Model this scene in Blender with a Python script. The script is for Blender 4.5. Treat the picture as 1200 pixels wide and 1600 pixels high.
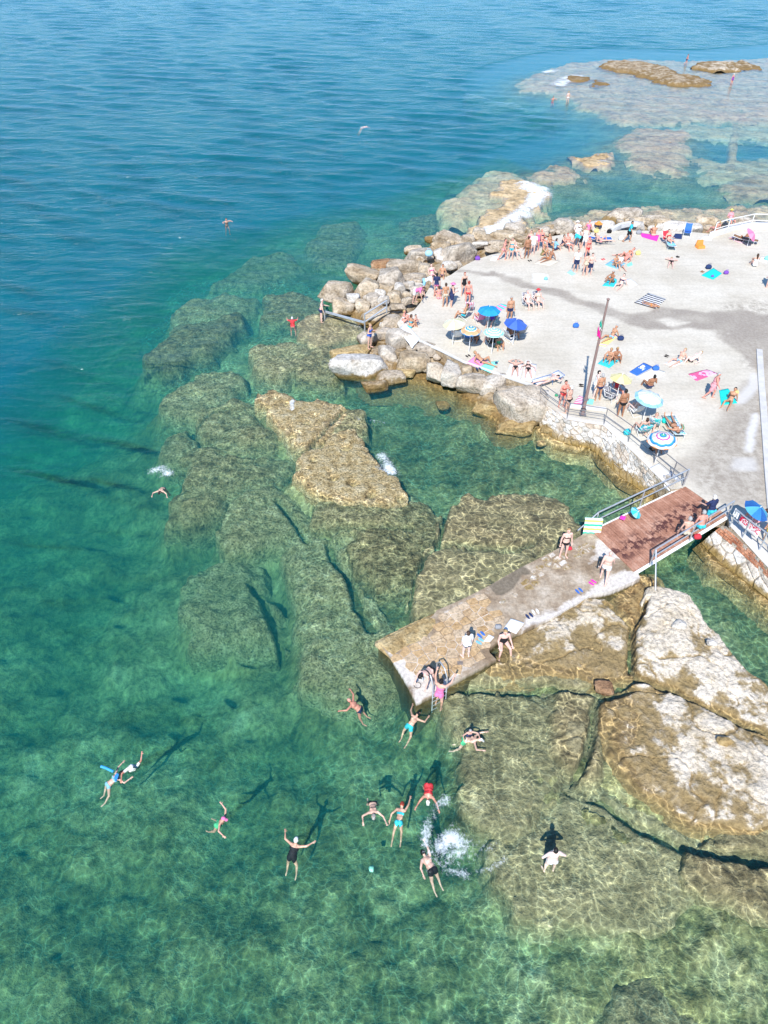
import bpy, bmesh, math, random
import numpy as np
from mathutils import Vector, Matrix, Euler

for _o in list(bpy.data.objects):
    bpy.data.objects.remove(_o)
scene = bpy.context.scene
C = scene.collection
R = math.radians

# ---------------------------------------------------------------- camera, sky, sun, exposure
CAM_H, CAM_PITCH, FOCAL_PX = 23.0, 42.0, 1110.0          # metres, degrees below the horizon, for a 1200x1600 frame
cam_data = bpy.data.cameras.new('camera')
cam = bpy.data.objects.new('camera', cam_data)
C.objects.link(cam)
cam.location = (0, 0, CAM_H)
cam.rotation_euler = (R(90 - CAM_PITCH), 0, 0)
cam_data.sensor_fit = 'VERTICAL'
cam_data.sensor_height = 24.0
cam_data.lens = 24.0 * FOCAL_PX / 1600.0
cam_data.clip_start = 0.5
cam_data.clip_end = 9000
scene.camera = cam

SUN_EL, SHADOW_AZ = 46.0, 14.7                            # shadows run away from the camera, a little to +x
world = bpy.data.worlds.new('World')
scene.world = world
world.use_nodes = True
wn = world.node_tree.nodes
wl = world.node_tree.links
bg = wn['Background']
sky = wn.new('ShaderNodeTexSky')
sky.sky_type = 'NISHITA'
sky.sun_disc = False
sky.sun_elevation = R(SUN_EL)
sky.sun_rotation = R(180 + SHADOW_AZ)
sky.altitude = 10
sky.air_density = 1.2
sky.dust_density = 0.0
sky.ozone_density = 10.0
wl.new(sky.outputs[0], bg.inputs[0])
bg.inputs[1].default_value = 0.15

sun_data = bpy.data.lights.new('sun', 'SUN')
sun_data.energy = 4.6
sun_data.angle = R(0.5)
sun_data.color = (1.0, 0.965, 0.91)
sun = bpy.data.objects.new('sun', sun_data)
C.objects.link(sun)
_sd = Vector((math.sin(R(SHADOW_AZ)) * math.cos(R(SUN_EL)), math.cos(R(SHADOW_AZ)) * math.cos(R(SUN_EL)), -math.sin(R(SUN_EL))))
sun.rotation_euler = _sd.to_track_quat('-Z', 'Y').to_euler()
sun.location = (-20, -60, 80)

scene.view_settings.view_transform = 'Standard'
scene.view_settings.look = 'None'
scene.view_settings.gamma = 1.0
scene.view_settings.use_curve_mapping = False
scene.view_settings.exposure = 0.5
scene.render.engine = 'CYCLES'
scene.cycles.use_denoising = True
scene.cycles.max_bounces = 4
scene.cycles.diffuse_bounces = 2
scene.cycles.glossy_bounces = 2
scene.cycles.transmission_bounces = 4
scene.cycles.transparent_max_bounces = 10
scene.cycles.volume_bounces = 0
scene.cycles.caustics_reflective = False
scene.cycles.caustics_refractive = False
scene.cycles.sample_clamp_indirect = 4.0

# ---------------------------------------------------------------- helpers
_th = R(CAM_PITCH)
_FW = np.array([0, math.cos(_th), -math.sin(_th)])
_UP = np.array([0, math.sin(_th), math.cos(_th)])
ZONES = {'A': (480, 320, 4), 'B': (760, 320, 5.4545), 'C': (980, 320, 5.4545), 'D': (680, 440, 5.4545), 'E': (840, 520, 5.4545),
         'F': (980, 520, 5.4545), 'G': (860, 720, 3.5294), 'H': (580, 860, 3.5294), 'I': (520, 1060, 4.615), 'J': (540, 1190, 4.615),
         'K': (120, 1140, 3.158), 'L': (780, 1220, 3.75), 'M': (900, 900, 3.81), 'N': (220, 440, 3), 'O': (780, 50, 2.857),
         'P': (420, 580, 2.4), 'Q': (240, 560, 2.963), 'S': (600, 1300, 2), 'T': (560, 600, 2.857), 'U': (660, 1040, 4), 'X': (0, 0, 1),
         'g': (900, 740, 6.667), 'w': (1060, 740, 8), 'b': (600, 520, 4.615), 'v': (830, 580, 4.8), 'r': (480, 380, 6), 's': (640, 320, 5.4545), 't': (840, 310, 3.333)}


def px(zone, u, v):
    x0, y0, s = ZONES[zone]
    return x0 + u / s, y0 + v / s


def ground(zone, u, v, z=0.0):
    """survey: the point of the horizontal plane at height z seen at that spot of the photograph"""
    x, y = px(zone, u, v)
    d = _FW * FOCAL_PX + np.array([1.0, 0, 0]) * (x - 600) - _UP * (y - 800)
    t = (z - CAM_H) / d[2]
    return Vector((d[0] * t, d[1] * t, z))


def m_per_px(p):
    """metres per photograph pixel, across the line of sight, at a point"""
    return ((p[1] * _FW[1]) + (p[2] - CAM_H) * _FW[2]) / FOCAL_PX


def tag(o, label=None, cat=None, group=None, kind=None):
    if label: o['label'] = label
    if cat: o['category'] = cat
    if group: o['group'] = group
    if kind: o['kind'] = kind
    return o


def empty(name, loc=(0, 0, 0), rz=0.0):
    o = bpy.data.objects.new(name, None)
    o.empty_display_size = 0.2
    o.location = loc
    o.rotation_euler = (0, 0, rz)
    C.objects.link(o)
    return o


def mesh_obj(name, me, mat=None, parent=None, loc=None, rot=None, scale=None):
    o = bpy.data.objects.new(name, me)
    C.objects.link(o)
    if mat is not None and not me.materials:
        me.materials.append(mat)
    if parent is not None: o.parent = parent
    if loc is not None: o.location = loc
    if rot is not None: o.rotation_euler = rot
    if scale is not None: o.scale = scale
    return o


def set_mat(o, mat, slot=0):
    """material on the object, so that copies share one mesh"""
    o.material_slots[slot].link = 'OBJECT'
    o.material_slots[slot].material = mat


def from_pydata(name, v, f, smooth=False):
    me = bpy.data.meshes.new(name)
    me.from_pydata([tuple(map(float, a)) for a in v], [], [tuple(map(int, a)) for a in f])
    me.update()
    if smooth:
        me.polygons.foreach_set('use_smooth', [True] * len(me.polygons))
    return me


def from_arrays(name, verts, quads, smooth=True):
    """fast mesh from numpy arrays; quads is (n,4)"""
    me = bpy.data.meshes.new(name)
    n, m = len(verts), len(quads)
    k = quads.shape[1]
    me.vertices.add(n)
    me.vertices.foreach_set('co', np.asarray(verts, np.float32).ravel())
    me.loops.add(m * k)
    me.loops.foreach_set('vertex_index', np.asarray(quads, np.int32).ravel())
    me.polygons.add(m)
    me.polygons.foreach_set('loop_start', np.arange(0, m * k, k, dtype=np.int32))
    me.polygons.foreach_set('use_smooth', np.full(m, smooth))
    me.update(calc_edges=True)
    me.validate()
    return me


def add_attr(me, name, values):
    a = me.attributes.new(name, 'FLOAT', 'POINT')
    a.data.foreach_set('value', np.asarray(values, np.float32))


# numpy value noise
def _hash(ix, iy, seed):
    h = (ix.astype(np.int64) * 374761393 + iy.astype(np.int64) * 668265263 + seed * 144269504) & 0x7fffffff
    h = ((h ^ (h >> 13)) * 1274126177) & 0x7fffffff
    h = (h ^ (h >> 16)) & 0xffff
    return h / 65535.0


def vnoise(x, y, seed=0):
    x = np.asarray(x, float); y = np.asarray(y, float)
    ix = np.floor(x); iy = np.floor(y)
    fx = x - ix; fy = y - iy
    fx = fx * fx * fx * (fx * (fx * 6 - 15) + 10); fy = fy * fy * fy * (fy * (fy * 6 - 15) + 10)
    a = _hash(ix, iy, seed); b = _hash(ix + 1, iy, seed); c = _hash(ix, iy + 1, seed); d = _hash(ix + 1, iy + 1, seed)
    return (a + (b - a) * fx) * (1 - fy) + (c + (d - c) * fx) * fy


def fbm(x, y, seed=0, octaves=4, lac=2.03, gain=0.5):
    t = 0.0; amp = 1.0; s = 0.0
    for k in range(octaves):
        t = t + amp * (vnoise(x, y, seed + 17 * k) - 0.5); s += amp
        x = np.asarray(x) * lac + 3.1; y = np.asarray(y) * lac + 1.7; amp *= gain
    return t / s * 2.0


def cellular(x, y, seed=0):
    """F1, F2 and a random value of the nearest cell"""
    ix = np.floor(x); iy = np.floor(y)
    f1 = np.full(x.shape, 9.0); f2 = np.full(x.shape, 9.0); rid = np.zeros(x.shape)
    for dx in (-1, 0, 1):
        for dy in (-1, 0, 1):
            cx, cy = ix + dx, iy + dy
            jx = cx + _hash(cx, cy, seed); jy = cy + _hash(cx, cy, seed + 5)
            d = np.hypot(x - jx, y - jy)
            v = _hash(cx, cy, seed + 9)
            near = d < f1
            f2 = np.where(near, f1, np.minimum(f2, d))
            rid = np.where(near, v, rid)
            f1 = np.where(near, d, f1)
    return f1, f2, rid


def poly_sd(x, y, poly):
    """signed distance to a polygon, positive inside"""
    d = np.full(x.shape, 1e9); inside = np.zeros(x.shape, bool)
    n = len(poly)
    for i in range(n):
        x0, y0 = poly[i]; x1, y1 = poly[(i + 1) % n]
        ex, ey = x1 - x0, y1 - y0
        L = ex * ex + ey * ey + 1e-12
        t = np.clip(((x - x0) * ex + (y - y0) * ey) / L, 0, 1)
        d = np.minimum(d, np.hypot(x - x0 - t * ex, y - y0 - t * ey))
        cross = (y0 <= y) != (y1 <= y)
        with np.errstate(divide='ignore', invalid='ignore'):
            xi = x0 + (y - y0) * ex / (ey if abs(ey) > 1e-12 else 1e-12)
        inside ^= cross & (x < xi)
    return np.where(inside, d, -d)


def line_dist(x, y, pts):
    d = np.full(x.shape, 1e9)
    for (x0, y0), (x1, y1) in zip(pts[:-1], pts[1:]):
        ex, ey = x1 - x0, y1 - y0
        t = np.clip(((x - x0) * ex + (y - y0) * ey) / (ex * ex + ey * ey + 1e-12), 0, 1)
        d = np.minimum(d, np.hypot(x - x0 - t * ex, y - y0 - t * ey))
    return d


def smoothstep(a, b, x):
    t = np.clip((x - a) / (b - a), 0, 1)
    return t * t * (3 - 2 * t)


# ---------------------------------------------------------------- material helpers
class NT:
    """small wrapper for building node trees"""
    def __init__(self, name):
        self.mat = bpy.data.materials.new(name)
        self.mat.use_nodes = True
        self.t = self.mat.node_tree
        self.bsdf = self.t.nodes['Principled BSDF']
        self.out = self.t.nodes['Material Output']

    def n(self, kind, **kw):
        nd = self.t.nodes.new(kind)
        for k, v in kw.items():
            if k in ('inputs',):
                for i, val in v.items(): nd.inputs[i].default_value = val
            else:
                setattr(nd, k, v)
        return nd

    def l(self, a, b):
        self.t.links.new(a, b)

    def pos(self, scale=(1, 1, 1), rot=(0, 0, 0), obj=False):
        src = self.n('ShaderNodeTexCoord').outputs['Object'] if obj else self.n('ShaderNodeNewGeometry').outputs['Position']
        m = self.n('ShaderNodeMapping')
        m.inputs['Scale'].default_value = scale
        m.inputs['Rotation'].default_value = rot
        self.l(src, m.inputs['Vector'])
        return m.outputs[0]

    def noise(self, vec, scale, detail=4, rough=0.55, dist=0.0):
        nd = self.n('ShaderNodeTexNoise')
        nd.inputs['Scale'].default_value = scale; nd.inputs['Detail'].default_value = detail
        nd.inputs['Roughness'].default_value = rough; nd.inputs['Distortion'].default_value = dist
        if vec is not None: self.l(vec, nd.inputs['Vector'])
        return nd.outputs['Fac']

    def noise2(self, vec, scale, detail=4, rough=0.55, dist=0.0):
        out = self.noise(vec, scale, detail, rough, dist)
        out.node.noise_dimensions = '2D'
        return out

    def voro(self, vec, scale, feature='F1', rnd=1.0, smooth=None):
        nd = self.n('ShaderNodeTexVoronoi')
        nd.feature = feature
        nd.inputs['Scale'].default_value = scale; nd.inputs['Randomness'].default_value = rnd
        if vec is not None: self.l(vec, nd.inputs['Vector'])
        return nd

    def ramp(self, fac, stops, interp='LINEAR'):
        nd = self.n('ShaderNodeValToRGB')
        cr = nd.color_ramp
        cr.interpolation = interp
        while len(cr.elements) < len(stops): cr.elements.new(0.5)
        for e, (p, c) in zip(cr.elements, stops):
            e.position = p
            e.color = (c, c, c, 1) if isinstance(c, (int, float)) else (*c, 1)
        if fac is not None: self.l(fac, nd.inputs[0])
        return nd.outputs[0]

    def mix(self, fac, a, b, mode='MIX'):
        nd = self.n('ShaderNodeMix')
        nd.data_type = 'RGBA'; nd.blend_type = mode
        for sock, val in ((0, fac), (6, a), (7, b)):
            if isinstance(val, bpy.types.NodeSocket): self.l(val, nd.inputs[sock])
            elif isinstance(val, (int, float)): nd.inputs[sock].default_value = val if sock == 0 else (val, val, val, 1)
            else: nd.inputs[sock].default_value = (*val, 1)
        return nd.outputs[2]

    def math(self, op, a, b=0.0, c=0.0, clamp=False):
        nd = self.n('ShaderNodeMath')
        nd.operation = op; nd.use_clamp = clamp
        for i, val in enumerate((a, b, c)):
            if isinstance(val, bpy.types.NodeSocket): self.l(val, nd.inputs[i])
            else: nd.inputs[i].default_value = val
        return nd.outputs[0]

    def attr(self, name):
        nd = self.n('ShaderNodeAttribute')
        nd.attribute_name = name
        return nd

    def bump(self, height, strength=0.5, dist=0.05, normal=None):
        nd = self.n('ShaderNodeBump')
        nd.inputs['Strength'].default_value = strength; nd.inputs['Distance'].default_value = dist
        self.l(height, nd.inputs['Height'])
        if normal is not None: self.l(normal, nd.inputs['Normal'])
        return nd.outputs[0]

    def finish(self, color=None, rough=0.8, normal=None, spec=0.3, metal=0.0):
        b = self.bsdf
        if color is not None:
            if isinstance(color, bpy.types.NodeSocket): self.l(color, b.inputs['Base Color'])
            else: b.inputs['Base Color'].default_value = (*color, 1)
        if isinstance(rough, bpy.types.NodeSocket): self.l(rough, b.inputs['Roughness'])
        else: b.inputs['Roughness'].default_value = rough
        b.inputs['Specular IOR Level'].default_value = spec
        b.inputs['Metallic'].default_value = metal
        if normal is not None: self.l(normal, b.inputs['Normal'])
        return self.mat


_simple = {}


def plain(name, col, rough=0.7, var=0.12, scale=6.0, spec=0.3, metal=0.0, bump=0.0):
    """a solid colour with a little dirt and unevenness"""
    key = (name,)
    if key in _simple: return _simple[key]
    t = NT(name)
    v = t.pos(obj=True)
    nz = t.noise(v, scale, 4)
    c = t.mix(t.ramp(nz, [(0.3, 0.0), (0.75, 1.0)]), tuple(x * (1 - var) for x in col), tuple(min(1, x * (1 + var)) for x in col))
    nrm = t.bump(t.noise(v, scale * 4, 3), bump, 0.02) if bump else None
    _simple[key] = t.finish(c, rough, nrm, spec, metal)
    return _simple[key]
# ---------------------------------------------------------------- reefs: outlines surveyed from the photograph
REEFS = [  # zone, outline, height of the top, material, relief, label
    ('Q', [(45, 180), (110, 160), (180, 110), (240, 60), (330, 60), (385, 90), (370, 140), (330, 180), (250, 215), (215, 265), (130, 250), (60, 225)], -.6, 'reef', .2, 'ragged submerged reef just seaward of the round yellowish reef'),
    ('Q', [(225, 290), (270, 230), (330, 210), (400, 190), (450, 215), (440, 240), (490, 290), (545, 350), (530, 385), (420, 390), (310, 375), (260, 335)], -.42, 'reef', .2, 'round yellowish weedy reef left of the golden rock with a wave breaking on it'),
    ('Q', [(480, 140), (540, 130), (600, 155), (650, 180), (760, 175), (830, 205), (878, 240), (860, 280), (800, 330), (740, 390), (660, 370), (600, 330), (560, 285), (510, 230)], .05, 'gold', .1, 'golden rock just above water with a small white splash on top'),
    ('Q', [(885, 240), (970, 240), (945, 310), (880, 340), (800, 345), (840, 300)], -.1, 'reef', .1, 'small dark wedge of reef between the two golden rocks'),
    ('Q', [(760, 400), (810, 350), (880, 330), (940, 325), (965, 390), (1020, 450), (1110, 520), (1170, 570), (1190, 650), (1110, 670), (1000, 650), (860, 640), (770, 620), (690, 570), (630, 530), (690, 460), (720, 430)], .06, 'gold', .1, 'large triangular golden rock with dark tide pools, lapped by a wave'),
    ('Q', [(45, 400), (90, 345), (130, 345), (150, 400), (130, 460), (70, 440)], -.9, 'reef', .2, 'small sunken rock near the swimmer kicking up spray'),
    ('Q', [(165, 450), (220, 420), (270, 410), (360, 415), (480, 410), (540, 440), (650, 450), (620, 490), (540, 540), (400, 600), (330, 640), (220, 700), (110, 710), (110, 660), (160, 600), (190, 520)], -.65, 'reef', .25, 'broken weedy reef beside the swimmer kicking up spray'),
    ('Q', [(370, 690), (440, 620), (540, 590), (600, 640), (680, 720), (700, 780), (610, 820), (500, 830), (370, 850), (340, 780)], -.7, 'reef', .2, 'sunken reef at the head of the narrow green channel'),
    ('Q', [(770, 690), (860, 645), (1000, 665), (1190, 690), (1190, 770), (1000, 760), (900, 765), (770, 740)], -.3, 'reef', .15, 'narrow weedy ledge under the foot of the large triangular golden rock'),
    ('Q', [(620, 850), (700, 800), (800, 790), (840, 870), (900, 960), (960, 1080), (1010, 1180), (1060, 1230), (1040, 1320), (1130, 1480), (1000, 1540), (880, 1530), (720, 1390), (700, 1200), (680, 1020)], -.75, 'reef', .22, 'long weedy reef running from the green channel to the tip of the pier'),
    ('Q', [(890, 800), (1000, 772), (1190, 778), (1190, 990), (1050, 1010), (980, 950), (910, 860)], -.45, 'reef', .2, 'mottled reef below the narrow weedy ledge'),
    ('Q', [(150, 1040), (200, 980), (280, 945), (390, 920), (440, 935), (490, 1010), (530, 1080), (560, 1180), (570, 1270), (480, 1330), (330, 1330), (200, 1290), (130, 1200)], -1.5, 'reef', .25, 'deep rounded reef on the seaward side of the narrow green channel'),
    ('Q', [(695, 1460), (740, 1420), (830, 1410), (880, 1470), (850, 1550), (760, 1570), (700, 1530)], -2.0, 'reef', .2, 'sunken boulder off the corner of the pier, above the swimmer on a diagonal'),
    ('T', [(390, 590), (440, 540), (510, 515), (560, 545), (640, 520), (780, 500), (870, 520), (940, 590), (975, 650), (890, 680), (840, 740), (720, 725), (540, 715), (420, 695), (390, 660)], -.1, 'flat', .13, 'rounded brown reef barely awash in the pool behind the pier'),
    ('T', [(250, 850), (310, 760), (400, 722), (540, 738), (700, 748), (770, 720), (820, 770), (650, 850), (560, 910), (440, 970), (350, 1010), (260, 1000), (240, 920)], -.2, 'flat', .1, 'rippled yellow brown slab under water along the back of the pier'),
    ('T', [(10, 560), (150, 560), (260, 540), (360, 600), (335, 700), (250, 820), (120, 870), (0, 760)], -.35, 'reef', .18, 'weedy reef between the triangular golden rock and the rippled slab'),
    ('U', [(170, 210), (330, 150), (600, 155), (900, 165), (1015, 190), (1015, 480), (950, 620), (740, 760), (740, 860), (600, 970), (520, 1030), (420, 960), (330, 910), (290, 760), (290, 600), (330, 480), (240, 300)], -.42, 'flat', .13, 'wide brown slab under water in front of the pier, beside the splash'),
    ('U', [(170, 150), (400, 20), (600, 50), (800, 40), (1000, 60), (1090, 100), (1020, 140), (900, 118), (700, 112), (400, 98)], -.18, 'flat', .1, 'thin submerged ledge between the pier and the dark crack'),
    ('L', [(430, 40), (520, 60), (640, 110), (780, 200), (900, 270), (1030, 330), (1115, 385), (1090, 500), (1040, 640), (950, 710), (800, 740), (560, 740), (350, 760), (150, 720), (60, 560), (90, 380), (130, 310), (230, 240), (320, 200), (420, 150)], -.5, 'flat', .12, 'large rounded slab under water where the person stands waist deep'),
    ('L', [(520, 20), (660, 20), (900, 60), (1190, 210), (1190, 300), (1080, 255), (950, 225), (850, 180), (720, 110), (640, 70)], -.75, 'reef', .2, 'dark weedy trough rock between the rounded slab and the pale rock'),
    ('S', [(980, 90), (1040, 60), (1190, -40), (1260, 20), (1260, 200), (1190, 230), (1100, 215), (1010, 170)], -.12, 'flat', .2, 'brown rock barely awash at the right edge below the pale rock'),
    ('S', [(570, 600), (640, 550), (720, 560), (780, 610), (760, 680), (620, 690)], -1.1, 'reef', .12, 'dark sunken rock at the bottom edge, left of the lit one'),
    ('S', [(770, 610), (790, 500), (850, 480), (920, 510), (965, 570), (1010, 640), (900, 690), (790, 680)], -.85, 'flat', .12, 'lit brown sunken rock at the bottom edge of the view'),
    ('S', [(790, 310), (830, 290), (870, 310), (875, 350), (820, 360)], -.9, 'reef', .15, 'small round sunken rock below the large rounded slab'),
    ('N', [(45, 330), (110, 270), (170, 205), (300, 190), (440, 140), (460, 160), (410, 200), (390, 240), (320, 320), (240, 350), (150, 390), (60, 370)], -.75, 'reef', .22, 'long leaf shaped reef furthest out in the dark blue water'),
    ('N', [(140, 150), (230, 90), (400, 50), (520, 60), (530, 110), (460, 135), (300, 175), (160, 190)], -1.0, 'reef', .22, 'dimmer sunken reef just behind the long leaf shaped reef'),
    ('N', [(600, 60), (720, 40), (850, 90), (820, 150), (700, 165), (600, 150)], -.6, 'reef', .2, 'sunken reef behind the bather in red trunks'),
    ('N', [(540, 310), (650, 270), (760, 290), (810, 300), (780, 350), (700, 400), (640, 430), (540, 380)], -.3, 'reef', .18, 'weedy brown reef in front of the bather in red trunks'),
    ('N', [(740, 180), (860, 140), (1000, 190), (1040, 240), (900, 270), (840, 280), (760, 240)], -.1, 'flat', .1, 'brown ledge awash at the foot of the grey handrail'),
    ('N', [(760, 370), (850, 290), (900, 310), (900, 400), (920, 450), (750, 430)], -.25, 'reef', .15, 'weedy reef touching the ochre boulder'),
    ('X', [(330, 445), (400, 400), (450, 395), (470, 420), (400, 445)], -1.5, 'reef', .25, 'faint sunken reef offshore of the leaf shaped reefs'),
    ('X', [(480, 380), (510, 350), (555, 345), (570, 375), (540, 410), (490, 410)], -1.2, 'reef', .25, 'faint sunken reef off the rusty brown boulder'),
    ('X', [(640, 345), (700, 330), (690, 370), (650, 385)], -1.0, 'reef', .25, 'faint sunken reef off the bag left on the rocks'),
    ('X', [(735, 290), (790, 268), (815, 280), (790, 300), (770, 330), (715, 345), (700, 330)], -.35, 'far', .2, 'pale submerged apron of the rock where the wave breaks'),
    ('X', [(785, 287), (825, 281), (848, 298), (842, 318), (810, 345), (770, 366), (735, 372), (760, 342), (790, 318)], .08, 'far', .12, 'low pale rock tongue with white surf down its side'),
    ('X', [(850, 350), (930, 333), (1030, 325), (1100, 328), (1190, 322), (1300, 325), (1300, 350), (1000, 352), (900, 367)], -.15, 'far', .2, 'shallow rock shelf along the far edge of the terrace'),
    ('O', [(100, 220), (180, 180), (330, 140), (480, 120), (700, 125), (1000, 130), (1400, 95), (1400, 390), (1060, 400), (900, 385), (790, 400), (690, 400), (560, 400), (470, 350), (400, 340), (330, 300), (240, 270), (120, 260)], -.17, 'far', .18, 'broad pale reef flat far out with bathers standing on it'),
    ('O', [(830, 415), (1000, 425), (1200, 410), (1400, 410), (1400, 470), (1100, 480), (850, 470)], -.5, 'far', .2, 'dim pale reef band across the straight sunken strip'),
    ('O', [(840, 545), (1000, 590), (1200, 560), (1400, 560), (1400, 640), (1000, 655), (880, 610)], -.5, 'far', .2, 'dim pale reef at the right edge, off the far handrail'),
    ('O', [(540, 500), (620, 430), (800, 440), (820, 480), (800, 620), (640, 600), (600, 540)], -.12, 'far', .15, 'pale reef patch off the broad reef flat, nearer the terrace'),
    ('O', [(470, 150), (520, 125), (650, 130), (750, 145), (760, 165), (830, 185), (930, 205), (920, 220), (800, 225), (700, 200), (600, 175), (520, 160)], .38, 'gold', .25, 'long brown rock standing out of the far reef flat'),
    ('O', [(885, 150), (920, 130), (1010, 125), (1040, 140), (1040, 160), (960, 165)], .35, 'gold', .2, 'brown rock far out beside the outermost standing bather'),
    ('O', [(1050, 140), (1080, 125), (1125, 140), (1125, 152), (1060, 155)], .3, 'gold', .2, 'small brown rock at the right end of the far reef flat'),
    ('O', [(310, 205), (380, 195), (388, 212), (330, 217)], .18, 'gold', .15, 'small brown rock with surf beside it on the far reef flat'),
    ('O', [(410, 225), (450, 212), (470, 230), (430, 236)], .12, 'gold', .12, 'little brown rock between the surf and the long brown rock'),
    ('O', [(360, 555), (440, 540), (480, 530), (492, 545), (470, 580), (400, 585)], .12, 'far', .15, 'lone pale rock with foam in the blue gap before the reef flat'),
    ('O', [(160, 640), (300, 600), (340, 620), (310, 650), (200, 660)], -.12, 'far', .15, 'pale rock awash behind the low rock tongue with surf'),
    ('O', [(1030, 690), (1100, 650), (1190, 640), (1400, 660), (1400, 730), (1060, 725)], -.3, 'far', .15, 'pale shallow patch behind the parasol at the far edge'),
]
REEFS = [(zn, pts, zt - (.22 if mt == 'reef' and zt < -.35 else 0), mt, rel, lab) for zn, pts, zt, mt, rel, lab in REEFS]
REEF_XY = [([tuple(ground(zn, u, v, zt)[:2]) for u, v in pts], zt) for zn, pts, zt, mt, rel, lab in REEFS]

# straight cracks and channels that cut the slabs: zone, line, half width, floor
CHANNELS = [('X', [(690, 1078), (740, 1070), (800, 1073), (870, 1073), (905, 1080), (960, 1072), (1000, 1068), (1050, 1085), (1100, 1110), (1150, 1133), (1210, 1160), (1300, 1200)], .17, -.8),
            ('X', [(1000, 1068), (986, 1055), (986, 1010), (985, 985), (965, 965), (945, 950)], .15, -.7), ('X', [(986, 985), (1003, 965), (1008, 945)], .1, -.6),
            ('X', [(938, 1080), (928, 1110), (925, 1150), (915, 1185), (895, 1225)], .2, -.8), ('X', [(895, 1228), (920, 1232), (960, 1255), (1000, 1285), (1040, 1300), (1080, 1322), (1130, 1335), (1230, 1350)], .16, -1.0),
            ('Q', [(565, 600), (640, 680), (705, 775)], .16, -1.5), ('Q', [(815, 795), (840, 880), (920, 980), (950, 1080), (1015, 1190)], .2, -1.6), ('Q', [(735, 400), (800, 335), (880, 250)], .12, -.9),
            ('Q', [(440, 925), (490, 1000), (530, 1080), (560, 1180), (575, 1290)], .2, -2.0), ('T', [(395, 545), (378, 600), (370, 660), (345, 725), (430, 706), (560, 728), (720, 738), (775, 712)], .13, -.9),
            ('T', [(340, 725), (300, 760), (250, 850), (235, 960)], .12, -.9), ('Q', [(760, 760), (900, 768), (1000, 764), (1190, 775)], .12, -1.0), ('Q', [(300, 395), (430, 400), (560, 392)], .15, -1.6), ('Q', [(190, 275), (250, 220), (340, 195)], .15, -1.8)]
CHANNEL_XY = [([tuple(ground(zn, u, v, -.2)[:2]) for u, v in pts], w_, dz) for zn, pts, w_, dz in CHANNELS]

# ---------------------------------------------------------------- sea bed, water
BED = [  # zone x, zone y, height: soundings read off the colour of the water
    (0, 5, -13), (300, 5, -13), (600, 5, -13), (900, 5, -12), (1190, 5, -9), (0, 200, -11), (300, 200, -11), (600, 200, -9), (760, 130, -8),
    (850, 200, -4.5), (960, 250, -3), (1100, 180, -2.5), (1100, 290, -1.9), (1190, 300, -1.6), (900, 310, -2.4), (1000, 310, -1.8),
    (100, 400, -7.5), (350, 330, -8), (560, 280, -6.5), (680, 300, -3.2), (500, 420, -2.4), (300, 420, -4.5), (180, 480, -5), (200, 600, -4.8),
    (60, 600, -6.5), (60, 720, -6), (30, 850, -4.5), (180, 850, -4.4), (100, 950, -4.2), (240, 800, -3.2), (330, 520, -2.6), (440, 560, -1.8), (640, 400, -1.6),
    (60, 1100, -3.8), (300, 1100, -3.6), (460, 950, -3.0), (470, 1060, -3.3), (600, 1130, -3.3), (350, 700, -1.9), (550, 600, -1.7),
    (650, 680, -1.7), (760, 690, -1.25), (800, 720, -1.2), (900, 780, -1.2), (580, 850, -1.6), (680, 950, -1.2), (640, 1000, -1.7), (750, 1000, -1.0),
    (600, 1010, -1.3), (630, 1075, -1.5), (655, 1105, -1.7), (700, 1085, -1.0), (690, 1200, -3.0), (740, 1300, -2.8), (450, 1200, -3.5), (400, 1300, -3.1), (200, 1400, -2.9), (600, 1400, -2.5), (800, 1450, -1.9), (1000, 1450, -1.0),
    (1150, 1450, -.8), (900, 1580, -1.4), (1150, 1580, -1.0), (600, 1590, -2.2), (300, 1590, -2.5), (20, 1590, -2.7), (20, 1250, -3.3), (1100, 950, -1.3), (1190, 1030, -1.4),
    (985, 1040, -0.4), (1050, 1090, -0.4), (930, 1150, -0.5), (940, 1100, -.45), (960, 1200, -.5), (880, 1250, -0.7), (1100, 1300, -0.5), (1190, 1350, -0.5), (1000, 1260, -.55), (1150, 1130, -.4), (1000, 600, -0.8), (1150, 600, -0.8), (900, 480, -0.8)]
_bed = []
for (bx, by, bz) in BED:
    p = ground('X', bx, by, bz)
    _bed.append((p.x, p.y, bz))
_bed = np.array(_bed)


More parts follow.
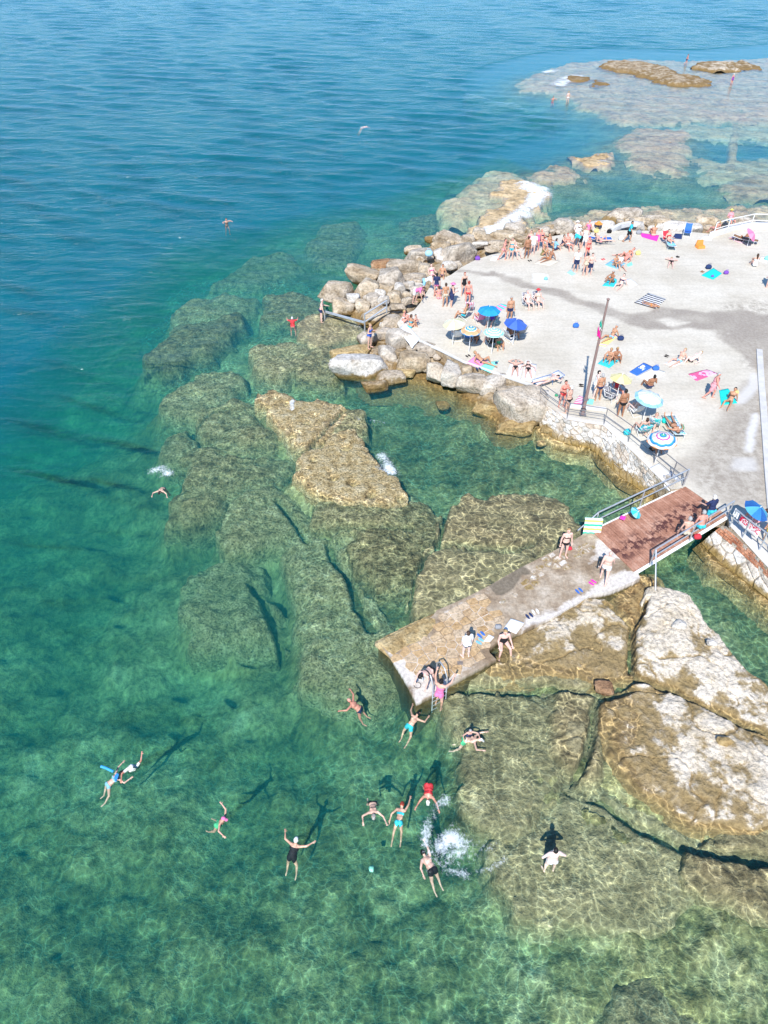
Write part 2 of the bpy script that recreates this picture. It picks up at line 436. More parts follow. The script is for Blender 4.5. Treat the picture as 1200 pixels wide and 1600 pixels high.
def bed_height(x, y, rough=True):
    x = np.asarray(x, float); y = np.asarray(y, float)
    num = 0.0; den = 0.0
    for bx, by, bz in _bed:
        d2 = (x - bx) ** 2 + (y - by) ** 2
        w = 1.0 / (d2 + 0.02 * (by * 0.25) ** 2 + 0.4) ** 1.7
        num = num + w * bz; den = den + w
    z = num / den
    for poly, zt in REEF_XY:                                 # the bed climbs to the foot of each reef
        P = np.array(poly); far_ = P[:, 1].mean() > 50 and P[:, 0].mean() > 12; lo, hi = P.min(0) - (9 if far_ else 4), P.max(0) + (9 if far_ else 4)
        m = (x > lo[0]) & (x < hi[0]) & (y > lo[1]) & (y < hi[1])
        if m.any():
            sd = poly_sd(x[m], y[m], poly)
            z[m] = np.maximum(z[m], np.where(sd > (-9 if far_ else -4), min(zt, -.1) - (.35 if far_ else .8) - (.22 if far_ else 1.1) * np.maximum(0, -sd), -99))
    for pts, w_, dz in CHANNEL_XY:
        P = np.array(pts); lo, hi = P.min(0) - 2, P.max(0) + 2
        m = (x > lo[0]) & (x < hi[0]) & (y > lo[1]) & (y < hi[1])
        if m.any():
            z[m] = np.minimum(z[m], np.where(line_dist(x[m], y[m], pts) < w_ + .35, dz, 0))
    if rough:
        dep = np.clip(-z, 0.5, 4)
        z = z + 0.22 * dep ** 0.5 * fbm(x * 0.35, y * 0.35, 3, 4)
        f1, f2, rid = cellular(x * 1.25 + 0.6 * fbm(x, y, 8, 2), y * 1.25 + 0.6 * fbm(x, y, 9, 2), 4)
        z = z + 0.26 * np.clip(1 - (f1 / 0.62) ** 2, 0, 1) * (0.2 + rid)
        f1, f2, rid = cellular(x * 3.1, y * 3.1, 14)
        z = z + 0.07 * np.clip(1 - (f1 / 0.65) ** 2, 0, 1) * (0.3 + rid)
    return np.minimum(z, -0.12)


def fan_grid(nx, ny, y0, y1, far=True):
    """rows spaced with distance, columns fanned out; the sheet runs on to the horizon"""
    k = np.linspace(0, 1, ny)
    ys = y0 + 30.0 * (np.exp(k * math.log((y1 - y0) / 30.0 + 1)) - 1)
    half = 14 + 0.72 * ys
    extra = np.array([y1 * 1.5, y1 * 2.5, y1 * 6, 4000.0]) if far else np.array([])
    ys = np.concatenate([[-300.0, -40.0], ys, extra])
    half = np.concatenate([[300.0, 60.0], half, 14 + 0.72 * extra + np.array([0, 100, 800, 2000.0])[:len(extra)]])
    us = np.linspace(-1, 1, nx)
    us = np.concatenate([[-6.0, -2.0], us, [2.0, 6.0]])
    X = us[None, :] * half[:, None]; Y = np.repeat(ys[:, None], len(us), 1)
    ny2, nx2 = X.shape
    i = np.arange(ny2 * nx2).reshape(ny2, nx2)
    q = np.stack([i[:-1, :-1].ravel(), i[:-1, 1:].ravel(), i[1:, 1:].ravel(), i[1:, :-1].ravel()], 1)
    return X.ravel(), Y.ravel(), q, (ny2, nx2)


def seabed_material():
    t = NT('seabed_rock_and_weed')
    v = t.pos()
    tone = t.attr('tone').outputs['Fac']
    c = t.ramp(tone, [(0.0, (0.015, 0.022, 0.014)), (0.25, (0.06, 0.075, 0.03)), (0.5, (0.18, 0.185, 0.08)), (0.72, (0.32, 0.31, 0.16)), (1.0, (0.55, 0.52, 0.34))])
    rc = t.ramp(tone, [(0.1, (0.06, 0.055, 0.024)), (0.4, (0.2, 0.175, 0.075)), (0.6, (0.36, 0.31, 0.14)), (0.9, (0.52, 0.46, 0.26))])
    c = t.mix(t.attr('prox').outputs['Fac'], c, rc)
    nz = t.noise2(v, 4.5, 4, 0.7)
    c = t.mix(1.0, c, t.ramp(nz, [(0.3, 0.5), (0.7, 1.4)]), 'MULTIPLY')
    nb = t.bump(nz, 0.8, 0.15)
    return t.finish(c, 0.95, nb, 0.1)


def water_material():
    t = NT('sea_water')
    t.t.nodes.remove(t.bsdf)
    v = t.pos()
    # the long wavelets are in the mesh; here only the fine ripple on them, crests roughly across the view
    m2 = t.n('ShaderNodeMapping'); m2.inputs['Rotation'].default_value = (0, 0, R(12)); m2.inputs['Scale'].default_value = (0.42, 1.0, 1)
    t.l(v, m2.inputs[0])
    rip = t.noise2(m2.outputs[0], 2.4, 2.5, 0.42, 0.3)
    calm = t.attr('calm').outputs['Fac']          # sheltered water behind the reefs and the pier
    h = t.math('MULTIPLY', rip, t.math('SUBTRACT', 1.0, t.math('MULTIPLY', calm, 0.74)))
    nrm = t.bump(h, 1.0, 0.17)
    fres = t.n('ShaderNodeFresnel'); fres.inputs['IOR'].default_value = 1.333
    m3 = t.n('ShaderNodeMapping'); m3.inputs['Rotation'].default_value = (0, 0, R(-8)); m3.inputs['Scale'].default_value = (0.36, 1.0, 1); t.l(v, m3.inputs[0])
    chop = t.math('MULTIPLY', t.noise2(m3.outputs[0], 1.1, 4, 0.6, 0.3), t.attr('open').outputs['Fac'])
    t.l(t.bump(chop, 1.0, 0.14), fres.inputs['Normal'])
    gl = t.n('ShaderNodeBsdfGlossy'); gl.inputs['Roughness'].default_value = 0.2; gl.inputs['Color'].default_value = (0.78, 0.92, 1.0, 1); t.l(t.bump(chop, 1.0, 0.4, nrm), gl.inputs['Normal'])
    # caustic light painted into the transparent colour as a cell net, stronger over shallow bed
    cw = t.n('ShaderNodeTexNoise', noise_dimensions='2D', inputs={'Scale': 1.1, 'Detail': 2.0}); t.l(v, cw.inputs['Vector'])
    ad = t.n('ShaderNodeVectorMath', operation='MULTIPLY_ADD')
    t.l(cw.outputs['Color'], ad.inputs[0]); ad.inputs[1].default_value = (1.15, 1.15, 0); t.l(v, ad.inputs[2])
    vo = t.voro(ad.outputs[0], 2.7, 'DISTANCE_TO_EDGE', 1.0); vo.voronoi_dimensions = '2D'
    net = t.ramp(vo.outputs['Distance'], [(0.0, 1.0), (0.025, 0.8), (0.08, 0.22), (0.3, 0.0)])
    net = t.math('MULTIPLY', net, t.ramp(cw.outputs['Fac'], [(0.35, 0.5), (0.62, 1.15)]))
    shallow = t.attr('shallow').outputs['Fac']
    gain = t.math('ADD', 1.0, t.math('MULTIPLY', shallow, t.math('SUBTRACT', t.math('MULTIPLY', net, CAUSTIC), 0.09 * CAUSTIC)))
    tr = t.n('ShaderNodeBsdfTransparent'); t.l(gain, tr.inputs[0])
    mx = t.n('ShaderNodeMixShader')
    t.l(fres.outputs[0], mx.inputs[0]); t.l(tr.outputs[0], mx.inputs[1]); t.l(gl.outputs[0], mx.inputs[2])
    t.l(mx.outputs[0], t.out.inputs['Surface'])
    ab = t.n('ShaderNodeVolumeAbsorption'); ab.inputs['Color'].default_value = (0.0, 0.86, 0.76, 1); ab.inputs['Density'].default_value = 0.20
    sc = t.n('ShaderNodeVolumeScatter'); sc.inputs['Color'].default_value = (0.03, 0.64, 0.74, 1); sc.inputs['Density'].default_value = 0.086
    sc.inputs['Anisotropy'].default_value = 0.0
    va = t.n('ShaderNodeAddShader'); t.l(ab.outputs[0], va.inputs[0]); t.l(sc.outputs[0], va.inputs[1])
    t.l(va.outputs[0], t.out.inputs['Volume'])
    return t.mat


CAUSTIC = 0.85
gx, gy, gq, _ = fan_grid(330, 480, 1.0, 190.0)
gz = bed_height(gx, gy)
_wx = gx + 0.9 * fbm(gx * 0.7, gy * 0.7, 31, 2); _wy = gy + 0.9 * fbm(gx * 0.7, gy * 0.7, 32, 2)
_f1, _f2, _rid = cellular(_wx * 0.95, _wy * 0.95, 33)
tone = 0.54 + 0.20 * (_rid - 0.5) + 0.24 * fbm(gx * 0.5, gy * 0.5, 34, 5, gain=0.62) + 0.15 * fbm(gx * 0.12, gy * 0.12, 35, 3)
tone = tone - 0.16 * smoothstep(0.12, 0.0, _f2 - _f1) + 0.10 * np.clip(1 - _f1 / 0.5, 0, 1)
tone = tone - .06 * smoothstep(-.8, .8, poly_sd(gx, gy, [tuple(ground('X', a_, b_, -1.3)[:2]) for a_, b_ in ((560, 620), (640, 590), (740, 610), (840, 690), (930, 730), (1000, 780), (920, 830), (860, 790), (720, 780), (640, 760), (580, 700))]))
tone = tone - .1 * smoothstep(-.6, .6, poly_sd(gx, gy, [tuple(ground('X', a_, b_, -1.2)[:2]) for a_, b_ in ((1000, 900), (1090, 860), (1250, 960), (1250, 1130), (1110, 990), (1060, 940))]))
prox = np.zeros(len(gx))
for poly, zt in REEF_XY:
    P = np.array(poly); lo, hi = P.min(0) - 4, P.max(0) + 4
    m = (gx > lo[0]) & (gx < hi[0]) & (gy > lo[1]) & (gy < hi[1])
    if m.any(): prox[m] = np.maximum(prox[m], .6 * smoothstep(-1.6, .4, poly_sd(gx[m], gy[m], poly) + .5 * fbm(gx[m], gy[m], 36, 3)))
for pts, w_, dz in CHANNEL_XY:
    cd_ = line_dist(gx, gy, pts)
    prox *= 1 - .85 * smoothstep(w_ + .3, w_, cd_)
    tone = tone - .12 * smoothstep(w_ + .3, w_, cd_)
sme = from_arrays('seabed', np.stack([gx, gy, gz], 1), gq)
add_attr(sme, 'tone', np.clip(tone, 0, 1)); add_attr(sme, 'prox', prox)
seabed = mesh_obj('seabed', sme, seabed_material())
tag(seabed, 'stony weed covered sea floor seen through the water', None, None, 'structure')

# water: a closed body, its top a sheet with the bed's depth known at each corner
wx, wy, wq, wshape = fan_grid(400, 640, 1.0, 230.0)
wdep = -bed_height(wx, wy, False)
calm_v = np.clip(smoothstep(4.2, 1.5, wdep), 0, 1) * (1 - 0.8 * smoothstep(32, 70, wy) * smoothstep(1.6, 3.0, wdep))
calm_v = np.where(wy > 60, calm_v * 1.15, calm_v)
_rw = random.Random(5)
_farw = smoothstep(22, 110, wy)
wz = np.zeros(len(wx))
for _k in range(34):                                      # a sea of many small wave trains, most of them coming towards the shore
    lam = 0.75 * (1.115 ** _k) if _k < 20 else 0.9 * (1.17 ** (_k - 20))
    ang = R(78 + _rw.gauss(0, 24))
    ph = _rw.uniform(0, 6.283)
    kx, ky = math.cos(ang) * 6.283 / lam, math.sin(ang) * 6.283 / lam
    s_ = kx * wx + ky * wy + ph + 1.1 * fbm(wx * 0.5 / lam, wy * 0.5 / lam, 50 + _k, 1)
    s_ = np.sin(s_)
    fade = np.clip(lam * 45.0 / np.maximum(wy, 1) / 1.6, 0, 1) if lam < 3 else 1.0
    wz += 0.0030 * lam ** 0.72 * (1 + (2.2 if lam < 3.5 else .5) * _farw) * (1 - (1 - np.abs(s_)) ** 1.0 * 0.25) * s_ * fade
wz *= (1 - 0.72 * calm_v) * (0.8 + 0.5 * fbm(wx * 0.05, wy * 0.05, 61, 3))
wz[(wy < 0) | (wy > 600)] = 0.0
n0 = len(wx)
idx = np.arange(n0).reshape(wshape)
loop = np.concatenate([idx[0, :], idx[1:, -1], idx[-1, -2::-1], idx[-2:0:-1, 0]])
low = np.stack([wx[loop], wy[loop], np.full(len(loop), -40.0)], 1)
wv = np.concatenate([np.stack([wx, wy, wz], 1), low, [[0, 100, -40.0]]])
k = np.arange(len(loop)); k2 = (k + 1) % len(loop)
side = np.stack([loop[k2], loop[k], n0 + k, n0 + k2], 1)
bot = np.stack([n0 + k2, n0 + k, np.full(len(k), n0 + len(loop)), np.full(len(k), n0 + len(loop))], 1)
wme = bpy.data.meshes.new('water')
_nq, _nb = len(wq) + len(side), len(bot)
wme.vertices.add(len(wv)); wme.vertices.foreach_set('co', wv.astype(np.float32).ravel())
_li = np.concatenate([wq.ravel(), side.ravel(), bot[:, [0, 2, 1]].ravel()]).astype(np.int32)
wme.loops.add(len(_li)); wme.loops.foreach_set('vertex_index', _li)
wme.polygons.add(_nq + _nb)
wme.polygons.foreach_set('loop_start', np.concatenate([np.arange(_nq) * 4, _nq * 4 + np.arange(_nb) * 3]).astype(np.int32))
wme.polygons.foreach_set('use_smooth', np.arange(_nq + _nb) < len(wq))
wme.update(calc_edges=True)
pad = np.full(len(wv) - n0, 6.0)
wd = np.concatenate([wdep, pad])
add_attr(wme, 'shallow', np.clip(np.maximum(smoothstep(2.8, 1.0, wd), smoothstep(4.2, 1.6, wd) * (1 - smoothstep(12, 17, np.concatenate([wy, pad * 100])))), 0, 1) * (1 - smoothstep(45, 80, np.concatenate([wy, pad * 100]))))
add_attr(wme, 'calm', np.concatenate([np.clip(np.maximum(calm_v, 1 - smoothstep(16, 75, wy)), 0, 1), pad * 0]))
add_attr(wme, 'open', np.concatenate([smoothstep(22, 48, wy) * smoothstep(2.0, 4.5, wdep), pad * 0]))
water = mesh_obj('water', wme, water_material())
tag(water, 'clear green and blue sea with small wavelets', None, None, 'structure')

# offshore the water is bluer: a second body of clear deep-water blue inside the sea, its landward face sloping
_near = [(-500, 900), (0, 800), (150, 640), (330, 470), (470, 400), (640, 340), (800, 270), (880, 318), (1100, 305), (1700, 300)]
_shift = [(-500, 640), (0, 600), (100, 500), (260, 380), (430, 340), (620, 300), (780, 240), (880, 285), (1100, 275), (1700, 270)]
rings_ = []
for pts, z_ in ((_shift, -.45), (_near, -7.0), (_near, -39.0)):
    rg = [tuple(ground('X', a, b, z_)) for a, b in pts]
    rings_.append(rg + [(3500.0, 3900.0, z_), (-3500.0, 3900.0, z_)])
n_ = len(rings_[0])
dv = [p for rg in rings_ for p in rg]
df = [tuple(range(n_)), tuple(range(3 * n_ - 1, 2 * n_ - 1, -1))]
for k_ in range(2):
    for i_ in range(n_):
        j_ = (i_ + 1) % n_
        df.append((k_ * n_ + i_, (k_ + 1) * n_ + i_, (k_ + 1) * n_ + j_, k_ * n_ + j_))
dt = NT('deep_water_blue')
dt.t.nodes.remove(dt.bsdf)
_ab = dt.n('ShaderNodeVolumeAbsorption'); _ab.inputs['Color'].default_value = (0.0, 0.50, 0.97, 1); _ab.inputs['Density'].default_value = 0.10
_sc = dt.n('ShaderNodeVolumeScatter'); _sc.inputs['Color'].default_value = (0.0, 0.24, 1.0, 1); _sc.inputs['Density'].default_value = 0.105; _sc.inputs['Anisotropy'].default_value = -0.18
_ad = dt.n('ShaderNodeAddShader'); dt.l(_ab.outputs[0], _ad.inputs[0]); dt.l(_sc.outputs[0], _ad.inputs[1]); dt.l(_ad.outputs[0], dt.out.inputs['Volume'])
_me = from_pydata('deep_water', dv, df)
_bm = bmesh.new(); _bm.from_mesh(_me); bmesh.ops.triangulate(_bm, faces=_bm.faces[:]); bmesh.ops.recalc_face_normals(_bm, faces=_bm.faces[:]); _bm.to_mesh(_me); _bm.free()
deep_water = mesh_obj('deep_water', _me, dt.mat)
tag(deep_water, 'deeper bluer water offshore', None, None, 'structure')
# ---------------------------------------------------------------- rock materials
def rock_material(name, stops, tide=None, fine=9.0, bump=0.9, mott=1.6, tide_top=0.45, dist=0.12, con=1.0):
    t = NT(name)
    v = t.pos()
    n1 = t.noise(v, mott, 6, 0.66)
    rnd = t.n('ShaderNodeObjectInfo').outputs['Random']
    k = t.math('ADD', n1, t.math('MULTIPLY', t.math('SUBTRACT', rnd, 0.5), 0.16))
    c = t.ramp(k, stops)
    n2 = t.noise(v, fine, 4, 0.7)
    c = t.mix(1.0, c, t.ramp(n2, [(0.5 - .22 / con, max(.15, 1 - .55 * con)), (0.5, 1.0), (0.5 + .25 / con, 1 + .38 * con)]), 'MULTIPLY')
    if tide:
        sep = t.n('ShaderNodeSeparateXYZ'); t.l(t.n('ShaderNodeNewGeometry').outputs['Position'], sep.inputs[0])
        zz = t.math('ADD', sep.outputs[2], t.math('MULTIPLY', t.math('SUBTRACT', n1, 0.5), 1.1))
        f = t.ramp(t.math('MULTIPLY', zz, 1.0), [(0.0, 1.0), (tide_top * 0.6, 0.85), (tide_top, 0.0)])
        tc = t.ramp(n2, [(0.3, tuple(x * 0.5 for x in tide)), (0.7, tide)])
        c = t.mix(f, c, tc)
    nb = t.bump(t.math('ADD', n2, t.math('MULTIPLY', n1, 1.5)), bump, dist)
    return t.finish(c, 0.92, nb, 0.15)


M_REEF = rock_material('weedy_reef_rock', [(0.26, (0.07, 0.07, 0.034)), (0.42, (0.25, 0.235, 0.115)), (0.56, (0.44, 0.405, 0.21)), (0.74, (0.62, 0.575, 0.35))], None, 9.0, 1.0, 2.4, dist=0.25, con=1.3)
M_GOLD = rock_material('golden_algae_rock', [(0.28, (0.07, 0.055, 0.025)), (0.40, (0.29, 0.21, 0.09)), (0.54, (0.52, 0.40, 0.20)), (0.74, (0.68, 0.58, 0.36))], None, 11.0, 1.0, 2.0, dist=0.2, con=1.35)
M_FLAT = rock_material('shallow_brown_slab', [(0.28, (0.09, 0.08, 0.045)), (0.45, (0.23, 0.2, 0.108)), (0.6, (0.335, 0.29, 0.16)), (0.8, (0.48, 0.42, 0.26))], None, 6.0, 0.9, 1.3, dist=0.15)
M_FAR = rock_material('pale_awash_reef', [(0.28, (0.25, 0.17, 0.085)), (0.5, (0.50, 0.365, 0.205)), (0.75, (0.68, 0.53, 0.33))], None, 1.6, 0.8, 0.5, dist=0.3)
M_PALE = rock_material('pale_limestone', [(0.3, (0.38, 0.295, 0.18)), (0.45, (0.53, 0.445, 0.325)), (0.58, (0.62, 0.54, 0.425)), (0.8, (0.70, 0.62, 0.505))], (0.36, 0.26, 0.12), 7.0, 0.8, 1.1, 0.2)
M_GREY = rock_material('grey_limestone', [(0.3, (0.25, 0.205, 0.155)), (0.5, (0.44, 0.38, 0.305)), (0.72, (0.6, 0.545, 0.465))], (0.3, 0.2, 0.08), 6.0, 0.8, 1.2, 0.4)
M_TAN = rock_material('tan_limestone', [(0.3, (0.25, 0.18, 0.105)), (0.5, (0.43, 0.34, 0.23)), (0.72, (0.59, 0.505, 0.39))], (0.28, 0.18, 0.07), 6.0, 0.8, 1.2, 0.4)
M_WHITE = rock_material('white_limestone', [(0.3, (0.33, 0.275, 0.21)), (0.45, (0.52, 0.475, 0.41)), (0.75, (0.68, 0.645, 0.59))], (0.38, 0.26, 0.1), 6.0, 0.7, 1.2, 0.3)
M_OCHRE = rock_material('ochre_rock', [(0.28, (0.20, 0.125, 0.05)), (0.5, (0.39, 0.275, 0.125)), (0.74, (0.56, 0.445, 0.25))], None, 7.0, 0.9, 1.8)
M_RUST = rock_material('rusty_brown_rock', [(0.28, (0.16, 0.085, 0.045)), (0.5, (0.34, 0.2, 0.11)), (0.74, (0.5, 0.36, 0.24))], None, 7.0, 0.9, 1.6)
M_BUFF = rock_material('buff_limestone', [(0.3, (0.26, 0.2, 0.13)), (0.5, (0.45, 0.375, 0.285)), (0.75, (0.62, 0.55, 0.455))], (0.32, 0.22, 0.1), 7.0, 0.9, 1.2, 0.35)
ROCKS = {'g': M_GREY, 't': M_TAN, 'w': M_WHITE, 'p': M_BUFF, 'o': M_OCHRE, 'r': M_RUST}


# ---------------------------------------------------------------- slabs and reefs: height fields with steep sides
def slab_rock(name, poly, ztop, mat, label=None, cat='reef', group=None, zbot=None, relief=0.12, side=0.35, seed=0, tilt=(0, 0), fine=1.0, warp=0.35, pits=0.0, grow=0.0, fissure=0.0, ledge=0.0):
    poly = np.array(poly, float)
    lo, hi = poly.min(0) - 1.0, poly.max(0) + 1.0
    cen = poly.mean(0)
    mpp = m_per_px((cen[0], cen[1], 0))
    st = max(0.07, 2.6 * mpp) * fine
    st = max(st, math.sqrt((hi[0] - lo[0]) * (hi[1] - lo[1]) / 60000.0))
    xs = np.arange(lo[0], hi[0], st); ys = np.arange(lo[1], hi[1], st * (1.0 if cen[1] < 40 else 1.6))
    X, Y = np.meshgrid(xs, ys)
    sc = 1.0 / max(1.0, mpp / 0.035) ** 0.6
    Xw = X + warp * fbm(X * 0.9 * sc, Y * 0.9 * sc, seed + 1, 4); Yw = Y + warp * fbm(X * 0.9 * sc, Y * 0.9 * sc, seed + 2, 4)
    sd = poly_sd(Xw, Yw, poly) + grow
    if cen[1] < 45:
        for pts, w_, dz in CHANNEL_XY:
            Pc = np.array(pts)
            if (Pc.max(0) > lo).all() and (Pc.min(0) < hi).all():
                sd = np.minimum(sd, line_dist(X + .12 * fbm(X * 2, Y * 2, 41, 3), Y + .12 * fbm(X * 2, Y * 2, 42, 3), pts) * 4 - w_ * 4.8)
    if zbot is None:
        zb = bed_height(X, Y, False) - 0.35
    else:
        zb = np.full(X.shape, zbot)
    top = ztop + tilt[0] * (X - cen[0]) + tilt[1] * (Y - cen[1])
    n = fbm(X * 0.55, Y * 0.55, seed + 3, 3)
    n2 = fbm(X * 2.1, Y * 2.1, seed + 4, 4, gain=0.62)
    rim = smoothstep(0.0, 0.5, sd)
    z = top + relief * (1.3 * n + 0.75 * n2) - relief * 1.2 * (1 - rim)
    if pits:
        f1, _, rid = cellular(X * 0.8, Y * 1.0, seed + 6)
        z = z - pits * np.clip(1 - f1 / (0.16 + 0.14 * rid), 0, 1) ** 0.7 * (rid > 0.5)
    # fissures
    cr = np.abs(fbm(X * 0.5, Y * 0.5, seed + 8, 3))
    z = z - (fissure or relief * 1.6) * smoothstep(0.045, 0.0, cr) * (ztop < 2)
    if fissure or ledge:
        cr2 = np.abs(fbm(X * 0.9 + 7, Y * 0.9 - 4, seed + 11, 3))
        z = z - .6 * (fissure or ledge) * smoothstep(0.05, 0.0, cr2)
    if ledge:                                                # broken bedding planes and chipped hollows
        b3 = fbm(X * 0.45 + 2, Y * 0.45, seed + 12, 4) * 4.0
        z = z + ledge * (np.floor(b3) + smoothstep(.8, 1.0, b3 - np.floor(b3)))
        f1, f2, rid = cellular(X * 1.3 + .8 * n2, Y * 1.3, seed + 13)
        z = z - ledge * .8 * (rid > .72) * smoothstep(.0, .12, f2 - f1)
        z = z + .035 * fbm(X * 6, Y * 6, seed + 14, 3)
    s = smoothstep(0.0, side, -sd)
    z = z * (1 - s) + zb * s
    keep = sd > -side * 1.15
    kq = keep[:-1, :-1] | keep[:-1, 1:] | keep[1:, 1:] | keep[1:, :-1]
    i = np.arange(X.size).reshape(X.shape)
    q = np.stack([i[:-1, :-1][kq], i[:-1, 1:][kq], i[1:, 1:][kq], i[1:, :-1][kq]], 1)
    used = np.unique(q)
    remap = np.zeros(X.size, int); remap[used] = np.arange(len(used))
    org = np.array([cen[0], cen[1], 0.0])
    V = np.stack([X.ravel(), Y.ravel(), z.ravel()], 1)[used] - org
    o = mesh_obj(name, from_arrays(name, V, remap[q]), mat, loc=tuple(org))
    if label: tag(o, label, cat, group)
    return o


def zpoly(zone, pts, z):
    return [tuple(ground(zone, u, v, z)[:2]) for u, v in pts]


REEF_MAT = {'reef': M_REEF, 'gold': M_GOLD, 'flat': M_FLAT, 'far': M_FAR}
for _i, (zn, pts, zt, mt, rel, lab) in enumerate(REEFS):
    mt = REEF_MAT[mt]
    if mt is M_GOLD and ground(zn, *pts[0], 0).y > 60: mt = M_TAN
    far = pts and ground(zn, *pts[0], 0).y > 60
    slab_rock('reef_rock', zpoly(zn, pts, zt), zt, mt, lab, 'reef', None, None, rel * (.8 if mt is M_REEF else .65), (0.35 if zt > -.3 else 0.6) * (4 if far else 1), 100 + 13 * _i, warp=0.55 if not far else 1.6, pits=0.5 if mt is M_GOLD and not far else 0.0, grow=(.3 if zt > -1.2 else .1) if mt is not M_GOLD else .0, fissure=.11)

# sunken concrete strip far out
_a, _b, _c, _d = (ground('O', u, v, -.3) for u, v in ((1010, 620), (1050, 620), (1082, 400), (1046, 400)))
strip = slab_rock('sunken_slab', [_a[:2], _b[:2], _c[:2], _d[:2]], -.4, M_FAR, 'straight pale sunken strip running out to the far reef', 'slab', None, None, .05, .2, 900, warp=.3)

# pale rock masses in front of the bridge
PALE_SLABS = [
    ('M', [(475, 105), (610, 145), (690, 215), (740, 300), (800, 345), (940, 520), (1060, 640), (1180, 760), (1260, 840), (1260, 960), (1143, 890), (1050, 880), (850, 800), (650, 700), (400, 610), (395, 560), (405, 450), (420, 340), (470, 230), (450, 170)], .28, M_PALE, .055, 'pale bare rock with a white stone on it, beside the bridge channel', (0.01, 0.035), .3),
    ('M', [(200, 780), (380, 725), (440, 735), (560, 745), (700, 805), (820, 860), (950, 930), (1143, 1030), (1260, 1100), (1260, 1420), (1143, 1400), (1050, 1440), (900, 1390), (700, 1380), (550, 1290), (430, 1220), (250, 1000), (190, 850)], .18, M_PALE, .06, 'pale rock with ochre algae and a bright green patch', (0.045, 0.0), .35),
    ('X', [(775, 1038), (818, 987), (870, 962), (915, 943), (945, 950), (975, 982), (986, 1010), (984, 1052), (940, 1050), (880, 1034), (810, 1040)], .10, M_PALE, .055, 'whitish rock with ochre algae along the front of the pier', (0.02, 0.035), .3),
    ('M', [(340, 130), (400, 20), (430, 90), (470, 120), (430, 200), (395, 290), (350, 260)], .15, M_OCHRE, .10, 'ochre brown rock wedge under the end of the bridge', (0, 0), .6),
    ('M', [(60, 1130), (55, 900), (60, 760), (-20, 740), (-60, 860), (-40, 1010), (0, 1080)], -.05, M_FLAT, .06, 'brown slab barely awash left of the straight crack', (0, 0), .5),
]
for _i, (zn, pts, zt, mt, rel, lab, tl, sd_) in enumerate(PALE_SLABS):
    slab_rock('shore_rock', zpoly(zn, pts, zt * 0.7), zt, mt, lab, 'rock', None, -.62, rel, sd_ * 1.3, 700 + 31 * _i, tilt=tl, warp=.22, fine=.7, ledge=.035, grow=.3)


# ---------------------------------------------------------------- boulders
_ico = {}


def ico(sub):
    if sub not in _ico:
        bm = bmesh.new()
        bmesh.ops.create_icosphere(bm, subdivisions=sub, radius=1.0)
        v = np.array([x.co[:] for x in bm.verts]); f = np.array([[x.index for x in fc.verts] for fc in bm.faces])
        bm.free()
        _ico[sub] = (v, f)
    return _ico[sub]


def boulder_mesh(seed, sub=4, cuts=16, rough=0.05, blocky=0.45):
    rr = random.Random(seed)
    v, f = ico(sub)
    r = np.full(len(v), 1.15)
    for k in range(cuts):
        if k < 6 and rr.random() < blocky * 2:       # faces of a rough block
            n = np.array([(1, 0, 0), (-1, 0, 0), (0, 1, 0), (0, -1, 0), (0, 0, 1), (0, 0, -1)][k], float) + np.array([rr.gauss(0, .22) for _ in range(3)])
            d = rr.uniform(.55, .78)
        else:
            n = np.array([rr.gauss(0, 1) for _ in range(3)]); d = rr.uniform(.6, .9)
        n /= np.linalg.norm(n)
        c = v @ n
        lim = np.where(c > 0.05, d / np.maximum(c, 0.05), 9)
        r = np.minimum(r, lim)
    p = v * r[:, None]
    nz = fbm(p[:, 0] * 2.2 + seed, p[:, 1] * 2.2 + p[:, 2] * 1.7, seed, 4) + fbm(p[:, 2] * 2.2 + seed, p[:, 0] * 1.9 - p[:, 1], seed + 3, 4)
    p = p * (1 + rough * nz)[:, None]
    return p, f


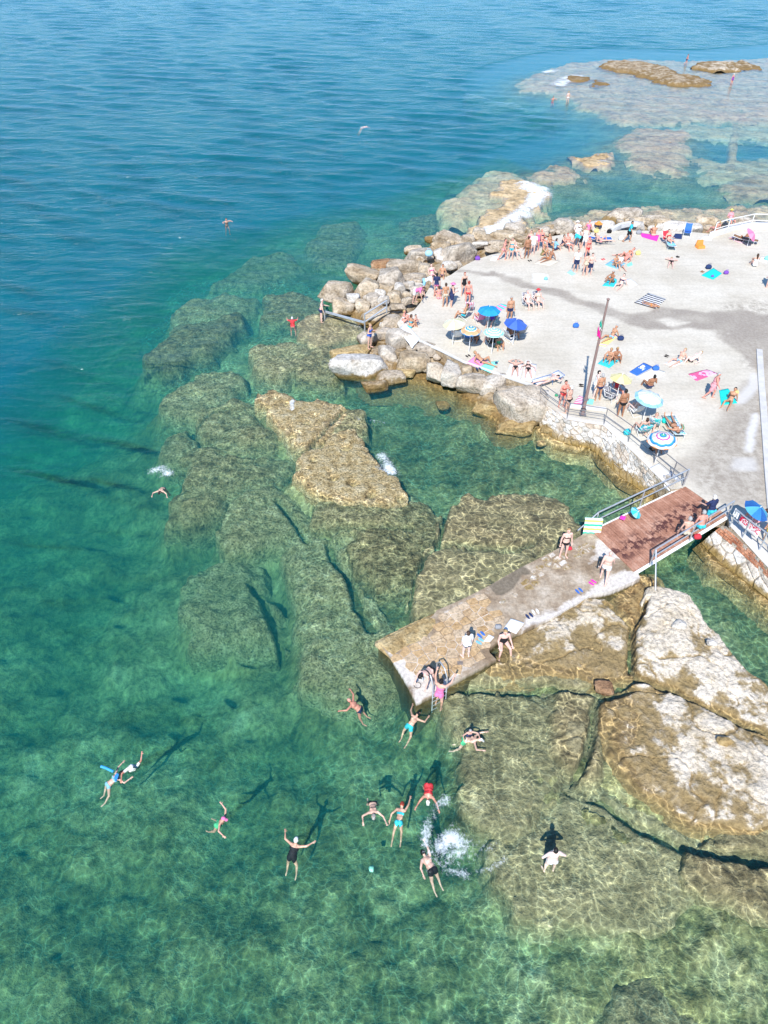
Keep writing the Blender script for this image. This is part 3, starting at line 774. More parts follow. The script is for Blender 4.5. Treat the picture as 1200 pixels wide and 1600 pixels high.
BOULDERS = [  # zone, centre, width, height in the view, height of centre, rock, label
    ('r', 525, 300, 240, 200, .8, 't', 'big tan grey block with a rusty seaward face at the outer corner of the rocks'),
    ('r', 270, 460, 250, 170, 1.0, 'p', 'pale rounded boulder at the seaward tip above the handrail'),
    ('r', 340, 610, 210, 170, .4, 't', 'smooth tan boulder right behind the grey handrail'),
    ('r', 435, 515, 100, 100, 1.2, 'w', 'small white boulder on top of the tip boulders'),
    ('r', 700, 195, 150, 100, .7, 'r', 'rusty brown boulder facing the open sea'),
    ('r', 780, 345, 260, 250, .9, 'g', 'large grey boulder with a white blaze'),
    ('r', 925, 235, 260, 150, 1.0, 'p', 'large pale lens shaped boulder lying on its side'),
    ('r', 570, 430, 190, 190, .9, 't', 'tan boulder tucked below the big tan grey block'),
    ('r', 610, 550, 120, 130, .9, 'g', None), ('r', 530, 590, 110, 120, .7, 't', None), ('r', 680, 475, 90, 80, 1.3, 'w', None),
    ('r', 715, 530, 90, 90, 1.3, 'w', None), ('r', 870, 410, 90, 100, 1.3, 'w', None), ('r', 1000, 320, 200, 100, 1.1, 'g', None),
    ('r', 1110, 250, 130, 120, 1.2, 't', None), ('r', 740, 430, 120, 100, 1.1, 't', None), ('r', 940, 540, 110, 80, 1.4, 'p', None),
    ('r', 820, 515, 110, 110, 1.2, 't', None), ('r', 840, 600, 130, 70, 1.3, 'p', None), ('r', 960, 400, 90, 70, 1.3, 'w', None), ('r', 930, 480, 80, 70, 1.3, 't', None), ('r', 1040, 440, 120, 90, 1.3, 'g', None),
    ('r', 640, 700, 240, 150, .2, 't', 'dark tan slab of rock under the bent handrail'),
    ('r', 800, 740, 170, 120, .9, 'p', None), ('r', 580, 905, 240, 160, .5, 'g', 'grey boulder where the person in the blue swimsuit stands'),
    ('r', 730, 850, 130, 110, .9, 'p', None), ('r', 840, 900, 200, 210, 1.0, 'g', 'upright grey boulder below the two people on white towels'),
    ('r', 755, 1045, 150, 200, .6, 'g', 'smooth grey boulder beside the big white topped block'),
    ('r', 862, 1115, 60, 90, .4, 'g', None), ('r', 995, 1120, 270, 180, .8, 't', 'large tan boulder slanting down to the water of the pool'),
    ('r', 925, 1222, 175, 120, .15, 'o', 'ochre wedge shaped boulder at the water line'),
    ('r', 775, 1265, 210, 100, .15, 'p', 'flat pale boulder lying in the water'),
    ('r', 640, 1338, 200, 110, -.05, 't', 'low tan boulder half under water, nearest of the rubble'),
    ('r', 515, 1160, 450, 220, .45, 'w', 'huge block with a cracked white top at the pool entrance'),
    ('r', 400, 1045, 400, 170, .2, 'o', 'broad ochre boulder behind the huge white topped block'),
    ('r', 655, 1065, 90, 60, .4, 'o', None), ('r', 1130, 990, 190, 120, 1.2, 'g', 'flat grey boulder against the white painted edge line'), ('r', 985, 990, 80, 55, 1.3, 'p', None),
    ('b', 370, 290, 120, 175, .9, 'p', 'tall pale boulder below the pink towel'), ('b', 485, 310, 125, 160, .9, 'g', 'grey brown pitted boulder below the pink towel'),
    ('b', 590, 275, 85, 120, 1.2, 't', None), ('b', 645, 372, 180, 140, .9, 'p', 'pale angular boulder below the mint towel'),
    ('b', 790, 385, 160, 165, .9, 'g', 'square grey block below the two sunbathers in white towels'),
    ('b', 985, 530, 290, 290, .75, 'p', 'biggest pale rounded boulder, bulging into the pool'),
    ('b', 1125, 520, 160, 190, .9, 'w', 'pale boulder joining the rubble wall below the railing'), ('b', 900, 425, 130, 90, 1.3, 'p', None),
    ('b', 740, 545, 190, 170, .1, 'o', 'ochre rock foot below the square grey block'), ('b', 950, 690, 260, 75, -.1, 'o', 'ochre rock foot under the biggest pale boulder'),
    ('b', 420, 520, 80, 60, -.5, 't', 'single brown stone lying on the pool floor'), ('b', 1130, 800, 85, 55, -.25, 'o', 'ochre stone in the shallows below the rubble wall'),
    ('b', 1170, 705, 75, 90, .1, 'o', None),
    ('s', 330, 300, 230, 130, .7, 'p', 'pale tan boulder on the seaward slope behind the big triangular one'), ('s', 430, 425, 240, 180, 1.2, 'g', 'big triangular grey boulder beside the draped clothes'),
    ('s', 240, 410, 85, 65, 1.2, 'w', None), ('s', 260, 360, 120, 80, .8, 't', None), ('s', 100, 440, 200, 120, .9, 'g', 'wide grey boulder with a bag left on it'),
    ('s', 590, 280, 120, 90, .7, 't', None), ('s', 590, 340, 110, 60, 1.2, 'w', None), ('s', 750, 335, 130, 70, 1.2, 'p', None), ('s', 840, 275, 190, 90, .7, 't', None),
    ('s', 890, 215, 190, 90, .3, 'g', None), ('s', 340, 525, 110, 75, 1.5, 'w', None), ('s', 400, 520, 70, 75, 1.3, 'p', None), ('s', 1080, 240, 130, 70, .8, 't', None),
    ('s', 1150, 215, 110, 65, .8, 'p', None), ('s', 500, 300, 90, 75, .9, 'p', None), ('s', 50, 390, 140, 70, .4, 't', None), ('s', 190, 290, 90, 60, .2, 't', None), ('s', 690, 380, 120, 60, 1.3, 'p', None), ('s', 960, 300, 100, 60, 1.0, 't', None),
    ('t', 130, 155, 90, 85, 1.0, 'g', 'split grey boulder at the far edge behind the crowd'), ('t', 70, 155, 65, 50, .9, 't', None), ('t', 40, 170, 50, 40, 1.1, 'p', None), ('t', 190, 148, 75, 50, .9, 't', None),
    ('t', 235, 142, 55, 45, .9, 'p', None), ('t', 330, 142, 115, 55, 1.1, 'w', 'pale mound at the far edge with an orange hat on top'), ('t', 430, 98, 150, 45, .2, 'g', None), ('t', 520, 122, 95, 40, .6, 't', None),
    ('t', 590, 112, 105, 45, .4, 'g', None), ('t', 645, 128, 85, 35, .7, 't', None), ('t', 890, 130, 105, 42, .7, 't', 'tan boulder at the far edge left of the far handrail'), ('t', 500, 147, 105, 38, 1.2, 'w', None), ('t', 700, 160, 130, 36, 1.3, 'w', None),
    ('t', 620, 158, 80, 34, 1.3, 'w', None), ('t', 800, 162, 110, 34, 1.3, 'w', None), ('t', 1080, 128, 90, 34, 1.1, 'w', None), ('t', 1160, 145, 100, 36, 1.2, 'w', None), ('t', 20, 190, 60, 40, 1.3, 't', None), ('t', 960, 135, 60, 34, .9, 'p', None),
    ('M', 170, 670, 90, 90, .1, 'r', 'single brown boulder sitting where the cracks cross'), ('M', 622, 290, 70, 62, .6, 'w', 'white stone lying on the pale bare rock'),
    ('M', 812, 400, 46, 36, .55, 'w', 'small white stone near the edge of the pale bare rock'), ('M', 890, 980, 100, 70, .5, 'o', 'ochre stone lying on the pale rock with algae'),
]
FILL = {'r': ('small rubble stone wedged among the boulders at the outer corner', 'rubble at the outer corner'), 'b': ('small stone wedged between boulders along the pool edge', 'rubble along the pool edge'),
        's': ('middling boulder in the pile on the seaward slope', 'boulders on the seaward slope'), 't': ('pale or tan boulder in the row along the far edge', 'boulders along the far edge')}


def place_boulder(i, zn, u, v, w, h, z, kind, label, group=None):
    z = z * .72 if z > 0 else z
    p = ground(zn, u, v, z)
    s = ZONES[zn][2]
    mpp = m_per_px(p)
    gk = 1.08 if kind == 'o' else 1.36
    W = w / s * mpp * gk; Hh = h / s * mpp * gk
    dep = math.atan2(CAM_H - z, p.y)
    ky, kz = 0.8, 0.7
    k = Hh / (ky * math.sin(dep) + kz * math.cos(dep))
    k = min(max(k, 0.55 * W), 1.5 * W)
    vv, ff = boulder_mesh(i * 7 + 3, 4 if i < 300 and w > 90 else 3, 16, 0.03 + 0.02 * (i % 3), 0.35 + .2 * (i % 2))
    vv = vv / np.abs(vv).max(0) * np.array([W / 2 * 1.06, k * ky / 2 * 1.12, k * kz / 2 * 1.15])
    me = from_arrays('boulder', vv, ff, smooth=True)
    o = mesh_obj('boulder', me, ROCKS[kind], loc=p, rot=(0, 0, ((i * 37) % 41 - 20) * .012))
    tag(o, label, 'boulder', group)
    return o


import re
KIND_WORD = {'g': 'grey', 't': 'tan', 'w': 'white', 'p': 'pale', 'o': 'ochre', 'r': 'rusty'}
NAMED, _seen = [], {}
for _i, (zn, u, v, w, h, z, kd, lab) in enumerate(BOULDERS):
    if lab:
        short = re.split(r' with | at the | where | lying | behind | below | under | facing | tucked | right | on | beside | against | slanting | joining |,| half | bulging | sitting | near | in the ', lab)[0]
        NAMED.append((ground(zn, u, v, z), short))


def fill_label(zn, u, v, w, z, kd):
    """a small stone is told apart by its colour, its size and the nearest big boulder"""
    p = ground(zn, u, v, z)
    wid = w / ZONES[zn][2] * m_per_px(p) * 1.26
    size = 'small' if wid < .62 else 'middling' if wid < 1.0 else 'sizeable'
    near = sorted(NAMED, key=lambda q: (q[0] - p).length)
    q = near[0]
    d = p - q[0]
    rel = ('right of' if d.x > 0 else 'left of') if abs(d.x) > abs(d.y) * .7 else ('behind' if d.y > 0 else 'in front of')
    lab = '%s %s stone %s the %s' % (size, KIND_WORD[kd], rel, q[1])
    g = FILL[zn][1]
    k_ = 1
    while lab in _seen and k_ < 6:                           # else say it by the next big boulder along
        q = near[k_]; d = p - q[0]; k_ += 1
        rel = ('right of' if d.x > 0 else 'left of') if abs(d.x) > abs(d.y) * .7 else ('behind' if d.y > 0 else 'in front of')
        lab = '%s %s stone a little way %s the %s' % (size, KIND_WORD[kd], rel, q[1])
    _seen[lab] = 1
    return lab, g


for _i, (zn, u, v, w, h, z, kd, lab) in enumerate(BOULDERS):
    if lab: place_boulder(_i, zn, u, v, w, h, z, kd, lab)
    else: place_boulder(_i, zn, u, v, w, h, z, kd, *fill_label(zn, u, v, w, z, kd))

# smaller pieces filling the pile
_rf = random.Random(77)
FILLINES = [('r', [(560, 520), (760, 400), (960, 330), (1060, 420)], 16, 70), ('r', [(520, 640), (760, 560), (900, 500), (1080, 480)], 14, 60), ('r', [(640, 800), (760, 780), (900, 800)], 7, 60), ('r', [(700, 960), (900, 1040), (1080, 1080), (1180, 1060)], 9, 60),
            ('s', [(60, 470), (250, 450), (480, 360), (700, 330), (960, 330)], 20, 55), ('s', [(180, 340), (420, 330), (640, 250), (1000, 260)], 12, 60), ('t', [(20, 165), (200, 160), (480, 125), (760, 145), (900, 150)], 22, 32), ('b', [(260, 220), (430, 260), (600, 330), (820, 330), (1000, 400)], 12, 60)]
_fi = 300
for zn, pts, cnt, sz in FILLINES:
    for k_ in range(cnt):
        f_ = (k_ + _rf.random()) / cnt * (len(pts) - 1); i_ = int(f_); f_ -= i_
        u = pts[i_][0] + (pts[i_ + 1][0] - pts[i_][0]) * f_ + _rf.gauss(0, .35) * sz; v = pts[i_][1] + (pts[i_ + 1][1] - pts[i_][1]) * f_ + _rf.gauss(0, .35) * sz
        s_ = sz * _rf.uniform(.7, 1.4)
        kd = _rf.choice('ggttpwp')
        place_boulder(_fi, zn, u, v, s_, s_ * _rf.uniform(.7, 1), _rf.uniform(.5, .95), kd, *fill_label(zn, u, v, s_, .6, kd))
        _fi += 1

# rock mass that the boulders lie on
BANK = [('r', 420, 620), ('r', 560, 240), ('r', 700, 170), ('r', 950, 160), ('s', 100, 380), ('s', 330, 250), ('s', 560, 240), ('s', 800, 250), ('s', 1080, 220), ('t', 70, 140), ('t', 150, 130), ('t', 330, 120), ('t', 560, 120), ('t', 760, 140), ('t', 900, 130), ('t', 1100, 125), ('t', 1300, 130),
        ('t', 1300, 190), ('t', 900, 190), ('t', 300, 190), ('t', 100, 220), ('s', 700, 440), ('s', 400, 570), ('r', 1100, 500), ('r', 1000, 700), ('r', 1200, 960), ('b', 600, 240), ('b', 1000, 380), ('v', 40, 180), ('v', 60, 300), ('b', 1100, 600), ('b', 900, 620), ('b', 700, 460), ('b', 480, 350), ('b', 300, 280), ('r', 900, 1150), ('r', 650, 1150), ('r', 560, 1000), ('r', 620, 800), ('r', 700, 730)]
slab_rock('rock_bank', [tuple(ground(z_, u, v, .4)[:2]) for z_, u, v in BANK], .45, M_TAN, 'tan rocky bank under the boulders around the terrace', 'bank', None, -1.6, .25, 1.0, 1500, warp=.4)
# ---------------------------------------------------------------- mesh builder for made things
class MB:
    def __init__(self):
        self.v = []; self.f = []

    def add(self, v, f):
        n = len(self.v)
        self.v += [tuple(map(float, a)) for a in v]
        self.f += [tuple(int(i) + n for i in q) for q in f]
        return self

    def box(self, c, s, rz=0.0, taper=1.0):
        x, y, z = s[0] / 2, s[1] / 2, s[2] / 2
        cr, sr = math.cos(rz), math.sin(rz)
        vs = []
        for dz in (-1, 1):
            k = taper if dz > 0 else 1.0
            for dx, dy in ((-1, -1), (1, -1), (1, 1), (-1, 1)):
                a, b = dx * x * k, dy * y * k
                vs.append((c[0] + a * cr - b * sr, c[1] + a * sr + b * cr, c[2] + dz * z))
        return self.add(vs, [(3, 2, 1, 0), (4, 5, 6, 7), (0, 1, 5, 4), (1, 2, 6, 5), (2, 3, 7, 6), (3, 0, 4, 7)])

    def tube(self, pts, r, n=8, caps=True):
        """round bar through the points; r may be a list"""
        pts = [Vector(p) for p in pts]
        rs = r if isinstance(r, (list, tuple)) else [r] * len(pts)
        vs, fs = [], []
        up = None
        for i, p in enumerate(pts):
            t = (pts[min(i + 1, len(pts) - 1)] - pts[max(i - 1, 0)])
            if t.length < 1e-6: t = Vector((0, 0, 1))
            t.normalize()
            if up is None:
                up = Vector((0, 0, 1)) if abs(t.z) < 0.9 else Vector((1, 0, 0))
            a = t.cross(up)
            if a.length < 1e-4: a = t.cross(Vector((1, 0, 0)))
            a.normalize(); b = a.cross(t).normalized()
            for k in range(n):
                th = 2 * math.pi * k / n
                vs.append(p + rs[i] * (math.cos(th) * a + math.sin(th) * b))
        for i in range(len(pts) - 1):
            for k in range(n):
                k2 = (k + 1) % n
                fs.append((i * n + k, i * n + k2, (i + 1) * n + k2, (i + 1) * n + k))
        if caps:
            fs.append(tuple(range(n))); fs.append(tuple((len(pts) - 1) * n + k for k in range(n - 1, -1, -1)))
        return self.add(vs, fs)

    def prism(self, poly, z0, z1):
        """outline (counter-clockwise) pulled up from z0 to z1"""
        n = len(poly)
        vs = [(p[0], p[1], z0) for p in poly] + [(p[0], p[1], z1) for p in poly]
        fs = [tuple(range(n - 1, -1, -1)), tuple(range(n, 2 * n))] + [(i, (i + 1) % n, n + (i + 1) % n, n + i) for i in range(n)]
        return self.add(vs, fs)

    def build(self, name, mat, parent=None, loc=None, rot=None, smooth=False):
        return mesh_obj(name, from_pydata(name, self.v, self.f, smooth), mat, parent, loc, rot)


def thing(name, label, cat, loc=(0, 0, 0), rz=0.0, group=None):
    return tag(empty(name, loc, rz), label, cat, group)


def ccw(poly):
    a = sum(p[0] * q[1] - q[0] * p[1] for p, q in zip(poly, poly[1:] + poly[:1]))
    return poly if a > 0 else poly[::-1]


def clip_half(poly, p, n):
    """keep the side of the line through p where n points away from"""
    out = []
    for a, b in zip(poly, poly[1:] + poly[:1]):
        da = (a[0] - p[0]) * n[0] + (a[1] - p[1]) * n[1]; db = (b[0] - p[0]) * n[0] + (b[1] - p[1]) * n[1]
        if da <= 0: out.append(a)
        if (da < 0) != (db < 0):
            t = da / (da - db)
            out.append((a[0] + t * (b[0] - a[0]), a[1] + t * (b[1] - a[1])))
    return out


def voronoi_cells(region_bbox, sites, gap):
    """cells of the sites, each drawn in by half the gap"""
    cells = []
    x0, y0, x1, y1 = region_bbox
    S = np.array(sites)
    for i, s in enumerate(sites):
        poly = [(x0, y0), (x1, y0), (x1, y1), (x0, y1)]
        d = np.hypot(S[:, 0] - s[0], S[:, 1] - s[1])
        for j in np.argsort(d)[1:14]:
            q = sites[j]
            nx, ny = q[0] - s[0], q[1] - s[1]
            L = math.hypot(nx, ny)
            if L < 1e-6: continue
            nx, ny = nx / L, ny / L
            poly = clip_half(poly, (s[0] + nx * (L / 2 - gap / 2), s[1] + ny * (L / 2 - gap / 2)), (nx, ny))
            if len(poly) < 3: break
        cells.append(poly)
    return cells


# ---------------------------------------------------------------- terrace
TZ = 1.15
TERRACE = [('X', 1420, 1065), ('w', 1120, 1170), ('w', 640, 650), ('X', 1137, 806), ('X', 1071, 760), ('X', 1060, 764), ('X', 1049, 765), ('v', 900, 745), ('v', 850, 690), ('v', 720, 565), ('v', 610, 470), ('v', 545, 405), ('v', 400, 385), ('v', 268, 362),
           ('v', 190, 300), ('v', 60, 212), ('X', 836, 604), ('X', 783, 587), ('X', 724, 565), ('X', 680, 543), ('X', 655, 532), ('X', 628, 520), ('X', 620, 505), ('X', 632, 492), ('X', 647, 485), ('X', 657, 473), ('X', 677, 439), ('X', 704, 430), ('X', 722, 417), ('X', 743, 406),
           ('X', 768, 398), ('X', 805, 391), ('X', 835, 380), ('X', 858, 370), ('X', 894, 364), ('X', 930, 363), ('X', 975, 360), ('X', 1032, 361), ('X', 1086, 363), ('X', 1116, 366), ('X', 1155, 354), ('X', 1200, 352), ('X', 1420, 352)]
terr_poly = [tuple(ground(z_, u, v, TZ)[:2]) for z_, u, v in TERRACE]


def terrace_material():
    t = NT('worn_pale_concrete')
    v = t.pos()
    n1 = t.noise2(v, 0.35, 5, 0.6)
    n2 = t.noise2(v, 6.0, 5, 0.7)
    c = t.ramp(n1, [(0.3, (0.525, 0.472, 0.378)), (0.5, (0.585, 0.532, 0.436)), (0.7, (0.635, 0.583, 0.487))])
    c = t.mix(1.0, c, t.ramp(n2, [(0.3, 0.86), (0.55, 1.0), (0.8, 1.07)]), 'MULTIPLY')
    streak = t.noise2(t.pos((0.25, 2.2, 1), (0, 0, R(-28))), 1.3, 4, 0.6)
    c = t.mix(1.0, c, t.ramp(streak, [(0.34, 0.93), (0.5, 1.0)]), 'MULTIPLY')
    dirt = t.attr('dirt').outputs['Fac']
    speck = t.ramp(t.noise2(v, 2.3, 6, 0.75), [(0.42, 0.0), (0.62, 1.0)])
    c = t.mix(t.math('MULTIPLY', dirt, speck, clamp=True), c, (0.30, 0.26, 0.205))
    wet = t.attr('wet').outputs['Fac']
    wc = t.ramp(n2, [(0.3, (0.27, 0.225, 0.175)), (0.7, (0.37, 0.32, 0.26))])
    c = t.mix(wet, c, wc)
    c = t.mix(t.attr('lime').outputs['Fac'], c, (0.65, 0.63, 0.595))
    rough = t.mix(wet, 0.9, 0.55)
    return t.finish(c, rough, t.bump(n2, 0.35, 0.02), 0.25)


def grid_in_polygon(poly, st, z):
    P = np.array(poly)
    lo, hi = P.min(0) - st, P.max(0) + st
    X, Y = np.meshgrid(np.arange(lo[0], hi[0] + st, st), np.arange(lo[1], hi[1] + st, st))
    sd = poly_sd(X, Y, poly)
    keep = sd > 0
    kq = keep[:-1, :-1] | keep[:-1, 1:] | keep[1:, 1:] | keep[1:, :-1]
    out = ~keep                                              # corners just outside go onto the outline
    xs, ys = X[out], Y[out]
    best = np.full(xs.shape, 1e9); bx = xs.copy(); by = ys.copy()
    for (x0, y0), (x1, y1) in zip(poly, poly[1:] + poly[:1]):
        ex, ey = x1 - x0, y1 - y0
        tt = np.clip(((xs - x0) * ex + (ys - y0) * ey) / (ex * ex + ey * ey + 1e-12), 0, 1)
        qx, qy = x0 + tt * ex, y0 + tt * ey
        d = np.hypot(xs - qx, ys - qy)
        m = d < best
        best = np.where(m, d, best); bx = np.where(m, qx, bx); by = np.where(m, qy, by)
    X[out] = bx; Y[out] = by
    i = np.arange(X.size).reshape(X.shape)
    q = np.stack([i[:-1, :-1][kq], i[:-1, 1:][kq], i[1:, 1:][kq], i[1:, :-1][kq]], 1)
    used = np.unique(q); rm = np.zeros(X.size, int); rm[used] = np.arange(len(used))
    return X.ravel()[used], Y.ravel()[used], rm[q]


tx, ty, tq = grid_in_polygon(terr_poly, 0.22, TZ)
tz = TZ + 0.02 * fbm(tx * 0.2, ty * 0.2, 71, 3)
# skirt down the outline
_e = {}
for q in tq.tolist():
    for a, b in zip(q, q[1:] + q[:1]):
        k_ = (min(a, b), max(a, b))
        _e[k_] = None if k_ in _e else (a, b)
_be = np.array([e for e in _e.values() if e])
_bv = np.unique(_be); _bm = {int(a): i for i, a in enumerate(_bv)}
tv = np.concatenate([np.stack([tx, ty, tz], 1), np.stack([tx[_bv], ty[_bv], np.full(len(_bv), -1.2)], 1)])
n_t = len(tx)
skirt = np.array([(b, a, n_t + _bm[int(a)], n_t + _bm[int(b)]) for a, b in _be])
tme = from_arrays('terrace', tv, np.concatenate([tq, skirt]), smooth=False)


def tpoly(zn, pts):
    return [tuple(ground(zn, u, v, TZ)[:2]) for u, v in pts]


ax, ay = tv[:, 0], tv[:, 1]
jx = ax + 0.55 * fbm(ax * 0.8, ay * 0.8, 81, 4); jy = ay + 0.55 * fbm(ax * 0.8, ay * 0.8, 82, 4)
wet = np.zeros(len(ax)); dirt = np.zeros(len(ax)); lime = np.zeros(len(ax))
for pts, w0 in (([(722, 423), (750, 427), (800, 436)], .35), ([(795, 437), (850, 452), (930, 478), (985, 498)], .75), ([(765, 425), (795, 433)], .3), ([(985, 498), (1060, 500), (1120, 505), (1200, 512)], 1.0), ([(1187, 500), (1200, 560)], 1.0)):
    d = line_dist(jx, jy, tpoly('X', pts))
    wet = np.maximum(wet, smoothstep(w0, w0 * 0.5, d) * .95)
C_WET = [[(0, 950), (150, 920), (300, 880), (560, 890), (800, 920), (1000, 900), (1120, 930), (1400, 900), (1400, 1180), (1100, 1130), (900, 1100), (700, 1080), (520, 1060), (300, 1060), (150, 1070), (0, 1010)]]
for pl in C_WET:
    wet = np.maximum(wet, smoothstep(-.15, .25, poly_sd(jx, jy, tpoly('C', pl))))
isl = smoothstep(-.1, .25, poly_sd(jx, jy, tpoly('C', [(230, 985), (330, 945), (560, 1015), (420, 1040)])))
wet = wet * (1 - isl)
wet = np.maximum(wet, smoothstep(-.15, .25, poly_sd(jx, jy, tpoly('F', [(800, 0), (1400, -40), (1400, 250), (1180, 330), (1140, 480), (1105, 330), (980, 200), (880, 120), (800, 60)]))))
wet = np.maximum(wet, .3 * smoothstep(-.2, .4, poly_sd(jx, jy, tpoly('F', [(640, 960), (830, 760), (1000, 600), (1150, 560), (1180, 1250), (640, 1250)]))) * (fbm(ax * .6, ay * .6, 83, 3) > -.15))
wet = np.maximum(wet, .5 * smoothstep(-.2, .4, poly_sd(jx, jy, tpoly('G', [(850, 20), (1010, 30), (1110, 140), (1040, 230), (960, 260), (830, 120)]))))
wet = np.maximum(wet, .62 * smoothstep(-.3, .5, poly_sd(jx, jy, tpoly('X', [(1040, 738), (1085, 700), (1120, 650), (1165, 590), (1230, 560), (1230, 812), (1140, 797), (1090, 765)]))))
dirt = np.maximum(dirt, smoothstep(-.5, .6, poly_sd(jx, jy, tpoly('F', [(600, 940), (850, 760), (1000, 560), (1200, 480), (1250, 1500), (600, 1350)]))))
dirt = np.maximum(dirt, .8 * smoothstep(-.5, .5, poly_sd(jx, jy, tpoly('C', [(800, 820), (1200, 800), (1300, 1000), (800, 950)]))))
dirt = np.maximum(dirt, .7 * smoothstep(-.5, .5, poly_sd(jx, jy, tpoly('F', [(800, -40), (1200, -60), (1200, 400), (1000, 300)]))))
dirt = np.maximum(dirt, .10)
lx = ax + .08 * fbm(ax * 2, ay * 2, 84, 3); ly = ay + .08 * fbm(ax * 2, ay * 2, 85, 3)
for pl in ([(385, 585), (530, 590), (525, 670), (395, 665)],):
    lime = np.maximum(lime, smoothstep(0, .08, poly_sd(lx, ly, tpoly('B', pl))))
for pl in ([(880, 1050), (1100, 1050), (1150, 1200), (850, 1180)],):
    lime = np.maximum(lime, .5 * smoothstep(0, .3, poly_sd(lx, ly, tpoly('F', pl))))
# pale limewashed rim along the wall
lime = np.maximum(lime, .75 * smoothstep(.5, .2, line_dist(lx, ly, tpoly('v', [(200, 330), (380, 390), (545, 410), (740, 590), (860, 720), (1000, 830)]))))
lime = np.maximum(lime, .8 * smoothstep(.7, .5, line_dist(lx, ly, tpoly('w', [(640, 690), (1120, 1190), (1500, 1550)]))))
lime = np.maximum(lime, .6 * smoothstep(.5, .2, line_dist(lx, ly, tpoly('G', [(1060, 640), (1500, 1100)]))))
lime = np.maximum(lime, .6 * smoothstep(.35, .15, line_dist(lx, ly, tpoly('F', [(1100, 370), (1085, 450), (950, 590)])) * .8))
lime = np.maximum(lime, .8 * smoothstep(.3, .1, line_dist(lx, ly, tpoly('F', [(1100, 700), (1060, 850), (1040, 990)]))))
wet = np.clip(wet * (.9 + .4 * fbm(ax * .9, ay * .9, 87, 4)), 0, 1)
add_attr(tme, 'wet', wet); add_attr(tme, 'dirt', dirt); add_attr(tme, 'lime', lime)
terrace = mesh_obj('terrace_pavement', tme, terrace_material())
tme.materials.append(M_TAN)
tme.polygons.foreach_set('material_index', (np.arange(len(tme.polygons)) >= len(tq)).astype(np.int32))
tag(terrace, 'pale concrete bathing terrace with dark wet stains', None, None, 'structure')

M_CEM = plain('white_cement', (0.62, 0.61, 0.59), 0.9, 0.08, 3.0, 0.2, bump=0.3)
M_CEM2 = plain('pale_cement', (0.54, 0.52, 0.49), 0.9, 0.15, 2.0, 0.2, bump=0.4)


def ribbon(name, pts, w, z0, z1, mat):
    """a kerb or strip along a polyline"""
    L, Rr = [], []
    for i, p in enumerate(pts):
        a = Vector(pts[max(i - 1, 0)][:2]); b = Vector(pts[min(i + 1, len(pts) - 1)][:2])
        d = (b - a).normalized(); n = Vector((-d.y, d.x))
        L.append((p[0] + n.x * w / 2, p[1] + n.y * w / 2)); Rr.append((p[0] - n.x * w / 2, p[1] - n.y * w / 2))
    mb = MB()
    for i in range(len(pts) - 1):
        mb.prism(ccw([L[i], Rr[i], Rr[i + 1], L[i + 1]]), z0, z1)
    return mb.build(name, mat)


def smooth_line(pts, n=4):
    out = []
    for a, b in zip(pts[:-1], pts[1:]):
        for k in range(n): out.append(tuple(np.array(a) + (np.array(b) - np.array(a)) * k / n))
    return out + [pts[-1]]


kerb = ribbon('kerb', [ground('F', u, v, TZ + .08) for u, v in ((1128, 140), (1145, 420), (1175, 800), (1205, 1200), (1240, 1600))], .34, TZ - .05, TZ + .09, M_CEM2)
tag(kerb, 'low pale kerb strip across the terrace at the right edge', None, None, 'structure')
rim = ribbon('edge_kerb', [ground('X', x_, y_, TZ + .05) for x_, y_ in ((655, 531), (672, 539), (690, 547), (724, 564), (755, 575), (783, 585), (836, 603))], .12, TZ - .05, TZ + .06, M_CEM)
tag(rim, 'thin white cement rim along the pool side of the terrace', None, None, 'structure')
ledge = ribbon('edge_kerb', [ground('E', u, v, TZ + .1) for u, v in ((280, 612), (420, 630), (585, 645))], .22, TZ - .05, TZ + .12, M_CEM)
tag(ledge, 'white cement step behind the railing at the flagpole', None, None, 'structure')
farr = ribbon('edge_kerb', [ground('t', u, v, TZ + .2) for u, v in ((385, 162), (430, 138), (480, 128), (520, 130))], .3, TZ - .05, TZ + .3, M_CEM)
tag(farr, 'curved white kerb at the far edge of the terrace', None, None, 'structure')
farw = ribbon('edge_kerb', [ground('t', u, v, TZ + .2) for u, v in ((905, 188), (980, 165), (1050, 140), (1120, 136), (1250, 140), (1400, 145))], .35, TZ - .05, TZ + .35, M_CEM)
tag(farw, 'low white kerb wall under the far handrail', None, None, 'structure')


# ---------------------------------------------------------------- rubble retaining walls: every stone a piece
def stone_mesh(poly, depth, bulge, rr):
    """irregular faced stone: outline in (s,t), rounded towards the front (+n)"""
    c = np.mean(np.array(poly), 0)
    n = len(poly)
    rings = []
    for k, (sh, d) in enumerate(((1.0, -depth), (1.0, bulge * 0.3), (0.80, bulge))):
        rings.append([(c[0] + (p[0] - c[0]) * sh, c[1] + (p[1] - c[1]) * sh, d + rr.uniform(-.012, .012)) for p in poly])
    vs = [p for r_ in rings for p in r_] + [(c[0], c[1], bulge * rr.uniform(.95, 1.15))]
    fs = []
    for k in range(2):
        for i in range(n):
            j = (i + 1) % n
            fs.append((k * n + i, k * n + j, (k + 1) * n + j, (k + 1) * n + i))
    for i in range(n): fs.append((2 * n + i, 2 * n + (i + 1) % n, 3 * n))
    return vs, fs


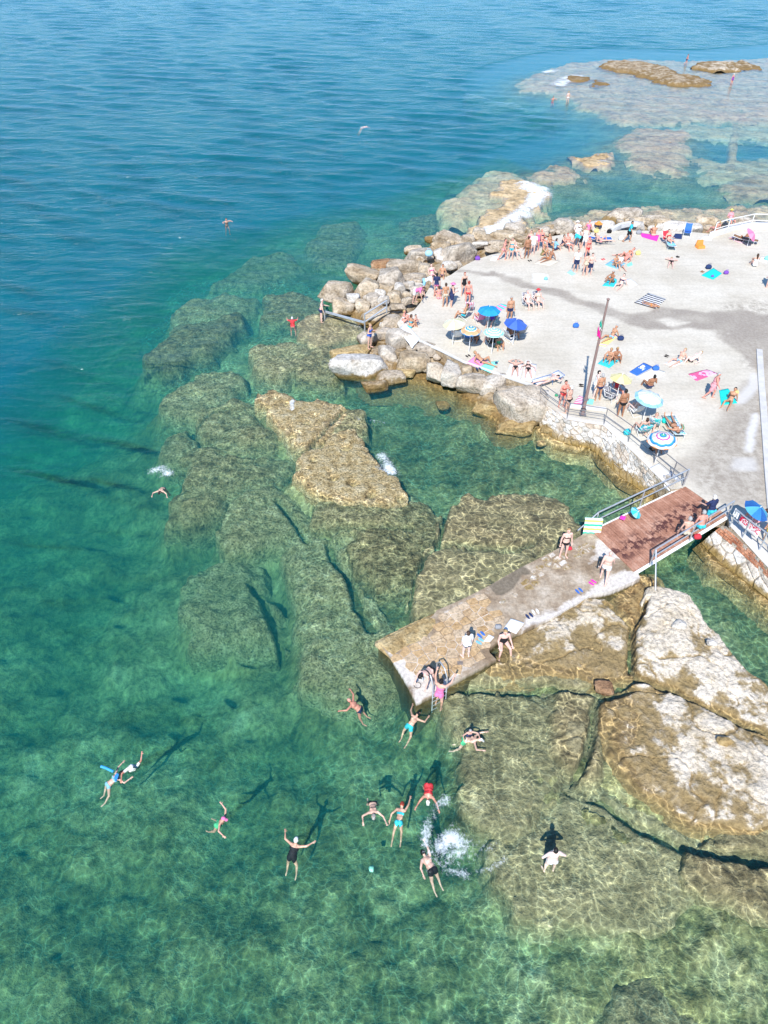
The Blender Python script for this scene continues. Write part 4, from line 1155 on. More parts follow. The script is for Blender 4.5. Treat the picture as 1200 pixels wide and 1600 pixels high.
class WallFrame:
    """maps (s along, t up, n out) to the world between a foot line and a head line"""
    def __init__(self, foot, head):
        self.foot = [Vector(p) for p in foot]; self.head = [Vector(p) for p in head]
        mid = [(a + b) / 2 for a, b in zip(self.foot, self.head)]
        self.cum = [0.0]
        for a, b in zip(mid[:-1], mid[1:]): self.cum.append(self.cum[-1] + (b - a).length)
        self.L = self.cum[-1]
        self.H = sum((b - a).length for a, b in zip(self.foot, self.head)) / len(foot)

    def at(self, s, t, n=0.0):
        s = min(max(s, 0.0), self.L - 1e-4)
        i = max(k for k in range(len(self.cum) - 1) if self.cum[k] <= s)
        f = (s - self.cum[i]) / (self.cum[i + 1] - self.cum[i])
        a = self.foot[i].lerp(self.foot[i + 1], f); b = self.head[i].lerp(self.head[i + 1], f)
        along = (self.head[i + 1] - self.head[i] + self.foot[i + 1] - self.foot[i]).normalized(); up = (b - a).normalized()
        nor = along.cross(up).normalized()
        return a.lerp(b, t / self.H) + nor * n


M_MORTAR = rock_material('wall_mortar', [(0.3, (0.24, 0.2, 0.15)), (0.5, (0.42, 0.37, 0.3)), (0.75, (0.58, 0.53, 0.46))], (0.24, 0.16, 0.06), 6.0, 0.7, 1.4, .3)
M_STONE = [rock_material('wall_stone_' + n_, st_, (0.36, 0.24, 0.08), 7.0, 0.6, 1.6, 0.42) for n_, st_ in (
    ('pale', [(0.3, (0.42, 0.38, 0.32)), (0.5, (0.62, 0.58, 0.52)), (0.75, (0.76, 0.73, 0.68))]),
    ('grey', [(0.3, (0.34, 0.31, 0.27)), (0.5, (0.5, 0.47, 0.42)), (0.75, (0.64, 0.6, 0.55))]),
    ('buff', [(0.3, (0.38, 0.3, 0.22)), (0.5, (0.56, 0.48, 0.39)), (0.75, (0.7, 0.63, 0.54))]))]
M_BRICK = rock_material('old_red_brick', [(0.3, (0.30, 0.11, 0.06)), (0.5, (0.46, 0.2, 0.11)), (0.75, (0.6, 0.34, 0.22))], None, 8.0, 0.6, 2.2)


def rubble_wall(label, foot, head, sx, sy, seed, bricks=None, skip=None):
    fr = WallFrame(foot, head)
    rr = random.Random(seed)
    root = thing('retaining_wall', label, 'wall', tuple(foot[0]))
    org = Vector(foot[0])
    ns = 40
    vs, fs = [], []
    for i in range(ns + 1):
        s = fr.L * i / ns
        for (t_, n_) in ((-.6, .05), (fr.H * .5, -.02), (fr.H, 0.0), (fr.H, -.5), (-.6, -.5)):
            vs.append(fr.at(s, t_, n_) - org)
    for i in range(ns):
        for k_ in range(4):
            a = i * 5 + k_
            fs.append((a, a + 5, a + 6, a + 1))
    mb = MB(); mb.add(vs, fs); mb.build('mortar', M_MORTAR, root)
    sites = []
    rows = int(fr.H / sy); cols = int(fr.L / sx)
    for r_ in range(rows + 1):
        for c_ in range(cols + 1):
            sites.append(((c_ + .5 * (r_ % 2) + rr.uniform(-.32, .32)) * sx, (r_ + .5 + rr.uniform(-.26, .26)) * sy))
    cells = voronoi_cells((0, -.1, fr.L, fr.H - (bricks or 0)), sites, 0.035)
    for (s0, t0), cell in zip(sites, cells):
        if len(cell) < 3 or t0 > fr.H - (bricks or 0): continue
        if skip and skip(s0, t0): continue
        area = abs(sum(p[0] * q[1] - q[0] * p[1] for p, q in zip(cell, cell[1:] + cell[:1]))) / 2
        if area < .012: continue
        sv, sf = stone_mesh(ccw(cell), .06, rr.uniform(.03, .11), rr)
        wv_ = [fr.at(a, b, n_) - org for a, b, n_ in sv]
        c0 = sum(wv_, Vector()) / len(wv_)
        mesh_obj('wall_stone', from_pydata('wall_stone', [p - c0 for p in wv_], sf), rr.choice(M_STONE), root, c0)
    if bricks:
        courses = 3; bh = bricks / courses
        for r_ in range(courses):
            s0 = -.12 * (r_ % 2)
            while s0 < fr.L - .1:
                w_ = .27
                a, b = max(s0, 0), min(s0 + w_ - .02, fr.L)
                if b - a > .06 and rr.random() < .86 and not (skip and skip(a, fr.H)):
                    t0 = fr.H - bricks + r_ * bh
                    pr = rr.uniform(.0, .05)
                    crn = [(a, t0 + .01), (b, t0 + .01), (b, t0 + bh - .012), (a, t0 + bh - .012)]
                    vv = [fr.at(p[0], p[1], -.06) - org for p in crn] + [fr.at(p[0], p[1], pr) - org for p in crn]
                    c0 = sum(vv, Vector()) / 8
                    mesh_obj('brick', from_pydata('brick', [p - c0 for p in vv], [(4, 5, 6, 7), (0, 1, 5, 4), (1, 2, 6, 5), (2, 3, 7, 6), (3, 0, 4, 7)]), M_BRICK, root, c0)
                s0 += w_
    return root


def gl(zn, pts, z):
    return [ground(zn, u, v, z) for u, v in pts]


rubble_wall('whitish rubble stone retaining wall curving below the railing beside the flagpole',
            gl('v', [(70, 415), (190, 510), (300, 545), (430, 562), (510, 622), (650, 765), (800, 865), (900, 930), (1010, 945)], .0),
            gl('v', [(60, 215), (190, 305), (268, 366), (400, 390), (545, 408), (650, 500), (790, 630), (900, 748), (1049 * 4.8 - 830 * 4.8, 888)], TZ - .04), .42, .30, 11)
rubble_wall('brick topped stone retaining wall to the right of the bridge',
            gl('w', [(300, 850), (500, 1060), (800, 1290), (1100, 1520), (1400, 1750)], .05),
            gl('w', [(545, 650), (680, 745), (900, 955), (1120, 1178), (1400, 1450)], TZ - .06), .75, .42, 12, bricks=.42)
slab_rock('algae_rock', zpoly('w', [(250, 830), (340, 850), (500, 1030), (800, 1270), (1100, 1500), (1450, 1780), (1400, 1830), (1080, 1540), (770, 1310), (480, 1100)], .05), .08, M_OCHRE, 'ochre algae covered rock foot of the brick topped wall', 'rock', None, -1.4, .12, .2, 1700, warp=.25)
slab_rock('algae_rock', zpoly('v', [(40, 400), (200, 490), (430, 545), (520, 610), (660, 750), (810, 850), (930, 930), (880, 945), (790, 880), (650, 785), (505, 640), (425, 578), (180, 525), (75, 440)], .0), .05, M_OCHRE, 'ochre algae covered foot of the rubble wall in the pool', 'rock', None, -1.3, .12, .2, 1750, warp=.25)

# ---------------------------------------------------------------- pier
PZ = .20
pier = thing('pier', 'flat stone and concrete bathing pier with crazy paving at its tip', 'pier', tuple(ground('X', 700, 1000, 0)))
PIER = [('H', 35, 500), ('H', 100, 575), ('H', 190, 720), ('H', 250, 840), ('H', 330, 800), ('H', 420, 745), ('H', 690, 600), ('H', 640, 550), ('H', 700, 500), ('H', 850, 440), ('H', 1000, 370), ('H', 1140, 290), ('X', 925, 930), ('X', 955, 925), ('X', 1000, 905), ('X', 993, 890), ('X', 928, 826), ('X', 895, 846), ('X', 863, 863), ('X', 812, 888), ('X', 761, 917), ('H', 500, 270), ('H', 360, 330), ('H', 340, 360)]


def pier_z(x, y):
    """the pier climbs a little towards the bridge"""
    a = ground('H', 150, 650, PZ); b = ground('X', 960, 865, PZ)
    d = Vector((b.x - a.x, b.y - a.y)); k_ = ((x - a.x) * d.x + (y - a.y) * d.y) / d.length_squared
    return PZ + .12 * np.clip(k_, 0, 1)


pier_poly = [tuple(ground(z_, u, v, PZ + .05)[:2]) for z_, u, v in PIER]
px_, py_, pq = grid_in_polygon(pier_poly, .12, PZ)
pz_ = pier_z(px_, py_) + .012 * fbm(px_ * 1.5, py_ * 1.5, 91, 4)


def pier_material():
    t = NT('wet_brown_concrete')
    v = t.pos()
    n1 = t.noise2(v, 0.8, 5, 0.65); n2 = t.noise2(v, 7.0, 5, 0.7)
    c = t.ramp(n1, [(0.3, (0.24, 0.17, 0.105)), (0.5, (0.36, 0.28, 0.195)), (0.7, (0.5, 0.42, 0.32))])
    dry = t.math('ADD', t.attr('dry').outputs['Fac'], t.math('MULTIPLY', t.math('SUBTRACT', n1, .5), 1.6), clamp=True)
    c = t.mix(t.ramp(dry, [(.3, 0.0), (.6, 1.0)]), c, (0.62, 0.56, 0.49))
    c = t.mix(t.ramp(t.math('ADD', t.attr('dark').outputs['Fac'], t.math('MULTIPLY', t.math('SUBTRACT', n1, .5), 1.2)), [(.35, 0.0), (.65, .85)]), c, (0.16, 0.13, 0.09))
    c = t.mix(1.0, c, t.ramp(n2, [(0.3, 0.72), (0.7, 1.18)]), 'MULTIPLY')
    sep = t.n('ShaderNodeSeparateXYZ'); t.l(t.n('ShaderNodeNewGeometry').outputs['Position'], sep.inputs[0])
    zz = t.math('ADD', sep.outputs[2], t.math('MULTIPLY', t.math('SUBTRACT', n2, 0.5), 0.25))
    c = t.mix(t.ramp(zz, [(0.0, 1.0), (0.16, 0.0)]), c, t.ramp(n1, [(0.3, (0.05, 0.045, 0.02)), (0.7, (0.17, 0.13, 0.05))]))
    return t.finish(c, 0.7, t.bump(n2, 0.5, 0.03), 0.3)


_e = {}
for q in pq.tolist():
    for a, b in zip(q, q[1:] + q[:1]):
        k_ = (min(a, b), max(a, b)); _e[k_] = None if k_ in _e else (a, b)
_be = np.array([e for e in _e.values() if e]); _bv = np.unique(_be); _bm = {int(a): i for i, a in enumerate(_bv)}
ow = np.array(pier.location)
pv = np.concatenate([np.stack([px_, py_, pz_], 1), np.stack([px_[_bv], py_[_bv], np.full(len(_bv), -3.2)], 1)])
pk = np.array([(b, a, len(px_) + _bm[int(a)], len(px_) + _bm[int(b)]) for a, b in _be])
pme = from_arrays('body', pv - ow, np.concatenate([pq, pk]), smooth=False)
hp = lambda pts: [tuple(ground('H', u, v, PZ)[:2]) for u, v in pts]
bx_, by_ = pv[:, 0] + .2 * fbm(pv[:, 0], pv[:, 1], 92, 3), pv[:, 1] + .2 * fbm(pv[:, 0], pv[:, 1], 93, 3)
dryv = .9 * smoothstep(-.3, .3, poly_sd(bx_, by_, hp([(820, 480), (850, 400), (1000, 330), (1180, 240), (1400, 100), (1500, 150), (1300, 330), (1000, 380), (850, 450)])))
dryv = np.maximum(dryv, .8 * smoothstep(-.3, .3, poly_sd(bx_, by_, hp([(1150, 100), (1250, -40), (1420, -60), (1470, 60), (1300, 60)]))))
dryv = np.maximum(dryv, .9 * smoothstep(-.2, .2, poly_sd(bx_, by_, hp([(60, 560), (110, 570), (300, 640), (420, 745), (250, 850)]))))
dryv = np.maximum(dryv, .42 * smoothstep(-.1, .1, poly_sd(bx_, by_, hp([(110, 585), (300, 490), (375, 400), (380, 345), (645, 205), (660, 245), (645, 310), (700, 430), (625, 540), (670, 595), (420, 735), (310, 690), (190, 640)]))))
darkv = .8 * smoothstep(-.15, .2, poly_sd(bx_, by_, hp([(640, 200), (830, 90), (880, 130), (740, 250), (680, 250)])))
add_attr(pme, 'dry', dryv); add_attr(pme, 'dark', darkv)
pier_body = mesh_obj('body', pme, pier_material(), pier)

M_PAVE = [rock_material('paving_' + n_, st_, None, 8.0, 0.4, 1.8) for n_, st_ in (
    ('sand', [(0.3, (0.38, 0.25, 0.135)), (0.55, (0.50, 0.36, 0.215)), (0.8, (0.58, 0.45, 0.31))]), ('ochre', [(0.3, (0.37, 0.23, 0.105)), (0.55, (0.49, 0.335, 0.18)), (0.8, (0.56, 0.42, 0.26))]), ('pale', [(0.3, (0.40, 0.29, 0.18)), (0.55, (0.52, 0.40, 0.27)), (0.8, (0.60, 0.49, 0.36))]))]


def crazy_paving(region, site_poly, size, gap, thick, mats, seed, name='paving_stone', keep=1.0, lift=0.0):
    rr = random.Random(seed)
    P = np.array(region)
    lo, hi = P.min(0), P.max(0)
    a = ground('H', 35, 500, PZ); b = ground('H', 640, 200, PZ)
    ang = math.atan2(b.y - a.y, b.x - a.x)
    ca, sa = math.cos(ang), math.sin(ang)
    cx, cy = P.mean(0)
    Lx = max(hi - lo) * .9
    sites = []
    n = int(2 * Lx / size)
    for i in range(n):
        for j in range(n):
            u = -Lx + (i + .12 * (j % 3) + rr.uniform(-.2, .2)) * size * 1.2; v = -Lx + (j + rr.uniform(-.13, .13)) * size * .85
            sites.append((cx + u * ca - v * sa, cy + u * sa + v * ca))
    sd = poly_sd(np.array([s[0] for s in sites]), np.array([s[1] for s in sites]), region)
    near = [s for s, d in zip(sites, sd) if d > -1.2]
    inside = [s for s, d in zip(sites, sd) if d > size * .12]
    cells = dict(zip(near, voronoi_cells((lo[0] - 2, lo[1] - 2, hi[0] + 2, hi[1] + 2), near, gap)))
    for s in inside:
        if rr.random() > keep: continue
        cell = ccw(cells[s])
        cell = [p for p in cell]
        if len(cell) < 3: continue
        zt = pier_z(*s) + lift + rr.uniform(-.006, .006)
        mb = MB()
        c = np.mean(np.array(cell), 0)
        n_ = len(cell)
        vs = [(p[0] - s[0], p[1] - s[1], -.03) for p in cell] + [(p[0] - s[0], p[1] - s[1], thick - .012) for p in cell] + [((p[0] - c[0]) * .95 + c[0] - s[0], (p[1] - c[1]) * .95 + c[1] - s[1], thick) for p in cell]
        fs = [tuple(2 * n_ + i for i in range(n_))]
        for r_ in range(2):
            for i in range(n_): fs.append((r_ * n_ + i, r_ * n_ + (i + 1) % n_, (r_ + 1) * n_ + (i + 1) % n_, (r_ + 1) * n_ + i))
        mesh_obj(name, from_pydata(name, vs, fs), rr.choice(mats), pier, Vector((s[0] - ow[0], s[1] - ow[1], zt - ow[2])))


crazy_paving(hp([(110, 585), (300, 490), (375, 400), (380, 345), (645, 205), (660, 245), (645, 310), (745, 350), (700, 430), (625, 540), (670, 595), (420, 735), (310, 690), (190, 640)]), None, .40, .035, .022, M_PAVE, 21)
crazy_paving(hp([(800, 200), (840, 120), (1010, 20), (1190, -50), (1240, 20), (1000, 150), (870, 220)]), None, .36, .10, .03, [M_STONE[0], M_STONE[2]], 22, keep=.8)
crazy_paving(hp([(700, 300), (760, 230), (900, 170), (900, 220), (760, 300)]), None, .3, .08, .02, [M_STONE[0], M_STONE[2]], 23, keep=.45)
# mossy raised margin at the seaward corner
mg = ground('H', 190, 470, PZ)
slab = slab_rock('margin', [tuple(ground('H', u, v, PZ + .05)[:2]) for u, v in ((45, 500), (110, 560), (300, 475), (350, 400), (350, 350), (180, 430))], PZ + .05, M_OCHRE, zbot=PZ - .1, relief=.02, side=.14, seed=1800, warp=.12, fine=.45)
slab.location = Vector(slab.location) - pier.location; slab.parent = pier
# drain and mooring ring set into the slab
mr = ground('H', 255, 745, PZ)
mb = MB(); mb.tube([(math.cos(a) * .13, math.sin(a) * .13, 0) for a in [k * math.pi / 8 for k in range(17)]], .018, 6, False)
M_IRON = plain('weathered_iron', (0.2, 0.17, 0.15), 0.7, 0.3, 8)
mb.build('ring', M_IRON, pier_body, mr - pier.location + Vector((0, 0, .02)))
mr2 = ground('H', 490, 625, PZ); mb = MB(); mb.box((0, 0, 0), (.22, .16, .02)); mb.build('drain', M_IRON, pier_body, mr2 - pier.location + Vector((0, 0, .045)))

# ---------------------------------------------------------------- bridge
BL, BB = ground('X', 925, 830, .36), ground('X', 990, 893, .36)
BT, BR = ground('X', 1071, 760, TZ + .03), ground('X', 1135, 805, TZ + .03)
bridge = thing('footbridge', 'rust brown plank footbridge linking the terrace to the pier', 'bridge', (BL.x, BL.y, 0))
bo = Vector(bridge.location)


def deck_material():
    t = NT('rust_brown_decking')
    v = t.pos()
    rnd = t.n('ShaderNodeObjectInfo').outputs['Random']
    n1 = t.noise2(v, 1.1, 5, 0.65); n2 = t.noise2(v, 9.0, 4, 0.7)
    c = t.ramp(t.math('ADD', n1, t.math('MULTIPLY', t.math('SUBTRACT', rnd, .5), .2)), [(0.3, (0.29, 0.135, 0.085)), (0.5, (0.38, 0.19, 0.125)), (0.7, (0.47, 0.27, 0.19))])
    c = t.mix(1.0, c, t.ramp(n2, [(0.3, 0.8), (0.7, 1.15)]), 'MULTIPLY')
    drip = t.math('MULTIPLY', t.attr('drip').outputs['Fac'], t.ramp(t.noise2(v, 2.6, 5, .65), [(.47, 0.0), (.56, 1.0)]))
    c = t.mix(drip, c, (0.09, 0.035, 0.03))
    return t.finish(c, 0.75, t.bump(n2, 0.3, 0.02), 0.3)


M_DECK = deck_material()
NP_ = 42
drip_line = [tuple(ground('G', u, v, .8)[:2]) for u, v in ((380, 480), (480, 430), (600, 390), (640, 340), (760, 290))]
for i in range(NP_):
    a0 = (i + (.14 if i % 6 == 0 else .05)) / NP_; a1 = (i + .97) / NP_
    q4 = [BL.lerp(BT, a0), BB.lerp(BR, a0), BB.lerp(BR, a1), BL.lerp(BT, a1)]
    ns_ = 12
    vs = []
    for k_ in range(ns_ + 1):
        for e in (0, 1):
            p = (q4[0].lerp(q4[1], k_ / ns_) if e == 0 else q4[3].lerp(q4[2], k_ / ns_)) - bo
            vs.append(p); 
    top = [p + Vector((0, 0, .0)) for p in vs]; botm = [p - Vector((0, 0, .06)) for p in vs]
    m = len(top)
    fs = []
    for k_ in range(ns_):
        fs.append((2 * k_, 2 * k_ + 2, 2 * k_ + 3, 2 * k_ + 1))
        fs.append((2 * k_, m + 2 * k_, m + 2 * k_ + 2, 2 * k_ + 2)); fs.append((2 * k_ + 1, 2 * k_ + 3, m + 2 * k_ + 3, m + 2 * k_ + 1))
    fs += [(0, 1, m + 1, m), (m - 2, 2 * m - 2, 2 * m - 1, m - 1)]
    me = from_pydata('deck_plank', top + botm, fs)
    xy = np.array([(p.x + bo.x, p.y + bo.y) for p in top + botm])
    add_attr(me, 'drip', smoothstep(.75, .2, line_dist(xy[:, 0], xy[:, 1], drip_line)))
    mesh_obj('deck_plank', me, M_DECK, bridge)
M_STEEL = plain('galvanised_rail', (0.52, 0.54, 0.56), 0.45, 0.1, 4, 0.5, 0.6)
M_WSTEEL = plain('white_painted_steel', (0.72, 0.72, 0.70), 0.6, 0.1, 4)
M_DSTEEL = plain('dark_grey_rail', (0.22, 0.21, 0.22), 0.5, 0.15, 4, 0.4, 0.3)
for nm, a, b in (('edge_beam', BB, BR), ('edge_beam', BL, BT)):
    d = (b - a).normalized(); side = d.cross(Vector((0, 0, 1))).normalized() * (.06 if a is BB else -.06)
    mb = MB(); mb.tube([a + side - bo - Vector((0, 0, .10)), b + side - bo - Vector((0, 0, .10))], .085, 6); mb.build(nm, M_WSTEEL, bridge)
for f_ in (.2, .5, .8):
    mb = MB(); mb.tube([BL.lerp(BB, f_) - bo - Vector((0, 0, .2)), BT.lerp(BR, f_) - bo - Vector((0, 0, .2))], .09, 6); mb.build('joist', M_IRON, bridge)


# ---------------------------------------------------------------- railings and pole
def railing(label, base, h=1.0, mat=None, r=.028, posts=None, mids=(.5,), name='railing', extra=()):
    mat = mat or M_DSTEEL
    o = Vector(base[0])
    root = thing(name, label, 'railing', tuple(o))
    up = Vector((0, 0, h))
    pts = [Vector(p) - o for p in base]
    for p in (posts if posts is not None else range(len(pts))):
        q = pts[p] if isinstance(p, int) else Vector(p) - o
        mb = MB(); mb.tube([q - Vector((0, 0, .03)), q + up], r * 1.05, 8); mb.build('post', mat, root)
    mb = MB(); mb.tube([p + up for p in pts], r * 1.1, 8); mb.build('top_rail', mat, root)
    for m_ in mids:
        mb = MB(); mb.tube([p + up * m_ for p in pts], r * .9, 8); mb.build('middle_rail', mat, root)
    for a, b in extra:
        mb = MB(); mb.tube([Vector(a) - o, Vector(b) - o], r, 8); mb.build('brace', mat, root)
    return root


railing('thin dark two bar railing along the rubble wall past the flagpole', gl('v', [(60, 205), (268, 355), (545, 398), (727, 530), (920, 690), (1050, 800)], TZ), .98, M_DSTEEL, .02)
railing('dark end frame of the railing where the back bridge rail starts', gl('v', [(1052, 802), (1132, 862)], TZ), .98, M_DSTEEL, .02)
_b0 = BL.lerp(BT, .05) + Vector((-.08, .10, 0)); _b1 = BT + Vector((-.04, .12, 0))
railing('galvanised handrail along the back of the footbridge with a sloping end', [_b0, _b0.lerp(_b1, .5), _b1], .95, M_STEEL, .032, extra=[(_b0 + Vector((0, 0, .95)), ground('g', 20, 592, .4))])
_c0 = BB.lerp(BR, .14) + Vector((.1, -.08, 0)); _c1 = BR + Vector((.02, -.1, 0))
railing('galvanised handrail along the front of the footbridge, people leaning on it', [_c0, _c0.lerp(_c1, .5), _c1], .95, M_STEEL, .032, extra=[(_c0 + Vector((.02, -.03, .95)), ground('X', 1024, 927, .3))])
railing('grey pipe railing with towels on it above the brick topped wall', gl('w', [(640, 660), (800, 800), (1010, 955), (1150, 1085), (1420, 1340)], TZ), 1.0, M_STEEL, .03)
h0, h1, h2 = ground('r', 745, 655, 1.0), ground('r', 540, 790, .3), ground('r', 165, 705, .0)
o = thing('handrail', 'bent grey pipe handrail leading down the rocks into the sea', 'railing', tuple(h1))
for a, b, nm in ((h0 + Vector((0, 0, .9)), h1 + Vector((0, 0, .95)), 'top_rail'), (h0 + Vector((0, 0, .45)), h1 + Vector((0, 0, .4)), 'middle_rail'), (h1 + Vector((0, 0, .4)), h2 + Vector((0, 0, .55)), 'sea_rail'), (h1 + Vector((0, 0, .32)), h2 + Vector((0, 0, .47)), 'sea_rail'),
                (h0, h0 + Vector((0, 0, .9)), 'post'), (h1 - Vector((0, 0, .5)), h1 + Vector((0, 0, .95)), 'post'), (h2 - Vector((0, 0, .5)), h2 + Vector((0, 0, .55)), 'post')):
    mb = MB(); mb.tube([a - h1, b - h1], .05, 8); mb.build(nm, M_STEEL, o)
railing('white far handrail at the corner of the terrace behind the parasol', gl('t', [(915, 192), (985, 172), (1110, 146), (1260, 150), (1400, 152)], TZ + .05), 1.0, M_WSTEEL, .035)

# flagpole
fb = ground('X', 910, 648, TZ)
pole = thing('flagpole', 'tall brown metal flagpole standing in the railing', 'pole', tuple(fb))
M_POLE = plain('brown_pole_paint', (0.26, 0.17, 0.15), 0.5, 0.15, 3, 0.4)
PH = 6.6
mb = MB(); mb.tube([(0, 0, 0), (.0, 0, 1.2), (.0, 0, PH)], [.095, .085, .05], 12); shaft = mb.build('shaft', M_POLE, pole, smooth=False)
mb = MB(); mb.tube([(0, 0, PH), (0, 0, PH + .05), (0, 0, PH + .1)], [.07, .09, .02], 10); mb.build('finial', M_POLE, shaft)
for z_ in (.35, 1.0):
    mb = MB(); mb.box((0, 0, z_), (.26, .22, .07)); mb.build('clamp', M_DSTEEL, shaft)
mb = MB(); mb.box((0, 0, .03), (.34, .34, .06)); mb.build('base_plate', M_DSTEEL, pole)
flag_o = ground('X', 910, 648, TZ) + Vector((0, 0, 5.0))
flag = thing('flag', 'limp green white and magenta flag hanging half way up the pole', 'flag', tuple(flag_o))


def cloth_strip(pts_rows):
    n = len(pts_rows[0]); vs = [p for r_ in pts_rows for p in r_]
    fs = [(i * n + k, i * n + k + 1, (i + 1) * n + k + 1, (i + 1) * n + k) for i in range(len(pts_rows) - 1) for k in range(n - 1)]
    return vs, fs


def hang(z0, z1, x0, w, seed):
    rows = []
    for i in range(10):
        k_ = i / 9; z_ = z0 + (z1 - z0) * k_
        rows.append([(x0 + w * (.35 + .65 * k_ ** .7) * j / 8 - .02, .09 * math.sin(j * 1.5 + seed + 2.2 * k_) * (.4 + k_), z_ - .25 * (j / 8) * (1 - .4 * k_)) for j in range(9)])
    return cloth_strip(rows)


M_FG = plain('flag_green', (0.03, 0.42, 0.30), 0.8); M_FW = plain('flag_white', (0.75, 0.75, 0.75), 0.8); M_FM = plain('flag_magenta', (0.72, 0.02, 0.28), 0.8)
for (z0, z1, x0, w, sd_, mt, nm) in ((.62, .25, -.1, .13, 0, M_FG, 'green_stripe'), (.34, .12, -.08, .15, 1, M_FW, 'white_stripe'), (.2, -.3, -.16, .28, 2, M_FM, 'magenta_stripe')):
    mb = MB(); mb.add(*hang(z0, z1, x0, w, sd_)); f_o = mb.build(nm, mt, flag, smooth=True)
    so = f_o.modifiers.new('thick', 'SOLIDIFY'); so.thickness = .008
# ---------------------------------------------------------------- cloth, parasols, chairs, bags
_cloth = {}


def cloth_mat(key, *cols, pattern='plain', scale=8.0):
    """woven cloth: plain, stripes, check or print, in the cloth's own coordinates"""
    if key in _cloth: return _cloth[key]
    t = NT('cloth_' + key)
    u = t.n('ShaderNodeTexCoord').outputs['UV']
    sep = t.n('ShaderNodeSeparateXYZ'); t.l(u, sep.inputs[0])
    v = t.pos(obj=True)
    if pattern == 'plain': c = t.mix(0.0, cols[0], cols[0])
    elif pattern in ('stripes', 'cross'):
        ax_ = sep.outputs[0 if pattern == 'stripes' else 1]
        k_ = t.math('FRACT', t.math('MULTIPLY', ax_, scale / len(cols)))
        c = t.ramp(k_, [(i / len(cols), cc) for i, cc in enumerate(cols)], 'CONSTANT')
    elif pattern == 'print':
        k_ = t.noise(t.pos((1, 1, 1), obj=True), scale, 2, 0.5, 1.0)
        c = t.ramp(k_, [(0.0, cols[0])] + [(0.46 + 0.09 * i, cc) for i, cc in enumerate(cols[1:])], 'CONSTANT')
    elif pattern == 'ends':
        k_ = t.math('ABSOLUTE', t.math('SUBTRACT', sep.outputs[0], .5))
        c = t.ramp(k_, [(0.0, cols[0]), (.36, cols[1]), (.43, cols[0])], 'CONSTANT')
    elif pattern == 'glyph':
        k_ = t.math('MULTIPLY', t.ramp(t.noise(t.pos((1, 1, 1), obj=True), scale, 1, .4, 1.5), [(.46, 0.0), (.5, 1.0)], 'CONSTANT'), t.ramp(t.math('ABSOLUTE', t.math('SUBTRACT', sep.outputs[1], .5)), [(0, 1.0), (.33, 0.0)], 'CONSTANT'))
        c = t.mix(k_, cols[0], cols[1])
    c = t.mix(1.0, c, t.ramp(t.noise(v, 5, 4), [(0.3, 0.88), (0.7, 1.08)]), 'MULTIPLY')
    _cloth[key] = t.finish(c, 0.95, t.bump(t.noise(v, 14, 3), 0.25, 0.02), 0.1)
    return _cloth[key]


def cloth_quad(corners, n=10, m=8, wrinkle=.012, seed=0, lift=.006):
    """a lying cloth through four world corners, creased a little, with UVs"""
    a, b, c, d = [Vector(p) for p in corners]
    cen = (a + b + c + d) / 4
    vs, uv, fs = [], [], []
    for i in range(n + 1):
        for j in range(m + 1):
            p = a.lerp(b, i / n).lerp(d.lerp(c, i / n), j / m) - cen
            w = wrinkle * float(fbm(np.array([p.x * 3.2]), np.array([p.y * 3.2]), seed, 3)[0])
            ed = .03 * float(fbm(np.array([p.x * 2]), np.array([p.y * 2]), seed + 3, 2)[0])
            vs.append((p.x + ed, p.y + ed, p.z + lift + abs(w)))
            uv.append((i / n, j / m))
    for i in range(n):
        for j in range(m):
            q = i * (m + 1) + j
            fs.append((q, q + 1, q + m + 2, q + m + 1))
    # make faces look up
    p0, p1, p2 = (Vector(vs[k]) for k in fs[0][:3])
    if (p1 - p0).cross(p2 - p0).z < 0: fs = [f[::-1] for f in fs]
    me = from_pydata('cloth', vs, fs, True)
    ul = me.uv_layers.new(name='UVMap')
    for lp in me.loops: ul.data[lp.index].uv = uv[lp.vertex_index]
    return me, cen


def towel(zn, corners, key, label, z=None, name='towel', cat='towel', group=None, seed=None, thick=.012, wrinkle=.02):
    z = TZ + .012 if z is None else z
    me, cen = cloth_quad([ground(zn, u, v, z) for u, v in corners], wrinkle=wrinkle, seed=seed or hash((zn, corners[0])) % 997)
    o = mesh_obj(name, me, _cloth[key], loc=cen)
    md = o.modifiers.new('thick', 'SOLIDIFY'); md.thickness = thick; md.offset = -1
    return tag(o, label, cat, group)


